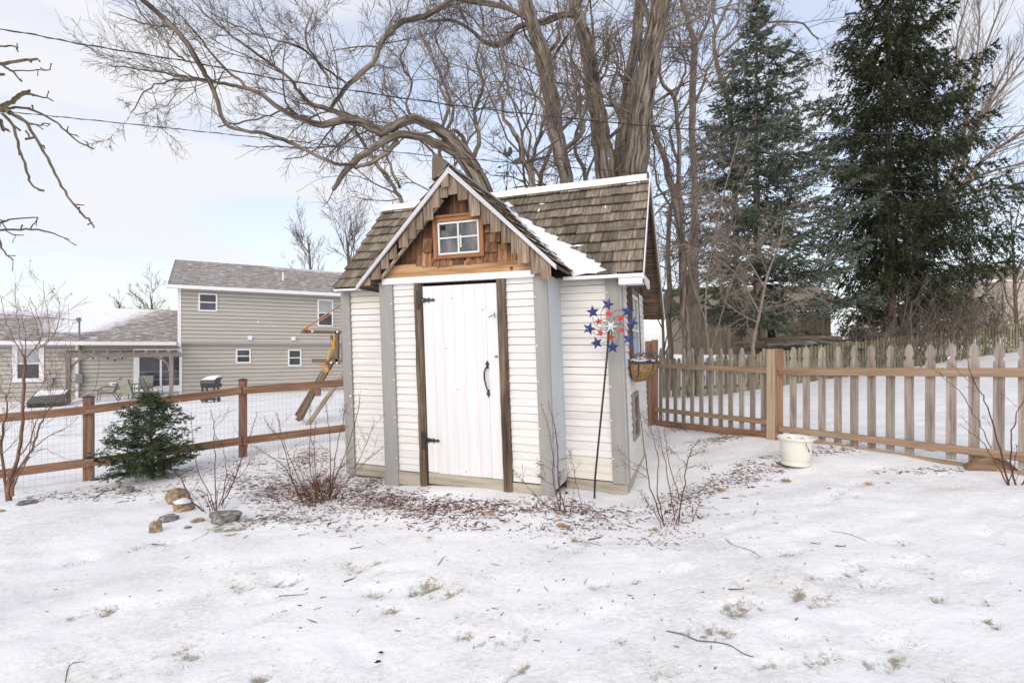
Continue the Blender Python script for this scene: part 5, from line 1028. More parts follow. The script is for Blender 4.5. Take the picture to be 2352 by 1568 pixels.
addl([(760, 190, 6), (720, 130, 5), (700, 80, 4), (720, 20, 3)], 9.3, 9.0, dens=5)
addl([(690, 272, 6), (660, 250, 5), (620, 265, 4), (560, 280, 4), (500, 292, 3)], 9.2, 8.9, dens=4, Lr=(.3, .8))
addl([(950, 273, 7), (935, 240, 6), (945, 190, 5), (920, 140, 4), (940, 90, 3)], TA, 10.2, dens=5)
addl([(1010, 300, 9), (1030, 250, 8), (1010, 200, 6), (1030, 150, 5), (1000, 90, 4), (1020, 30, 3)], TA, 10.6, dens=5)
addl([(1075, 370, 14), (1065, 320, 10), (1045, 300, 8), (1030, 312, 5)], 9.9, 9.8, dens=2, Lr=(.3, .6))
addl([(1085, 370, 12), (1100, 320, 10), (1090, 260, 8), (1110, 200, 7), (1095, 140, 5), (1110, 60, 4), (1100, 0, 3)], TA, 11, dens=5)
t.build('trunk', 'bark_brown', tA, smooth=True); tw.build('twigs', 'twig', tA)

# cluster of big trunks
TB = 11.0; cl = [('A', [(1318, 700, 40), (1308, 500, 34), (1300, 410, 31), (1277, 302, 36), (1251, 151, 34), (1228, 76, 30), (1208, 0, 28), (1190, -90, 26)], TB, 'rough brown trunk leaning left, first big trunk right of the weathervane'),
 ('B', [(1432, 760, 62), (1415, 520, 52), (1396, 415, 50), (1378, 302, 42), (1362, 200, 34), (1353, 120, 34), (1335, 60, 28), (1320, 0, 26), (1310, -80, 24)], 11.6, 'kinked brown trunk with a burl, second of the big trunks above the shed ridge'),
 ('C', [(1432, 760, 40), (1422, 520, 34), (1424, 388, 30), (1438, 252, 28), (1453, 151, 26), (1473, 0, 22), (1490, -80, 20)], 12.6, 'slimmer darker trunk standing behind the thickest trunk'),
 ('D', [(1440, 760, 70), (1446, 520, 62), (1458, 398, 56), (1473, 252, 50), (1493, 126, 46), (1521, 0, 42), (1550, -100, 40)], 11.2, 'thickest deeply furrowed trunk leaning right, nearest the right end of the shed ridge')]
bigp = PRM((0, 6, 5, 4), rmin=.005, jit=.2, up=.04)
for nm, pts, Y, lab in cl:
    b0 = V3((xs(pts[0][0], Y), Y, T1(xs(pts[0][0], Y), Y))); tr = tree('bare_tree', b0, lab, 'tree', 'large bare trees behind the shed')
    t = B(); tw = B(); pts = [(pts[0][0], 1200 if False else pts[0][1]+170, pts[0][2]*1.15)]+pts
    P, r_ = limb(t, pts, Y, wob=.015, sub=6); sprout(tw, P, r_, 2.2, (.7, 2.2), 2, bigp, t0=.3, rr=.25, ang=(.6, 1.3))
    sprout(t, P, r_, .8, (1.2, 2.6), 1, PRM((0, 3, 3), rmin=.01, jit=.2, up=.08), t0=.4, rr=.3)
    if nm == 'A':
        for q, Ya, Yb in (([(1215, 45, 12), (1170, 20, 12), (1120, 8, 12), (1060, 0, 11), (1010, -20, 10)], 11, 10.8), ([(1290, 350, 12), (1340, 300, 10), (1330, 240, 8), (1390, 170, 6), (1400, 90, 5)], 11, 12)):
            P, r_ = limb(t, q, Ya, Yb); sprout(tw, P, r_, 3, (.5, 1.6), 2, bigp)
    if nm == 'B':
        for q, Ya, Yb in (([(1330, 35, 16), (1290, 35, 15), (1250, 50, 15), (1190, 62, 12), (1170, 90, 14), (1140, 104, 13), (1110, 95, 10), (1085, 72, 8), (1040, 48, 7), (980, 50, 5)], 11.6, 11), ([(1278, 55, 7), (1285, 90, 6), (1262, 120, 5), (1240, 140, 4)], 11.6, 11.4), ([(1385, 330, 9), (1430, 280, 8), (1400, 220, 7), (1420, 140, 5), (1390, 60, 4)], 11.6, 12.4)):
            P, r_ = limb(t, q, Ya, Yb); sprout(tw, P, r_, 3.5, (.5, 1.6), 2, bigp)
    t.build('trunk', 'bark_brown', tr, smooth=True); tw.build('twigs', 'twig', tr)
# slender trees
SL = [([(1222, 700, 20), (1222, 430, 16), (1205, 370, 14), (1190, 320, 11), (1170, 290, 9), (1150, 230, 7), (1160, 150, 5), (1140, 60, 4)], [[(1215, 400, 9), (1228, 340, 8), (1250, 270, 6), (1240, 200, 5), (1265, 120, 4)]], 9.2, 'slim bare tree directly behind the weathervane'),
 ([(960, 620, 11), (925, 470, 10), (895, 420, 9), (850, 350, 8), (810, 290, 6), (775, 240, 4), (750, 180, 3)], [[(918, 430, 7), (895, 380, 6), (870, 310, 5), (860, 240, 4)]], 12, 'thin bare forked tree rising behind the left end of the shed roof'),
 ([(1592, 830, 46), (1590, 740, 40), (1592, 640, 26), (1594, 500, 16), (1594, 428, 14), (1589, 252, 15), (1594, 101, 14), (1579, 50, 10), (1559, -10, 8)], [[(1592, 110, 9), (1609, 85, 8), (1630, 30, 6), (1650, -20, 5)], [(1590, 250, 7), (1620, 180, 6), (1650, 110, 4), (1690, 60, 3)]], 15, 'tall straight slender tree forking near the top, left of the blue spruce'),
 ([(1580, 800, 20), (1559, 504, 17), (1529, 378, 14), (1498, 282, 11), (1480, 200, 8), (1500, 100, 6), (1480, 0, 4)], [[(1562, 500, 12), (1559, 353, 10), (1549, 227, 9), (1519, 186, 8), (1510, 100, 6), (1535, 20, 4)], [(1549, 230, 6), (1575, 160, 5), (1560, 80, 4)]], 13.5, 'crooked double stemmed bare tree just right of the shed roof'),
 ([(1235, 640, 14), (1240, 430, 11), (1270, 330, 9), (1330, 240, 7), (1310, 130, 5), (1350, 20, 4)], [[(1245, 420, 7), (1200, 330, 6), (1230, 230, 4), (1190, 120, 3)]], 14, 'spindly bare tree between the weathervane and the big trunks'),
 ([(1340, 640, 12), (1345, 420, 10), (1320, 330, 8), (1350, 220, 6), (1300, 110, 5), (1280, 0, 4)], [[(1343, 420, 6), (1380, 300, 5), (1370, 180, 4), (1410, 60, 3)]], 15, 'thin bare tree seen through the gap between the first two big trunks'),
 ([(1060, 620, 14), (1050, 440, 10), (1010, 350, 8), (1040, 250, 7), (1000, 150, 5), (960, 60, 4)], [[(1040, 400, 6), (970, 330, 5), (900, 250, 4), (880, 150, 3)], [(1045, 380, 5), (1090, 300, 4), (1130, 200, 3)]], 14.5, 'background bare tree fanning out above the shed gable'),
 ([(1540, 800, 12), (1535, 520, 10), (1560, 400, 8), (1540, 300, 6), (1600, 200, 5), (1560, 90, 4)], [[(1545, 480, 6), (1510, 420, 5), (1500, 330, 4)]], 17, 'thin background tree whose stem rises beside the gable end'),
 ([(1700, 820, 15), (1680, 300, 12), (1655, 180, 10), (1640, 90, 8), (1680, 0, 6)], [[(1660, 190, 6), (1720, 120, 6), (1790, 110, 5), (1850, 130, 4)], [(1650, 130, 6), (1740, 60, 5), (1830, 50, 4), (1880, 90, 3)]], 21, 'spreading bare tree whose crown shows around the tip of the blue spruce')]
slp = PRM((0, 6, 6, 5), rmin=.006, jit=.2, up=.05)
for pts, forks, Y, lab in SL:
    b0 = V3((xs(pts[0][0], Y), Y, T1(xs(pts[0][0], Y), Y))); tr = tree('bare_tree', b0, lab, 'tree', 'slender bare trees in the background'); pts = [(pts[0][0], max(pts[0][1]+20, min(900, HY-(b0[2]-.2-H)/Y*F)), pts[0][2]*1.1)]+pts
    slp['rmin'] = .0004*Y+.001; t = B(); tw = B()
    for q in [pts]+forks:
        P, r_ = limb(t, q, Y, Y+random.uniform(-1, 1) if q is not pts else Y, wob=.02); sprout(tw, P, r_, 2.1, (.8, 2.4), 2, slp, t0=.25, rr=.4)
    t.build('trunk', 'bark_brown' if Y < 14 else 'bark_grey', tr, smooth=True); tw.build('twigs', 'twig', tr)
# small far trees on the horizon
for px, py, w_, hgt, Y, lv, lab in ((712, 640, 7, 125, 36, 3, 'small rounded bare tree behind the house roof, left of the shed'), (800, 640, 8, 150, 34, 3, 'bare tree with long crooked boughs half hidden by the left shed roof'), (350, 735, 6, 82, 40, 3, 'small bare tree between the low wing and the tall part of the house'), (275, 720, 5, 42, 42, 2, 'low leaning bare tree peeking over the low wing roof'), (2230, 720, 8, 300, 27, 3, 'bare tree behind the dark spruce at the right'), (2330, 760, 8, 380, 24, 3, 'bare tree at the right edge behind the old fence'), (1520, 800, 7, 330, 24, 3, 'small bare tree far behind the right end of the shed')):
    b0 = V3((xs(px, Y), Y, T1(xs(px, Y), Y))); tr = tree('small_tree', b0, lab, 'tree', 'far bare trees on the horizon'); z0 = b0[2]; ztop = pz(py-hgt, Y); zf = pz(py, Y)-.3; t = B(); tw = B()
    W = [(b0[0], Y, z0-.3, w_/2/F*Y*1.2), (b0[0]+.1, Y, (z0+zf)/2, w_/2/F*Y), (b0[0], Y, zf+(ztop-zf)*.35, w_/2.6/F*Y), (b0[0]-.2, Y, zf+(ztop-zf)*.75, .02)]; o = smooth(W); t.tube(o[:, :3], o[:, 3])
    pr = PRM((0, 6, 6, 6), rmin=.00028*Y, jit=.15, up=.10, ang=(.3, .8)); hh = ztop-zf
    sprout(tw, o[len(o)//2-2:, :3], o[len(o)//2-2:, 3], 16/hh, (hh*.35, hh*.6), lv-1, pr, t0=0, ang=(.4, 1.1), rr=.5, bias=(0, 0, .3))
    t.build('trunk', 'bark_grey', tr, smooth=True); tw.build('twigs', 'twig', tr)
# right tree with long radiating branches
Y = 25; b0 = V3((xs(2110, Y), Y, T1(xs(2110, Y), Y))); tr = tree('radiating_tree', b0, 'pale bare tree with long branches radiating up and right behind the dark spruce'); t = B(); tw = B()
rp = PRM((0, 5, 4, 4), rmin=.006, jit=.08, up=.03, ang=(.2, .6), rat=(.5, .8))
limb(t, [(2080, 800, 30), (2100, 650, 26), (2120, 540, 24), (2135, 490, 22)], Y)
for q in ([(2125, 500, 16), (2165, 465, 15), (2209, 430, 13), (2249, 378, 9), (2300, 335, 7), (2390, 280, 4)], [(2135, 490, 12), (2190, 420, 9), (2230, 330, 7), (2270, 240, 5), (2330, 120, 3)], [(2150, 470, 10), (2200, 370, 8), (2225, 250, 6), (2260, 120, 4), (2300, 10, 3)], [(2209, 430, 8), (2260, 400, 6), (2330, 380, 4), (2400, 370, 3)], [(2200, 370, 7), (2240, 290, 5), (2320, 180, 4), (2380, 90, 3)], [(2165, 465, 9), (2240, 440, 7), (2300, 425, 5), (2380, 440, 3)], [(2150, 440, 8), (2150, 330, 7), (2190, 200, 5), (2200, 80, 3), (2230, -20, 3)], [(2180, 300, 5), (2230, 200, 4), (2250, 60, 3), (2240, -20, 2)]):
    P, r_ = limb(t, q, Y, Y-.5); sprout(tw, P, r_, 3.2, (.8, 2.6), 1, rp, t0=.15, ang=(.2, .6), rr=.5)
    sprout(tw, P, r_, .8, (1.5, 3), 2, rp, t0=.15, ang=(.2, .5), rr=.5)
t.build('trunk', 'bark_grey', tr, smooth=True); tw.build('twigs', 'pale_twig', tr)

# ------------------------------------------------------------------ conifers
def needles(bd, segs, per, ln, wd, spread=.6, m=0):
    S = np.array(segs); n = len(S); S = np.repeat(S, per, 0); rn = np.repeat(rs.rand(n), per); N_ = len(S)
    a, c = S[:, :3], S[:, 3:6]; t_ = rs.rand(N_, 1); base = a+(c-a)*t_; d = c-a; d /= np.maximum(np.linalg.norm(d, axis=1, keepdims=True), 1e-9)
    dd = d*.8+rs.randn(N_, 3)*spread; dd /= np.linalg.norm(dd, axis=1, keepdims=True); q = np.cross(dd, rs.randn(N_, 3)); q /= np.maximum(np.linalg.norm(q, axis=1, keepdims=True), 1e-9)
    L = ln*(.7+.6*rs.rand(N_, 1)); w_ = wd*(.7+.6*rs.rand(N_, 1)); v = np.stack([base-q*w_, base+q*w_, base+dd*L], 1).reshape(-1, 3)
    bd.addarr(v, np.arange(N_*3).reshape(-1, 3), v, np.repeat(rn, 3), m)
def conifer(name, lab, mt, cpx, Y, prof, ytop, ybot, dz, nb, sub, per, ln, wd, droop, lift, bark='bark_brown', tr_w=14, hang=.15, small=False):
    x0 = xs(cpx, Y); zb = T1(x0, Y); o = tree(name, V3((x0, Y, zb)), lab); t = B(); nd = B(); zt = pz(ytop, Y); z = pz(ybot, Y)
    t.tube([(x0, Y, zb-.3), (x0+.03, Y, zb+(zt-zb)*.3), (x0-.03, Y, zb+(zt-zb)*.7), (x0, Y, zt)], [tr_w/2/F*Y, tr_w/2.6/F*Y, tr_w/5/F*Y, .012], 8)
    pr = sorted(prof); py_ = [p[0] for p in pr]; pl = [(cpx-p[1])/F*Y for p in pr]; prr = [(p[2]-cpx)/F*Y for p in pr]; segs = []
    sc = dz/.3; clump = nz
    while z < zt-.02:
        py = HY-(z-H)/Y*F; rl, rr_ = np.interp(py, py_, pl), np.interp(py, py_, prr); a0 = rnd_()*6.28
        for k in range(nb):
            a = a0+k*6.283/nb+gau(0, .25); ca, sa = math.cos(a), math.sin(a); q = (ca+1)/2; Rr = (rl*(1-q)+rr_*q)*(random.choice((.5, .7, .85, 1.0, 1.12)) if small else random.choice((.38, .52, .66, .78, .88, .96, 1.04))); 
            if Rr < .05: Rr = .05
            zb_ = z+random.uniform(-.5, .5)*dz; tl = gau(0, .16)
            n = 7; pts = []
            for i in range(n+1):
                f = i/n; pts.append((x0+ca*Rr*f+gau(0, .02*sc), Y+sa*Rr*f+gau(0, .02*sc), zb_+Rr*((tl-droop)*f+lift*f*f)+gau(0, .02*sc)))
            t.tube(pts, np.linspace(.012*Rr+.002, .003*sc, n+1), 3)
            ns = max(3, int(sub*Rr/.3/sc))
            for j in range(ns):
                f = .18+.82*(j+rnd_())/ns; i = min(int(f*n), n-1); g_ = f*n-i; p = [pts[i][m_]+(pts[i+1][m_]-pts[i][m_])*g_ for m_ in range(3)]
                dx = [pts[i+1][m_]-pts[i][m_] for m_ in range(3)]; nn_ = math.sqrt(sum(v*v for v in dx))+1e-9; dx = [v/nn_ for v in dx]
                s_ = 1 if rnd_() < .5 else -1; side = (-sa*s_, ca*s_, 0); L = (.20+.32*(1-abs(f-.5)))*Rr**.6*random.uniform(.5, 1.1)*.62*sc**.4
                e = [p[m_]+(dx[m_]*.75+side[m_]*.8)*L for m_ in range(3)]; e[2] += (-hang+gau(0, .30)+.10)*L
                segs.append((*p, *e))
                if L > .2*sc: 
                    mx_ = [(p[m_]+e[m_])/2 for m_ in range(3)]; e2 = [mx_[m_]+(dx[m_]*.9-side[m_]*.2)*L*.5 for m_ in range(3)]; e2[2] -= (.1+hang)*L; segs.append((*mx_, *e2))
            segs.append((*pts[-3], *pts[-1]))
            for _ in range(3): e = pts[-1-(_ > 1)]; segs.append((*e, e[0]+ca*.12*sc+gau(0, .08*sc), e[1]+sa*.12*sc+gau(0, .08*sc), e[2]+random.uniform(-.05, .16)*sc))
        z += dz*random.uniform(.8, 1.2)*(1 if z < zt-1.2*sc else .6)
    segs.append((x0, Y, zt-.25*sc, x0, Y, zt+.05*sc)); needles(nd, segs, per, ln, wd)
    t.build('trunk', bark, o, smooth=True); nd.build('crown', mt, o); return len(segs)
n1_ = conifer('blue_spruce', 'blue green spruce with layered boughs, left one of the two tall conifers', 'spruce_blue', 1738, 18, [(5, 1728, 1748), (50, 1712, 1768), (100, 1690, 1790), (151, 1660, 1831), (202, 1622, 1862), (302, 1600, 1885), (353, 1560, 1915), (453, 1560, 1942), (554, 1532, 1960), (655, 1520, 1965), (720, 1515, 1960), (790, 1530, 1930)], -2, 725, .30, 9, 3.1, 15, .085, .017, .22, .22, tr_w=22, hang=.15)
n2_ = conifer('dark_spruce', 'dark green spruce reaching past the top edge, right one of the two tall conifers', 'spruce_green', 2042, 20.5, [(-160, 2030, 2054), (-60, 1990, 2090), (0, 1980, 2110), (50, 1950, 2170), (151, 1925, 2205), (227, 1885, 2250), (302, 1895, 2230), (403, 1910, 2262), (479, 1915, 2300), (554, 1925, 2310), (630, 1900, 2270), (706, 1925, 2150), (780, 1930, 2110)], -170, 765, .32, 9, 3.0, 19, .10, .020, .40, .34, tr_w=26, hang=.75)
xc, Yc = g(347, 1100)[0], g(347, 1100)[1]
n3_ = 0
def cedar():
    b0 = g(347, 1100); Y = float(b0[1]); x0 = float(b0[0]); s_ = Y/F; o = tree('young_cedar', b0, 'small bushy green cedar in front of the wire mesh fence at left'); t = B(); nd = B(); segs = []
    stem = [(x0, Y, b0[2]-.05), (x0+.01, Y, b0[2]+.2), (x0-.01, Y+.01, b0[2]+.45), (x0, Y, b0[2]+.70), (x0-.005, Y, b0[2]+.86)]; t.tube(smooth(stem), np.linspace(.022, .004, 17), 7)
    PR = [(898, 330, 362), (925, 302, 392), (955, 278, 418), (1000, 262, 436), (1040, 240, 442), (1065, 232, 425), (1085, 265, 385)]; py_ = [p[0] for p in PR]; pl = [(347-p[1])*s_ for p in PR]; pr_ = [(p[2]-347)*s_ for p in PR]
    for i in range(240):
        py = 1082-(rnd_()**1.1)*182; z = pz(py, Y); a = random.uniform(0, 6.283); q = (math.cos(a)+1)/2; Rr = (np.interp(py, py_, pl)*(1-q)+np.interp(py, py_, pr_)*q)*random.choice((.35, .55, .75, .9, 1.0, 1.1))
        zs = max(b0[2]+.06, z-Rr*random.uniform(.3, .75)-.02); ca, sa = math.cos(a), math.sin(a); pts = []
        for k in range(6):
            f = k/5; pts.append((x0+ca*Rr*f+gau(0, .006), Y+sa*Rr*f+gau(0, .006), zs+(z-zs)*(f**.8)+.03*math.sin(f*3.1)-.03*f*f))
        t.tube(pts, np.linspace(.005, .0015, 6), 3)
        for j in range(max(4, int(Rr*42))):
            f = .28+.72*rnd_(); m_ = min(int(f*5), 4); g_ = f*5-m_; p = [pts[m_][c]+(pts[m_+1][c]-pts[m_][c])*g_ for c in range(3)]
            d = unit((ca+gau(0, .7), sa+gau(0, .7), gau(.05, .55))); L = random.uniform(.03, .075); e = V3(p)+d*L; e[2] -= .012; segs.append((*p, *e)); sd_ = np.cross(d, unit((gau(0, .3), gau(0, .3), 1)))
            for k in range(4):
                f2 = .2+.2*k; q_ = V3(p)+d*L*f2; e2 = q_+(d*.7+sd_*(1 if k % 2 else -1)*.8)*L*(.62-.1*k); e2[2] -= .006; segs.append((*q_, *e2))
    needles(nd, segs, 8, .016, .0026, spread=.42); t.build('trunk', 'near_twig', o); nd.build('crown', 'cedar_green', o); return len(segs)
n3_ = cedar()
print('segs', n1_, n2_, n3_)

# brush and saplings beyond the near fence
bp_ = PRM((0, 6, 6, 4), rmin=.006, jit=.22, up=.06, ang=(.3, .9))
def brush(px, Y, hpx, wpx, n, mt, lab, grp, lvl=2, name='brush'):
    x = xs(px, Y); z = T1(x, Y); o = tree(name, V3((x, Y, z)), lab, 'bush', grp); tw = B(); h_ = hpx/F*Y
    for i in range(n):
        ax = random.uniform(-.5, .5)*wpx/F*Y; d = unit((ax*.5/h_+gau(0, .15), gau(0, .2), 1)); grow(tw, (x+ax*.6, Y+gau(0, .5), z-.05), tuple(d), .018, h_*random.uniform(.6, 1), lvl, bp_)
    tw.build('branches', mt, o)
for px, Y, hp_, wp, n, lab in ((1985, 17.5, 110, 90, 16, 'low brown brush at the foot of the dark spruce, leftmost clump along the old fence'), (2070, 18.6, 170, 120, 22, 'tall tangled brown brush behind the old fence below the dark spruce'), (2150, 19.2, 160, 120, 22, 'dense reddish brown brush right of the dark spruce trunk'), (2230, 20, 130, 120, 18, 'brown brush in front of the pale tan building'), (2310, 20.6, 150, 130, 20, 'brown brush at the right edge above the old fence'), (1900, 16.9, 70, 60, 8, 'thin twiggy brush just right of the snow dusted log pile')):
    brush(px, Y, hp_, wp, n, 'twig', lab, 'brush along the old fence')
# sapling and dead pale brush in front of the blue spruce
Y = 13; sx = xs(1727, Y); o = tree('sapling', V3((sx, Y, T1(sx, Y))), 'pale thin sapling with tangled dead twigs in front of the blue spruce', 'tree'); t = B(); tw = B()
limb(t, [(1727, 890, 9), (1730, 790, 8), (1745, 720, 6), (1763, 630, 5), (1790, 560, 3), (1800, 500, 2)], Y)
pp_ = PRM((0, 6, 6, 4), rmin=.0045, jit=.16, up=-.01, ang=(.3, .9))
for q in ([(1745, 720, 4), (1700, 640, 4), (1640, 590, 3), (1570, 560, 2)], [(1740, 740, 3), (1700, 720, 3), (1660, 690, 2)], [(1755, 660, 4), (1720, 600, 3), (1690, 560, 3), (1650, 540, 2)], [(1763, 630, 3), (1740, 560, 3), (1780, 520, 2), (1790, 470, 1.5)], [(1745, 710, 3), (1790, 700, 2), (1830, 690, 1.5)]):
    P, r_ = limb(t, q, Y, Y-.6); sprout(tw, P, r_, 7, (.4, 1.3), 2, pp_, t0=.1)
t.build('trunk', 'pale_twig', o, smooth=True); tw.build('twigs', 'pale_twig', o)
Y = 12.6; sx = xs(1640, Y); o = tree('dead_brush', V3((sx, Y, T1(sx, Y))), 'grey tangle of dead twigs hanging before the blue spruce at shed roof height', 'bush'); tw = B(); t = B()
for q in ([(1640, 900, 4), (1620, 700, 4), (1650, 500, 3), (1700, 300, 2)], [(1625, 750, 3), (1580, 600, 3), (1600, 450, 2)], [(1635, 800, 3), (1680, 650, 3), (1720, 560, 2)]):
    P, r_ = limb(t, q, Y); sprout(tw, P, r_, 3, (.4, 1.2), 2, pp_, t0=.4)
t.build('stem', 'pale_twig', o, smooth=True); tw.build('twigs', 'pale_twig', o)
# ------------------------------------------------------------------ near branches at the upper left (fruit tree outside the frame)
b0 = onground(-3.1, 2.3); nt_ = tree('fruit_tree', b0, 'knobbly near branches of a fruit tree reaching in from the left edge of the frame')
t = B(); tw = B()
def zx(pts, Y0, Y1, spur=9, par=tw):
    P, r_ = limb(par, pts, Y0, Y1, sub=4, wob=.002); ln = np.linalg.norm(np.diff(P, axis=0), axis=1).sum(); n = int(ln*spur)
    for i in range(n):
        j = random.randint(2, len(P)-1); q = P[j]; d = rotdir(tuple(unit(P[j]-P[j-1])), random.uniform(.6, 1.2)); L = random.uniform(.015, .05); e = q+V3(d)*L; rr_ = max(.0018, r_[j]*.6)
        par.tube([tuple(q), tuple(q+V3(d)*L*.6), tuple(e)], [rr_, rr_*.9, rr_*1.2], 4)
        if rnd_() < .4: d2 = rotdir(d, .8); par.tube([tuple(e), tuple(e+V3(d2)*.02)], [rr_*.8, rr_*.6], 4)
J = at(-60, 262, 2.25)
t.tube([b0-V3((0, 0, .2)), b0+V3((.05, 0, .7)), b0+V3((.15, 0, 1.3))], [.09, .075, .065], 10)
fork = b0+V3((.15, 0, 1.3))
for q, r1 in ((at(-60, 262, 2.25), .018), (at(-60, 150, 2.2), .012), (at(-60, 530, 2.3), .011), (at(-60, 105, 2.2), .008)):
    m_ = (fork+q)/2+V3((-.05, .03, .10)); t.tube([fork, m_, q], [.05, .03, r1], 8)
zx([(-60, 262, 16), (0, 250, 14), (25, 260, 12)], 2.25, 2.25, 0)
zx([(20, 258, 9), (60, 285, 8), (100, 350, 7), (128, 400, 6), (150, 440, 6), (188, 492, 5), (208, 508, 5), (216, 523, 4)], 2.25, 2.1)
zx([(15, 248, 7), (60, 248, 6), (120, 275, 5), (150, 300, 5), (180, 325, 4), (215, 342, 4)], 2.25, 2.05)
zx([(5, 262, 9), (30, 290, 7), (42, 340, 6), (60, 385, 6), (72, 425, 5), (97, 438, 4)], 2.25, 2.2)
zx([(0, 275, 8), (8, 300, 8)], 2.25, 2.2, 20)
zx([(0, 245, 12), (30, 232, 11), (50, 214, 10), (68, 208, 7)], 2.25, 2.2, 12); zx([(55, 216, 5), (90, 220, 4), (122, 233, 3)], 2.2, 2.1, 6)
zx([(30, 265, 5), (70, 285, 4), (115, 285, 3)], 2.25, 2.1); zx([(60, 300, 5), (70, 320, 4)], 2.2, 2.15)
zx([(-60, 150, 10), (0, 147, 9), (35, 140, 8), (85, 135, 6)], 2.2, 2.0, 5); zx([(5, 150, 7), (28, 165, 5), (50, 188, 4)], 2.2, 2.1, 6); zx([(28, 163, 4), (75, 162, 3), (115, 160, 3)], 2.2, 2.0, 9)
zx([(-60, 105, 6), (0, 105, 5), (35, 108, 4), (42, 120, 3)], 2.2, 2.1, 5); zx([(0, 170, 7), (10, 172, 6)], 2.2, 2.2, 0)
zx([(-60, 530, 9), (0, 528, 6), (60, 527, 5), (110, 533, 4), (160, 550, 2)], 2.3, 2.1, 8); zx([(0, 512, 5), (30, 503, 4), (85, 500, 3), (70, 525, 3)], 2.3, 2.2, 8); zx([(-10, 540, 5), (10, 580, 4), (30, 598, 3)], 2.3, 2.2, 8); zx([(10, 528, 3), (35, 540, 3), (55, 540, 2)], 2.3, 2.2, 8)
t.build('trunk', 'near_twig', nt_, smooth=True); tw.build('branches', 'near_twig', nt_)

# ------------------------------------------------------------------ left shrub with upright shoots
gs = g(22, 1148); Yl = float(gs[1]); ls = tree('shrub', gs, 'tall bare shrub with upright reddish shoots at the left edge in front of the fence', 'shrub')
t = B(); tw = B(); X1 = lambda cx, cy, w_: (cx/3.556, (780+cy/3.267)/1.0884, w_)
lp2 = PRM((0, 4, 4, 3), rmin=.0016, jit=.10, up=.05, ang=(.3, .8), rat=(.4, .7))
S_ = [([(80, 1560, 40), (75, 1400, 34), (140, 1200, 26), (185, 900, 24), (195, 600, 22), (203, 380, 20)], 0), ([(203, 380, 12), (140, 270, 9), (80, 150, 7), (20, -60, 5), (5, -130, 3)], 6), ([(195, 370, 11), (170, 250, 8), (150, 80, 6), (130, -100, 4), (122, -220, 3)], 5), ([(207, 375, 10), (215, 200, 7), (190, 60, 5), (165, -60, 3)], 4), ([(210, 370, 10), (290, 290, 9), (340, 180, 7), (300, 0, 5), (240, -120, 4)], 4), ([(290, 300, 9), (380, 240, 8), (395, 100, 6), (360, -150, 4), (355, -260, 3)], 4), ([(300, 310, 9), (420, 220, 8), (480, 80, 6), (485, -60, 4), (470, -130, 3)], 5), ([(330, 270, 7), (290, 80, 5), (240, -60, 4)], 3),
      ([(100, 1500, 26), (110, 1350, 22), (230, 1170, 16), (300, 1020, 14), (340, 880, 12), (410, 780, 9), (520, 650, 6), (560, 560, 4)], 7), ([(60, 1540, 24), (30, 1300, 20), (10, 1000, 18), (55, 820, 12), (45, 670, 8)], 7), ([(245, 1150, 12), (330, 1060, 9), (430, 990, 7), (560, 930, 5), (640, 850, 3)], 4), ([(150, 1190, 14), (240, 1060, 11), (290, 900, 9), (380, 780, 7), (415, 620, 5), (470, 480, 3)], 9), ([(100, 1460, 20), (150, 1330, 14), (240, 1180, 12)], 2), ([(20, 1150, 14), (-40, 900, 12), (-60, 700, 8)], 6), ([(190, 760, 8), (120, 700, 6), (30, 660, 5), (-20, 560, 3)], 9), ([(188, 800, 8), (260, 700, 6), (370, 560, 5), (430, 430, 3)], 9), ([(55, 700, 6), (100, 520, 5), (60, 380, 3)], 8), ([(420, 770, 5), (430, 620, 4), (400, 470, 3)], 9), ([(410, 780, 5), (560, 740, 4), (700, 640, 3)], 9), ([(250, 1150, 7), (360, 1120, 5), (460, 1160, 4), (560, 1210, 2)], 3), ([(580, 640, 5), (590, 400, 4), (570, 150, 3), (560, -60, 2)], 2), ([(520, 330, 3), (540, 420, 3), (570, 560, 4)], 2)]
for q, dn in S_:
    dy = random.uniform(-.25, .25) if dn else 0; P, r_ = limb(t, [X1(*p)[:2]+(p[2]/3.556,) for p in q], Yl, Yl+dy, wob=.004)
    if dn: sprout(tw, P, r_, dn*2.3, (.08, .35), 1, lp2, t0=.25, rr=.5, ang=(.4, 1.0))
lb = B()
for v in random.sample(range(len(tw.T[(5, 3, 0, False)])), 60):
    p = V3(tw.T[(5, 3, 0, False)][v][0][-1]); s_ = random.uniform(.006, .013); lb.prism([p+rs.randn(3)*s_ for _ in range(3)], rs.randn(3)*.001)
t.build('stems', 'fruit_twig', ls, smooth=True); tw.build('twigs', 'fruit_twig', ls); lb.build('dry_leaves', 'leaf_tan', ls)

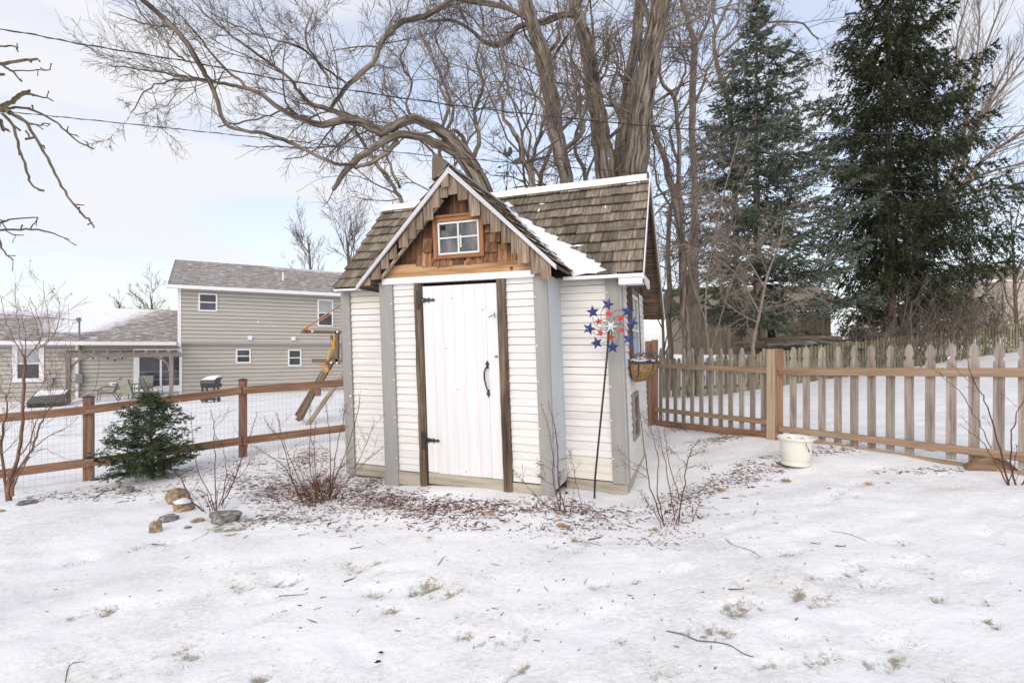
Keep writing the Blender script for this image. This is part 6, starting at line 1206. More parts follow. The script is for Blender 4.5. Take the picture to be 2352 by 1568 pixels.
# ------------------------------------------------------------------ dead spirea style bushes
def bits(bd, P, n, s0=.004, spread=.02):
    for i in range(n):
        p = V3(P[random.randint(0, len(P)-1)])+rs.randn(3)*spread; s_ = s0*random.uniform(.5, 1.4); a, c = unit(rs.randn(3))*s_, unit(rs.randn(3))*s_*.7
        bd.add([p-a, p+c, p+a, p-c], [(0, 1, 2, 3)], np.zeros((4, 3)))
def bush(px, py, lab, stems, n_extra=0, spread=.35, hgt=.5, nb=30, base_r=.08, dens=5, twl=(.05, .2), mass=0):
    b_ = g(px, py); o = tree('dry_bush', b_, lab, 'bush', 'dry brown bushes around the shed'); t = B(); tw = B(); bt = B(); Y = float(b_[1]); pr = PRM((0, 4, 4), rmin=.0012, jit=.12, up=.04, ang=(.3, .8), rat=(.4, .7))
    for q in stems:
        dy = random.uniform(-.12, .12); P, r_ = limb(t, q, Y, Y+dy, wob=.004, mn=.0011); sprout(tw, P, r_, dens, twl, 1, pr, t0=.3, rr=.5); bits(bt, P[-len(P)//3:], nb, .005, .014)
    for i in range(n_extra):
        a = random.uniform(0, 6.28); r0 = random.uniform(0, base_r); s0 = V3((b_[0]+math.cos(a)*r0, b_[1]+math.sin(a)*r0, b_[2]-.03)); e_ = random.uniform(.3, 1)*spread; h_ = hgt*random.uniform(.4, 1)
        P = smooth([s0, s0+V3((math.cos(a)*e_*.25, math.sin(a)*e_*.25, h_*.4)), s0+V3((math.cos(a)*e_*.6, math.sin(a)*e_*.6, h_*.75)), s0+V3((math.cos(a)*e_, math.sin(a)*e_, h_))], 3)+0
        r_ = np.linspace(.0028, .001, len(P)); t.tube(P, r_, 4); sprout(tw, P, r_, dens, twl, 1, pr, t0=.35, rr=.5); bits(bt, P[len(P)//2:], nb//3, .004, .015)
    for i in range(mass):
        a = random.uniform(0, 6.28); rr_ = abs(gau(0, 1))*base_r*1.3; p = V3((b_[0]+math.cos(a)*rr_, b_[1]+math.sin(a)*rr_, b_[2]+random.uniform(0, .22)*hgt/.5)); s_ = random.uniform(.006, .016)
        bt.prism([p+rs.randn(3)*s_ for _ in range(3)], rs.randn(3)*.001)
    t.build('stems', 'red_twig', o, smooth=True); tw.build('twigs', 'red_twig', o); tag(bt.build('seed_heads', 'dry_bit', o), None, None, kind='stuff')
    return o
D2 = lambda cx, cy, w_=2.5: ((440+cx/3.267)/1.0884, (840+cy/3.267)/1.0884, w_*.55)
bush(492, 1172, 'sparse upright dry bush behind the flat grey rock', [[D2(330, 1440, 6), D2(320, 1200, 5), D2(315, 900, 4), D2(300, 700, 3), D2(285, 600, 2)], [D2(370, 1380, 6), D2(470, 1200, 5), D2(560, 940, 4), D2(620, 780, 3), D2(670, 620, 2)], [D2(330, 1440, 6), D2(260, 1250, 4), D2(180, 1100, 4), D2(140, 900, 3), D2(125, 620, 2)], [D2(240, 1450, 6), D2(120, 1320, 6), D2(50, 1180, 5), D2(-20, 1080, 3)], [D2(380, 1350, 4), D2(410, 1050, 3), D2(380, 900, 2), D2(320, 800, 2)], [D2(350, 1400, 4), D2(400, 1240, 3), D2(470, 1110, 3)], [D2(170, 1470, 5), D2(60, 1420, 4), D2(-10, 1360, 3)], [D2(300, 1420, 4), D2(240, 1280, 3), D2(150, 1250, 2)], [D2(380, 1300, 3), D2(540, 1120, 3), D2(640, 960, 2)]], 9, .22, .38, nb=40, mass=30)
bush(728, 1148, 'densest reddish dry bush next to the left front corner post of the shed', [[D2(1050, 1370, 5), D2(950, 1150, 4), D2(860, 850, 4), D2(780, 760, 3), D2(715, 660, 2)], [D2(1080, 1350, 5), D2(980, 1100, 4), D2(890, 900, 3), D2(845, 720, 3), D2(820, 620, 2)], [D2(1040, 1370, 5), D2(900, 1090, 4), D2(750, 970, 3), D2(600, 880, 2)], [D2(1170, 1350, 5), D2(1090, 1050, 4), D2(1100, 760, 3), D2(1090, 560, 2)], [D2(1250, 1340, 5), D2(1260, 1000, 4), D2(1250, 700, 3), D2(1215, 540, 2)], [D2(1250, 1340, 5), D2(1330, 1100, 4), D2(1420, 850, 3), D2(1480, 640, 3), D2(1500, 520, 2)], [D2(1260, 1330, 5), D2(1300, 1000, 4), D2(1360, 700, 3), D2(1380, 560, 2)], [D2(1270, 1330, 4), D2(1440, 1120, 3), D2(1560, 860, 3), D2(1620, 680, 2)], [D2(1280, 1320, 4), D2(1420, 1160, 3), D2(1560, 1010, 3), D2(1690, 910, 2)], [D2(1200, 1350, 4), D2(1150, 1150, 3), D2(1130, 900, 3), D2(1140, 700, 2)]], 46, .36, .40, nb=60, base_r=.17, dens=8, mass=420)
DB = lambda cx, cy, w_=2.5: ((1260+cx/3.919)/1.0884, (980+cy/3.919)/1.0884, w_*.55)
bush(1302, 1180, 'slender dry bush with curled leaf at its foot beside the shed recess', [[DB(545, 1150, 5), DB(490, 900, 5), DB(480, 650, 4), DB(440, 380, 3), DB(365, 115, 2)], [DB(550, 1150, 6), DB(540, 900, 5), DB(520, 600, 5), DB(500, 350, 4), DB(435, 90, 2)], [DB(630, 1270, 6), DB(570, 1050, 5), DB(545, 880, 4), DB(560, 780, 2)], [DB(580, 1170, 6), DB(430, 1120, 5), DB(300, 1000, 3), DB(180, 860, 2), DB(90, 780, 1.5)], [DB(760, 1130, 3), DB(710, 880, 3), DB(670, 680, 2), DB(640, 580, 2)], [DB(480, 780, 3), DB(400, 720, 2), DB(330, 690, 2)], [DB(480, 900, 3), DB(400, 870, 2), DB(350, 810, 2)], [DB(730, 1240, 4), DB(780, 1160, 3), DB(840, 1130, 2)], [DB(880, 1260, 3), DB(820, 1220, 3), DB(770, 1170, 2)], [DB(600, 1200, 4), DB(590, 1000, 3), DB(630, 780, 2)]], 3, .15, .25, nb=90, dens=6, twl=(.04, .13), mass=20)
bush(1532, 1205, 'taller open dry bush right of the star spinner, in front of the shed corner', [[DB(1570, 1310, 7), DB(1480, 1080, 6), DB(1400, 760, 5), DB(1350, 400, 4), DB(1330, 180, 2)], [DB(1560, 1260, 6), DB(1500, 950, 5), DB(1500, 600, 4), DB(1440, 380, 3), DB(1340, 190, 2)], [DB(1670, 1260, 6), DB(1620, 950, 5), DB(1560, 600, 4), DB(1490, 300, 2)], [DB(1680, 1290, 6), DB(1730, 1080, 5), DB(1640, 780, 4), DB(1590, 480, 3), DB(1560, 200, 2)], [DB(1710, 1270, 7), DB(1740, 1050, 6), DB(1790, 740, 5), DB(1830, 580, 4), DB(1910, 450, 2)], [DB(1540, 1270, 5), DB(1430, 1120, 4), DB(1330, 960, 3)], [DB(1410, 760, 3), DB(1250, 680, 2), DB(1110, 540, 1.5)], [DB(1400, 830, 3), DB(1250, 740, 2), DB(1150, 660, 1.5)], [DB(1830, 1330, 5), DB(1860, 1230, 4), DB(1915, 1070, 3)], [DB(1830, 1320, 4), DB(1950, 1220, 3)], [DB(1800, 640, 4), DB(1900, 600, 3), DB(1970, 570, 2)], [DB(1790, 740, 4), DB(1900, 720, 2), DB(1990, 740, 2)], [DB(1790, 720, 3), DB(1700, 620, 2), DB(1610, 540, 2)], [DB(1850, 1300, 3), DB(1850, 1150, 3), DB(1840, 1090, 2)]], 3, .15, .3, nb=60, dens=5, twl=(.04, .16), mass=60)
DR = lambda cx, cy, w_=2.5: ((2300+cx/3.919)/1.0884, (840+cy/3.919)/1.0884, w_*.33)
bush(2322, 1112, 'thorny red stemmed rose bush in front of the right end of the picket fence', [[DR(880, 1480, 12), DR(780, 1300, 10), DR(640, 1080, 7), DR(520, 960, 5), DR(375, 860, 3)], [DR(870, 1470, 14), DR(820, 1260, 12), DR(730, 920, 10), DR(640, 640, 8), DR(540, 470, 7), DR(470, 270, 5), DR(465, 210, 3)], [DR(700, 1100, 7), DR(600, 880, 6), DR(500, 720, 6), DR(370, 530, 5), DR(250, 430, 4), DR(120, 320, 3)], [DR(540, 470, 5), DR(400, 370, 4), DR(270, 250, 3)], [DR(950, 1490, 13), DR(890, 1300, 12), DR(890, 1100, 9), DR(915, 880, 8), DR(970, 710, 6), DR(1060, 600, 5)], [DR(970, 710, 4), DR(900, 640, 3), DR(780, 560, 2)], [DR(960, 1490, 10), DR(1020, 1400, 9), DR(1060, 1250, 7)], [DR(870, 1420, 7), DR(940, 1200, 5), DR(955, 1060, 4)], [DR(600, 1010, 3), DR(520, 900, 3), DR(380, 770, 2)], [DR(700, 880, 3), DR(650, 810, 2), DR(605, 790, 2)], [DR(930, 1410, 5), DR(980, 1330, 4), DR(1040, 1300, 3)]], 0, nb=10, dens=1.5, twl=(.03, .1))
b_ = g(2322, 1112); 

# ------------------------------------------------------------------ rocks
def rock(px, py, w_, h_, mt, lab, snow=0, rot=0, flat=.8):
    p = g(px, py); s_ = p[1]/F; a, c = w_/2*s_, h_*s_; o = thing('rock', tuple(p), lab, 'rock', 'rocks at the bed edge'); b = B(); nth, nph = 12, 8; V_ = []; r_ = np.random.RandomState(px)
    off = r_.rand(3)*10
    for i in range(nph+1):
        ph = -math.pi/2+math.pi*i/nph
        for j in range(nth):
            th = 6.2832*j/nth; d = (math.cos(ph)*math.cos(th), math.cos(ph)*math.sin(th), math.sin(ph)); k = 1+.38*mnoise.noise(Vector((d[0]*1.3+off[0], d[1]*1.3+off[1], d[2]*1.3+off[2])))+.12*mnoise.noise(Vector((d[0]*4, d[1]*4+off[0], d[2]*4)))
            x, y, z = d[0]*a*k, d[1]*a*flat*k, (abs(d[2])**.7*(1 if d[2] > 0 else -1))*c*.62*k+c*.32; V_.append((p[0]+x*math.cos(rot)-y*math.sin(rot), p[1]+x*math.sin(rot)+y*math.cos(rot), p[2]+z))
    fc = [(i*nth+j, i*nth+(j+1) % nth, (i+1)*nth+(j+1) % nth, (i+1)*nth+j) for i in range(nph) for j in range(nth)]
    b.add(V_, fc, np.array(V_)); b.build('stone', mt, o)
    if snow:
        b = B(); V2 = [V3(v)+V3((0, 0, .012)) for v in V_]; k0 = int(nph*.72); b.add(V2[k0*nth:], [tuple(i-k0*nth for i in f) for f in fc if min(f) >= k0*nth], np.array(V2[k0*nth:])); b.build('snow_cap', 'snow_patch', o, smooth=True)
    return o
rock(518, 1194, 72, 20, 'rock_grey', 'long flat grey rock, largest in the bed edge', rot=.1); rock(408, 1150, 48, 30, 'rock_tan', 'tan upright rock behind the sparse dry bush'); rock(420, 1172, 44, 26, 'rock_tan', 'tan rock capped with snow below the upright tan one', snow=1)
rock(385, 1196, 42, 14, 'rock_grey', 'dark grey wedge shaped rock between the tan rocks', rot=.4); rock(358, 1219, 26, 25, 'rock_tan', 'small rounded tan rock nearest the camera'); rock(293, 1131, 32, 16, 'rock_grey', 'small grey rock below the young cedar'); rock(65, 1160, 48, 12, 'rock_grey', 'flat grey rock beside the shrub at the left edge'); rock(455, 1198, 30, 9, 'rock_tan', 'thin pale tan stone left of the long flat grey rock'); rock(405, 1128, 40, 6, 'rock_tan', 'low tan stone nearly buried in snow below the cedar'); rock(432, 1212, 16, 4, 'rock_grey', 'tiny grey stone in the snow before the bed'); rock(2, 1178, 22, 8, 'rock_tan', 'brown stone cut by the left edge of the frame')
# brown slab leaning at the fence foot
p = g(2275, 1080); o = thing('log_slab', tuple(p), 'rounded brown bark slab lying against the foot of the picket fence at right', 'bark slab'); b = B()
a_, c_ = g(2212, 1078), g(2345, 1084); d = unit(c_-a_); L = np.linalg.norm(c_-a_); pr = [(0, .0), (.08, .03), (.25, .085), (.42, .11), (.6, .10), (.78, .07), (.92, .02), (1, -.02), (.7, -.03), (.3, -.03)]
b.prism([a_+d*L*q+V3((0, -.02, h_)) for q, h_ in pr], (.03, .07, .02), g=d); b.build('slab', 'slab_brown', o, bevel=.01)

# ------------------------------------------------------------------ flower pot
p = g(1828, 1066); s_ = p[1]/F; o = thing('flower_pot', tuple(p), 'cream plastic flower pot filled with snow beside the thick fence post', 'flower pot'); b = B()
pw_ = p[2]+.0; R0 = 38.5*s_
prof = [(R0*.66, -.0), (R0*.78, .0), (R0*.80, 3*s_), (R0*.74, 6*s_), (R0*.68, 8*s_), (R0*.72, 11*s_), (R0*.76, 18*s_), (R0*.83, 35*s_), (R0*.87, 50*s_), (R0*.88, 51*s_), (R0*.9, 57*s_), (R0*1.0, 59*s_), (R0*1.01, 63*s_), (R0*.96, 64*s_), (R0*.88, 62*s_), (R0*.86, 55*s_)]
n = 32; V_ = [(p[0]+r_*math.cos(6.2832*j/n), p[1]+r_*math.sin(6.2832*j/n), p[2]+z) for r_, z in prof for j in range(n)]
b.add(V_, [(i*n+j, i*n+(j+1) % n, (i+1)*n+(j+1) % n, (i+1)*n+j) for i in range(len(prof)-1) for j in range(n)], np.array(V_)); b.build('pot', 'pot_cream', o, smooth=True)
b = B(); V_ = [(p[0]+r_*math.cos(6.2832*j/n), p[1]+r_*math.sin(6.2832*j/n), p[2]+57*s_+.012*math.sin(3*6.28*j/n)*(r_ > 0)+(.02 if r_ < R0*.3 else 0)) for r_ in (R0*.87, R0*.6, R0*.3, .001) for j in range(n)]
b.add(V_, [(i*n+j, i*n+(j+1) % n, (i+1)*n+(j+1) % n, (i+1)*n+j) for i in range(3) for j in range(n)], np.array(V_)); b.build('snow', 'snow_patch', o, smooth=True)
b = B(); Yp = p[1]-R0*.9
b.tube([at(1837, 1010, Yp+.1), at(1842, 1005, Yp+.05), at(1850, 1010, Yp), at(1852, 1022, Yp-.01), at(1858, 1034, Yp-.01)], [.003]*5, 4); b.tube([at(1800, 1008, Yp+.2), at(1812, 1003, Yp+.15), at(1822, 1010, Yp+.12)], .003, 4); b.tube([at(1857, 1032, Yp-.01), at(1859, 1038, Yp-.01)], .006, 5); b.build('dead_stem', 'dry_bit', o)

# ------------------------------------------------------------------ star spinner
p = g(1367, 1145); Ys = float(p[1]); o = thing('garden_spinner', tuple(p), 'metal pinwheel of blue, red and white stars on a tall black pole', 'garden spinner')
W3 = lambda px, py, dy=0: at(px, py, Ys+dy)
b = B(); b.tube([W3(1365, 1155), W3(1367, 1096), W3(1375, 1013), W3(1386, 904), W3(1395, 809), W3(1399, 752, .03)], .0095, 8); b.build('pole', 'black_iron', o, smooth=True)
def starf(bd, c, Rr, rot, th, nrays=5, inner=.42, tilt=(0, 0)):
    ux = unit((math.cos(tilt[0]), math.sin(tilt[0]), 0)); uz = unit((0, math.sin(tilt[1]), math.cos(tilt[1]))); nf = np.cross(ux, uz); nf = nf if nf[1] < 0 else -nf
    ring = [c+(ux*math.cos(rot+math.pi*i/nrays)+uz*math.sin(rot+math.pi*i/nrays))*(Rr if i % 2 == 0 else Rr*inner) for i in range(2*nrays)]
    V_ = [c+nf*th]+ring+[c-nf*.004]; fc = [(0, 1+i, 1+(i+1) % (2*nrays)) for i in range(2*nrays)]+[(2*nrays+1, 1+(i+1) % (2*nrays), 1+i) for i in range(2*nrays)]
    bd.add(V_, fc, np.array(V_))
DS = lambda cx, cy: ((1440+cx/6.533)/1.0884, (720+cy/6.533)/1.0884)
hub = W3(*DS(555, 625), -.03)
for cx, cy, rt in ((518, 265, 1.3), (840, 380, 1.45), (918, 562, 1.1), (858, 825, 1.4), (598, 965, 1.57), (338, 895, 1.9), (215, 662, 1.25), (275, 388, 1.7)):
    b = B(); c = W3(*DS(cx, cy), -.03); starf(b, c, .062, rt, .012, tilt=(random.uniform(-.2, .2), random.uniform(-.2, .2))); b.build('blue_star', 'star_blue', o)
    b = B(); m_ = (c+hub)/2; d = c-hub; pr_ = V3((-d[2], 0, d[0]))*.35; b.tube(smooth([hub, hub+d*.3+pr_, hub+d*.7+pr_*.9, c]), .0022, 4); b.build('wire_spoke', 'black_iron', o)
for cx, cy, rt in ((530, 420, 1.4), (725, 495, 1.1), (745, 685, 1.7), (575, 800, 1.3), (398, 730, 1.2), (372, 545, 1.8)):
    b = B(); c = W3(*DS(cx, cy), -.045); starf(b, c, .040, rt, .010, inner=.40, tilt=(random.uniform(-.35, .35), random.uniform(-.35, .35))); b.build('red_star', 'star_red', o)
    b = B(); d = c-hub; pr_ = V3((d[2], 0, -d[0]))*.45; b.tube(smooth([hub, hub+d*.4+pr_, hub+d*.8+pr_*.6, c]), .0018, 4); b.build('wire_spoke', 'black_iron', o)
b = B(); starf(b, hub+V3((0, -.03, 0)), .066, 1.0, .02, nrays=6, inner=.33); b.build('white_star', 'star_white', o)

# ------------------------------------------------------------------ hanging half basket on the side window
bc = Q(1.125, 1.05, 1.16); o = thing('wall_basket', tuple(bc), 'half round coir lined planter with snow and dead flowers under the side window', 'planter')
b = B(); n = 14; V_ = []; Rv, Ru = .30, .24
for i in range(7):
    ph = i/6*math.pi/2
    for j in range(n+1):
        th = math.pi*j/n; rr_ = math.cos(ph); V_.append(Q(1.12+Ru*math.sin(th)*rr_+.005, 1.05+Rv*math.cos(th)*rr_, 1.17-.20*math.sin(ph)))
b.add(V_, [(i*(n+1)+j, i*(n+1)+j+1, (i+1)*(n+1)+j+1, (i+1)*(n+1)+j) for i in range(6) for j in range(n)], np.array(V_)); lin = b.build('liner', 'coir', o, smooth=True)
b = B()
b.tube([Q(1.12+(Ru+.01)*math.sin(math.pi*j/n), 1.05+(Rv+.01)*math.cos(math.pi*j/n), 1.18) for j in range(n+1)], .012, 5)
for th in (.35, 1.0, 1.57, 2.1, 2.8): b.tube([Q(1.12+(Ru+.008)*math.sin(th)*math.cos(f), 1.05+(Rv+.008)*math.cos(th)*math.cos(f), 1.18-.205*math.sin(f)) for f in np.linspace(0, 1.5, 6)], .007, 4)
b.build('wire_frame', 'black_iron', o)
b = B(); V_ = [Q(1.12+Ru*.93*math.sin(math.pi*j/n)*k, 1.05+Rv*.93*math.cos(math.pi*j/n)*k, 1.185+.05*(1-k)+random.uniform(0, .02)) for k in (1, .7, .4, .05) for j in range(n+1)]
b.add(V_, [(i*(n+1)+j, i*(n+1)+j+1, (i+1)*(n+1)+j+1, (i+1)*(n+1)+j) for i in range(3) for j in range(n)], np.array(V_)); b.build('snow', 'snow_patch', o, smooth=True)
b = B()
for i in range(90):
    a = random.uniform(.2, 2.9); k = random.uniform(.2, 1.1); c = Q(1.12+Ru*k*math.sin(a), 1.05+Rv*k*math.cos(a), 1.20+random.uniform(0, .07)); b.prism([c+rs.randn(3)*.014 for _ in range(3)], rs.randn(3)*.003)
    if i % 4 == 0: b.tube([c-V3((0, 0, .06)), c+rs.randn(3)*.02, c+rs.randn(3)*.04+V3((.02, 0, .01))], .002, 3)
b.build('dead_flowers', 'dry_bit', o)
b = B(); starf(b, Q(1.30, .95, 1.26), .035, 1.4, .008); b.build('blue_ornament', 'star_blue', o)
o = thing('painted_board', tuple(Q(1.15, .98, 1.2)), 'blue and white board standing in the planter against the side window', 'board'); b = B(); b.prism([Q(1.145, .93, 1.2), Q(1.145, 1.14, 1.2), Q(1.14, 1.12, 1.45), Q(1.14, .95, 1.42)], SU*.008); b.build('board', 'cloth_blue', o)

# ------------------------------------------------------------------ overhead cables
def cable(pts, lab, r, Ys_, name='overhead_cable', twist=0):
    P = smooth([at(px, py, Y) for (px, py), Y in zip(pts, Ys_)], 12); o = thing(name, tuple(P[0]), lab, 'cable'); b = B(); b.tube(P, r, 6)
    if twist:
        b.tube(P+np.array([0, 0, 1.0])*r*2.2*np.sin(np.arange(len(P))[:, None]*1.3), r*.6, 5)
    b.build('wire', 'cable_black', o, smooth=True); return o
cable([(-500, -2), (0, 67), (195, 103), (440, 143), (650, 184), (1000, 236), (1176, 258), (1428, 284), (1629, 300), (1860, 305), (2113, 304), (2500, 280)], 'thicker upper cable crossing the whole sky from the top left corner', .008, [7, 8, 8.2, 8.4, 8.6, 8.9, 9.1, 9.5, 10, 10.8, 12, 14], twist=1)
cable([(-400, 215), (30, 258), (200, 275), (430, 299), (650, 322), (960, 355), (1060, 364), (1176, 374), (1450, 396), (1620, 411), (1932, 431), (2133, 443), (2345, 454)], 'thinner lower cable passing just above the shed gable', .0055, [7.5, 8.2, 8.5, 8.8, 9.0, 9.2, 9.3, 9.4, 9.8, 10.3, 11.5, 12.5, 13.5], twist=1)
o = thing('cable_splice', tuple(at(2330, 453, 13.4)), 'dark sleeve on the lower cable at the right edge', 'cable splice'); b = B(); b.tube([at(2312, 452, 13.4), at(2345, 454, 13.5)], .05, 8, cap=True); b.build('sleeve', 'black_iron', o)
cable([(-300, 705), (0, 722), (90, 728), (175, 735)], 'thin service wire running to the mast on the low roof', .012, [18, 20, 21, 22])

# ------------------------------------------------------------------ mulch chips, leaves, sticks, grass
def gfast(px, py):
    return g(px, py)
cb = B(); cn = 0
AREAS = [(640,1140,80,34,420),(760,1130,70,40,480),(900,1150,120,26,620),(1020,1165,120,26,600),(1130,1172,80,22,300),(580,1110,90,36,330),(700,1060,60,34,300),(250,1132,150,18,260),(430,1090,110,22,200),(560,1060,80,14,120),(1250,1165,90,22,240),(1370,1185,100,28,300),(1560,1150,100,30,190),(1660,1008,110,9,220),(1580,985,60,7,100),(1900,1035,150,10,200),(1720,1085,110,34,330),(1620,1120,80,24,160),(110,1140,80,14,80),(2120,1078,120,8,70),(1300,1220,110,24,160),(1520,1230,90,24,150),(1800,1065,30,8,60),(870,1103,40,12,160),(700,1200,160,20,100),(1100,1210,160,18,110),(1640,1200,200,60,50),(1176,1290,800,120,90),(1176,1400,1000,140,110),(620,1190,70,14,120),(840,1125,60,20,300)]
for px, py, rx, ry, n in AREAS:
    A0, A1 = g(px, py), g(px+10, py); dxy = g(px, py-6)
    for i in range(n):
        u, v = gau(0, .55), gau(0, .55)
        if u*u+v*v > 1.6: continue
        q = g(px+u*rx, py+v*ry) if n < 130 else None
        if q is None:
            x = A0[0]+(A1[0]-A0[0])*u*rx/10; y = A0[1]+(dxy[1]-A0[1])*(-v*ry/6)*(1-.0*v); x += (y-A0[1])*(px-CX)/F; q = (x, y)
        if (V3((q[0], q[1], 0))-SP)@SV > -.02 and abs((V3((q[0], q[1], 0))-SP)@SU+.35) < .85 and (V3((q[0], q[1], 0))-SP)@SV < 2.4: continue
        if (V3((q[0], q[1], 0))-SP)@SV > .42 and -2.1 < (V3((q[0], q[1], 0))-SP)@SU < 1.1 and (V3((q[0], q[1], 0))-SP)@SV < 2.35: continue
        cb.V.append(None); cb.V.pop(); L = random.choice((.007, .011, .016, .024, .036))*random.uniform(.7, 1.3); w_ = random.uniform(.0016, .0050); a = random.uniform(0, 6.28); t_ = gau(0, .16)
        ax = V3((math.cos(a), math.sin(a), t_)); ay = V3((-math.sin(a), math.cos(a), gau(0, .2)))
        cn += 1; z = 0; cb._l = getattr(cb, '_l', []); cb._l.append((q[0], q[1], ax, ay, L, w_))
xy = np.array([(a[0], a[1]) for a in cb._l]); zz_ = Tz(xy[:, 0], xy[:, 1])+(nz(xy[:, 0], xy[:, 1], 3.0, 1)*.035+nz(xy[:, 0], xy[:, 1], 9, 2)*.018+nz(xy[:, 0], xy[:, 1], 24, 3)*.006)*np.clip(1-np.maximum(0, np.hypot(xy[:, 0]/9, (xy[:, 1]-5)/9)-1)*1.5, 0, 1)
for (x, y, ax, ay, L, w_), z in zip(cb._l, zz_):
    if random.random() < .35: w_ *= .45
    if y < 3.6: L *= random.choice((.25, .4, .6)); w_ *= .55
    c = V3((x, y, z+random.uniform(.0, .005))); rj = [random.uniform(.4, 1.5) for _ in range(6)]; P = [c-ax*L*rj[0]+ay*w_*(rj[1]-1), c-ax*L*.5*rj[1]-ay*w_*rj[2], c+ax*L*.6-ay*w_*.8*rj[3], c+ax*L*rj[4]+ay*w_*(rj[5]-1), c+ax*L*.5*rj[5]+ay*w_*rj[0], c-ax*L*.6+ay*w_*.9*rj[2]]
    P = P+[q+V3((0, 0, .003)) for q in P]; cb.add(P, [(5, 4, 3, 2, 1, 0), (6, 7, 8, 9, 10, 11)]+[(i, (i+1) % 6, (i+1) % 6+6, i+6) for i in range(6)], np.array(P)*1.0)
tag(cb.build('bark_mulch', 'chip'), 'scattered reddish brown bark mulch chips lying on the snow around the shed', 'mulch', kind='stuff')
def GZh(x, y):
    k = float(np.clip(1-max(0, math.hypot(x/9, (y-5)/9)-1)*1.5, 0, 1)); return T1(x, y)+k*float(nz(x, y, 3.0, 1)*.035+nz(x, y, 9, 2)*.018+nz(x, y, 24, 3)*.006)
LV = [(1655, 1132, 26, 'largest curled tan leaf right of the open dry bush'), (1805, 1108, 26, 'flat tan leaf lying below the flower pot'), (1995, 1110, 22, 'crumpled tan leaf in the middle of the snow before the picket fence'), (2040, 1107, 10, 'small tan leaf beside the crumpled one'), (1290, 1210, 28, 'curled tan leaf standing at the foot of the slender dry bush'), (1298, 1225, 12, 'reddish leaf below the curled one at the slender bush'), (1505, 1215, 18, 'brown leaf litter clump at the open dry bush'), (1905, 1127, 8, 'tiny rusty leaf right of the flower pot'), (1130, 1188, 20, 'flat brown leaf in front of the shed door'), (875, 1502, 12, 'black curled leaf near the bottom edge, the upper of two'), (868, 1523, 16, 'black elongated leaf near the bottom edge, the lower of two'), (2230, 1060, 12, 'brown leaf beside the bark slab'), (2075, 1252, 10, 'dark leaf in a worn patch at the right'), (985, 1240, 14, 'reddish leaf on the snow in front of the left door post'), (1320, 1240, 14, 'thin reddish leaf on the snow in front of the shed corner')]
for px, py, wpx, lab in LV:
    p = g(px, py); s_ = p[1]/F*wpx/2; o = thing('dry_leaf', (p[0], p[1], GZh(p[0], p[1])), lab, 'leaf', 'dry leaves on the snow'); b = B(); n = 9; z0 = GZh(p[0], p[1])+.006
    a = random.uniform(-.5, .5); ca, sa = math.cos(a), math.sin(a); V_ = []
    for i in range(n):
        f = i/(n-1); hw = math.sin(math.pi*f)**.8*.5*(1+.35*math.sin(f*19)) 
        for q in (-1, 0, 1):
            x, y = (f-.5)*2*s_, q*hw*s_*1.3; V_.append((p[0]+x*ca-y*sa, p[1]+x*sa+y*ca, z0+s_*(.55*abs(q)*hw+.5*(f-.5)**2+random.uniform(0, .12))))
    b.add(V_, [(i*3+j, i*3+j+1, (i+1)*3+j+1, (i+1)*3+j) for i in range(n-1) for j in range(2)], np.array(V_)); lf = b.build('blade', 'dark_hole' if 'black' in lab else 'leaf_tan', o); so = lf.modifiers.new('t', 'SOLIDIFY'); so.thickness = .0012
    b = B(); b.tube([V3(V_[1]), V3(V_[1])+V3((-ca*s_*.5, -sa*s_*.5, .004))], .0008, 3); b.build('stalk', 'leaf_tan', o)
STK = [([(1674, 1396), (1700, 1405), (1745, 1420)], 'x'), ]
DT = lambda cx, cy: ((1280+cx/1.8375)/1.0884, (1100+cy/1.8375)/1.0884)
ST = [([DT(710, 865), DT(790, 885), DT(850, 915), DT(930, 925), DT(1000, 940), DT(1060, 975), DT(1110, 988)], 'long crooked twig lying on the snow near the bottom right of centre', .003), ([DT(980, 455), DT(1010, 480), DT(1070, 500), DT(1110, 512), DT(1138, 535)], 'curved twig on the snow right of the open dry bush', .0022), ([DT(1465, 420), DT(1520, 425), DT(1580, 440), DT(1630, 460)], 'thin arched twig on the snow below the flower pot', .002), ([DT(995, 690), DT(1060, 688)], 'short straight dark stick in the lower right snow', .004), ([DT(1370, 470), DT(1415, 476)], 'short dark stick right of the arched twig', .003), ([DT(1485, 484), DT(1530, 488)], 'stubby black stick right of the arched twig', .005), ([DT(2210, 470), DT(2265, 478)], 'short stick at the right edge of the snow', .002), ([DT(270, 460), DT(330, 462), DT(410, 478)], 'thin twig below the slender dry bush', .0025), ([DT(350, 455), DT(412, 438)], 'dark stick below the slender dry bush', .005), ([(150, 1562), (160, 1525), (195, 1518)], 'forked twig at the bottom left of the snow', .002), ([(440, 1365-120), (470, 1230), (480, 1222)], 'small twig on the snow in front of the flat grey rock', .0025), ([(350, 1248), (375, 1250)], 'short dark stick on the snow left of centre', .004), ([(805, 1258), (830, 1252)], 'short brown stick on the snow before the densest bush', .004), ([(790, 1335), (812, 1328)], 'short reddish stick in the middle foreground snow', .005), ([(640, 1365), (700, 1362)], 'straight twig by a worn grass patch left of centre', .003), ([(1005, 1305), (1018, 1285)], 'thin stick standing out of the snow before the door', .003), ([(265, 1128), (240, 1132), (215, 1148)], 'bent branch lying beside the small grey rock', .006)]
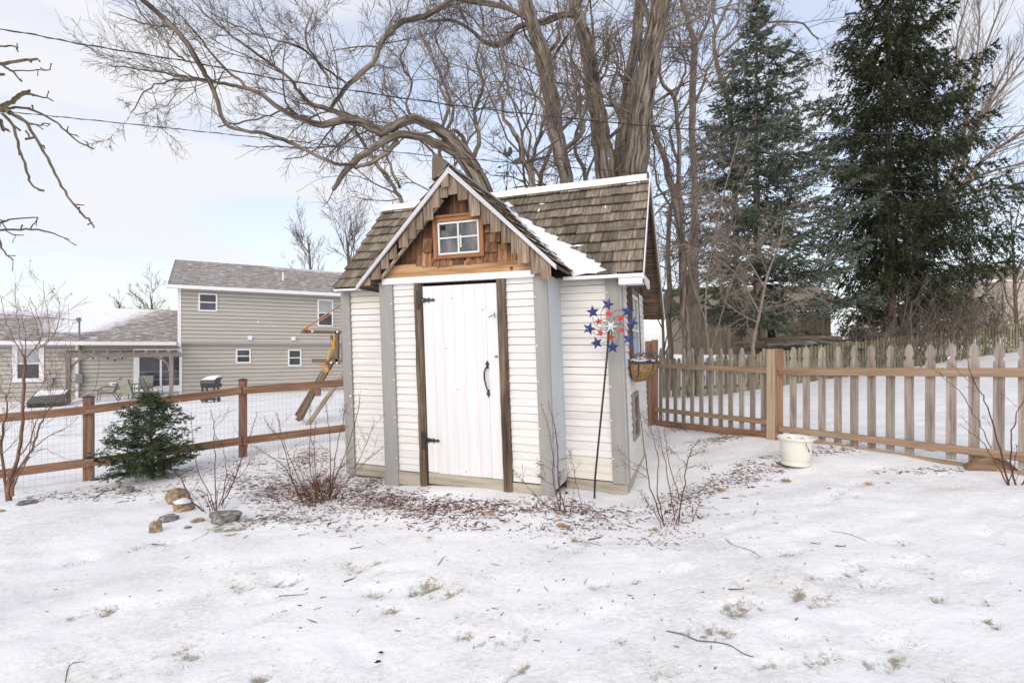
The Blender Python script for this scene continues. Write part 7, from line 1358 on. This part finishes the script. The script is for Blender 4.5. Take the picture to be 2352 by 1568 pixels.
for pts, lab, r_ in ST:
    P = [g(*q) for q in pts]; P = [V3((p[0], p[1], GZh(p[0], p[1])+r_*.8)) for p in P]; o = thing('fallen_twig', tuple(P[0]), lab, 'twig', 'twigs on the snow'); b = B()
    Pm = smooth(P, 3) if len(P) > 2 else np.array(P); b.tube(Pm, np.linspace(r_, r_*.6, len(Pm)), 5, cap=True); b.tube([Pm[len(Pm)//2], Pm[len(Pm)//2]+V3((.012, .015, .004))], r_*.5, 3); b.build('twig', 'near_twig', o)
gbm = B()
gbm.L = []
for cx, cy, q1, q2, an, am in GRS:
    for i in range(int(260*q1**.5*q2**.5*am)+2):
        u, v = gau(0, .55)*q1, gau(0, .55)*q2; gbm.L.append((cx+u*math.cos(an)-v*math.sin(an), cy+u*math.sin(an)+v*math.cos(an), random.uniform(.001, .007)))
for i in range(1400):
    x = random.uniform(-3.5, 4); y = random.uniform(1.6, 4.5)
    if nz(x, y, 4, 9)+.25*nz(x, y, 20, 10) > .12: gbm.L.append((x, y, random.uniform(.004, .012)))
xy = np.array(gbm.L); zz_ = Tz(xy[:, 0], xy[:, 1])+(nz(xy[:, 0], xy[:, 1], 3.0, 1)*.035+nz(xy[:, 0], xy[:, 1], 9, 2)*.018+nz(xy[:, 0], xy[:, 1], 24, 3)*.006)
N_ = len(xy); d = rs.randn(N_, 2)*.7; dz_ = xy[:, 2]; p0 = np.stack([xy[:, 0], xy[:, 1], zz_-.012], 1); tip = p0+np.stack([d[:, 0]*dz_, d[:, 1]*dz_, dz_+.010], 1); sd2 = rs.randn(N_, 2); sd2 /= np.linalg.norm(sd2, axis=1, keepdims=True); q = np.concatenate([sd2*.0012, np.zeros((N_, 1))], 1)
v = np.stack([p0-q, p0+q, tip], 1).reshape(-1, 3); gbm.addarr(v, np.arange(N_*3).reshape(-1, 3), v, np.repeat(rs.rand(N_), 3)); tag(gbm.build('grass', 'grass'), 'short dead grass blades poking through the trodden snow of the lawn', 'grass', kind='stuff')

# falling snow
fl = B(); V_ = []; rp = np.random.RandomState(3); n = 260
Yf = rp.uniform(1.6, 9, n); px_ = rp.uniform(0, 2352, n); py_ = rp.uniform(100, 1400, n); r_ = rp.uniform(.0018, .0042, n)
P = np.stack([(px_-CX)/F*Yf, Yf, H+(HY-py_)/F*Yf], 1); P = P[(P[:, 2] > .3)]; n = len(P); r_ = r_[:n]
oc = np.array([(1, 0, 0), (-1, 0, 0), (0, 1, 0), (0, -1, 0), (0, 0, 1), (0, 0, -1)], float); tri = np.array([(0, 2, 4), (2, 1, 4), (1, 3, 4), (3, 0, 4), (2, 0, 5), (1, 2, 5), (3, 1, 5), (0, 3, 5)])
v = (P[:, None]+oc[None]*r_[:, None, None]).reshape(-1, 3); fl.addarr(v, (tri[None]+np.arange(n)[:, None, None]*6).reshape(-1, 3), v, np.zeros(len(v))); tag(fl.build('snowflakes', 'snow_patch'), 'tiny scattered snowflakes drifting through the air over the yard', 'snowflakes', kind='stuff')
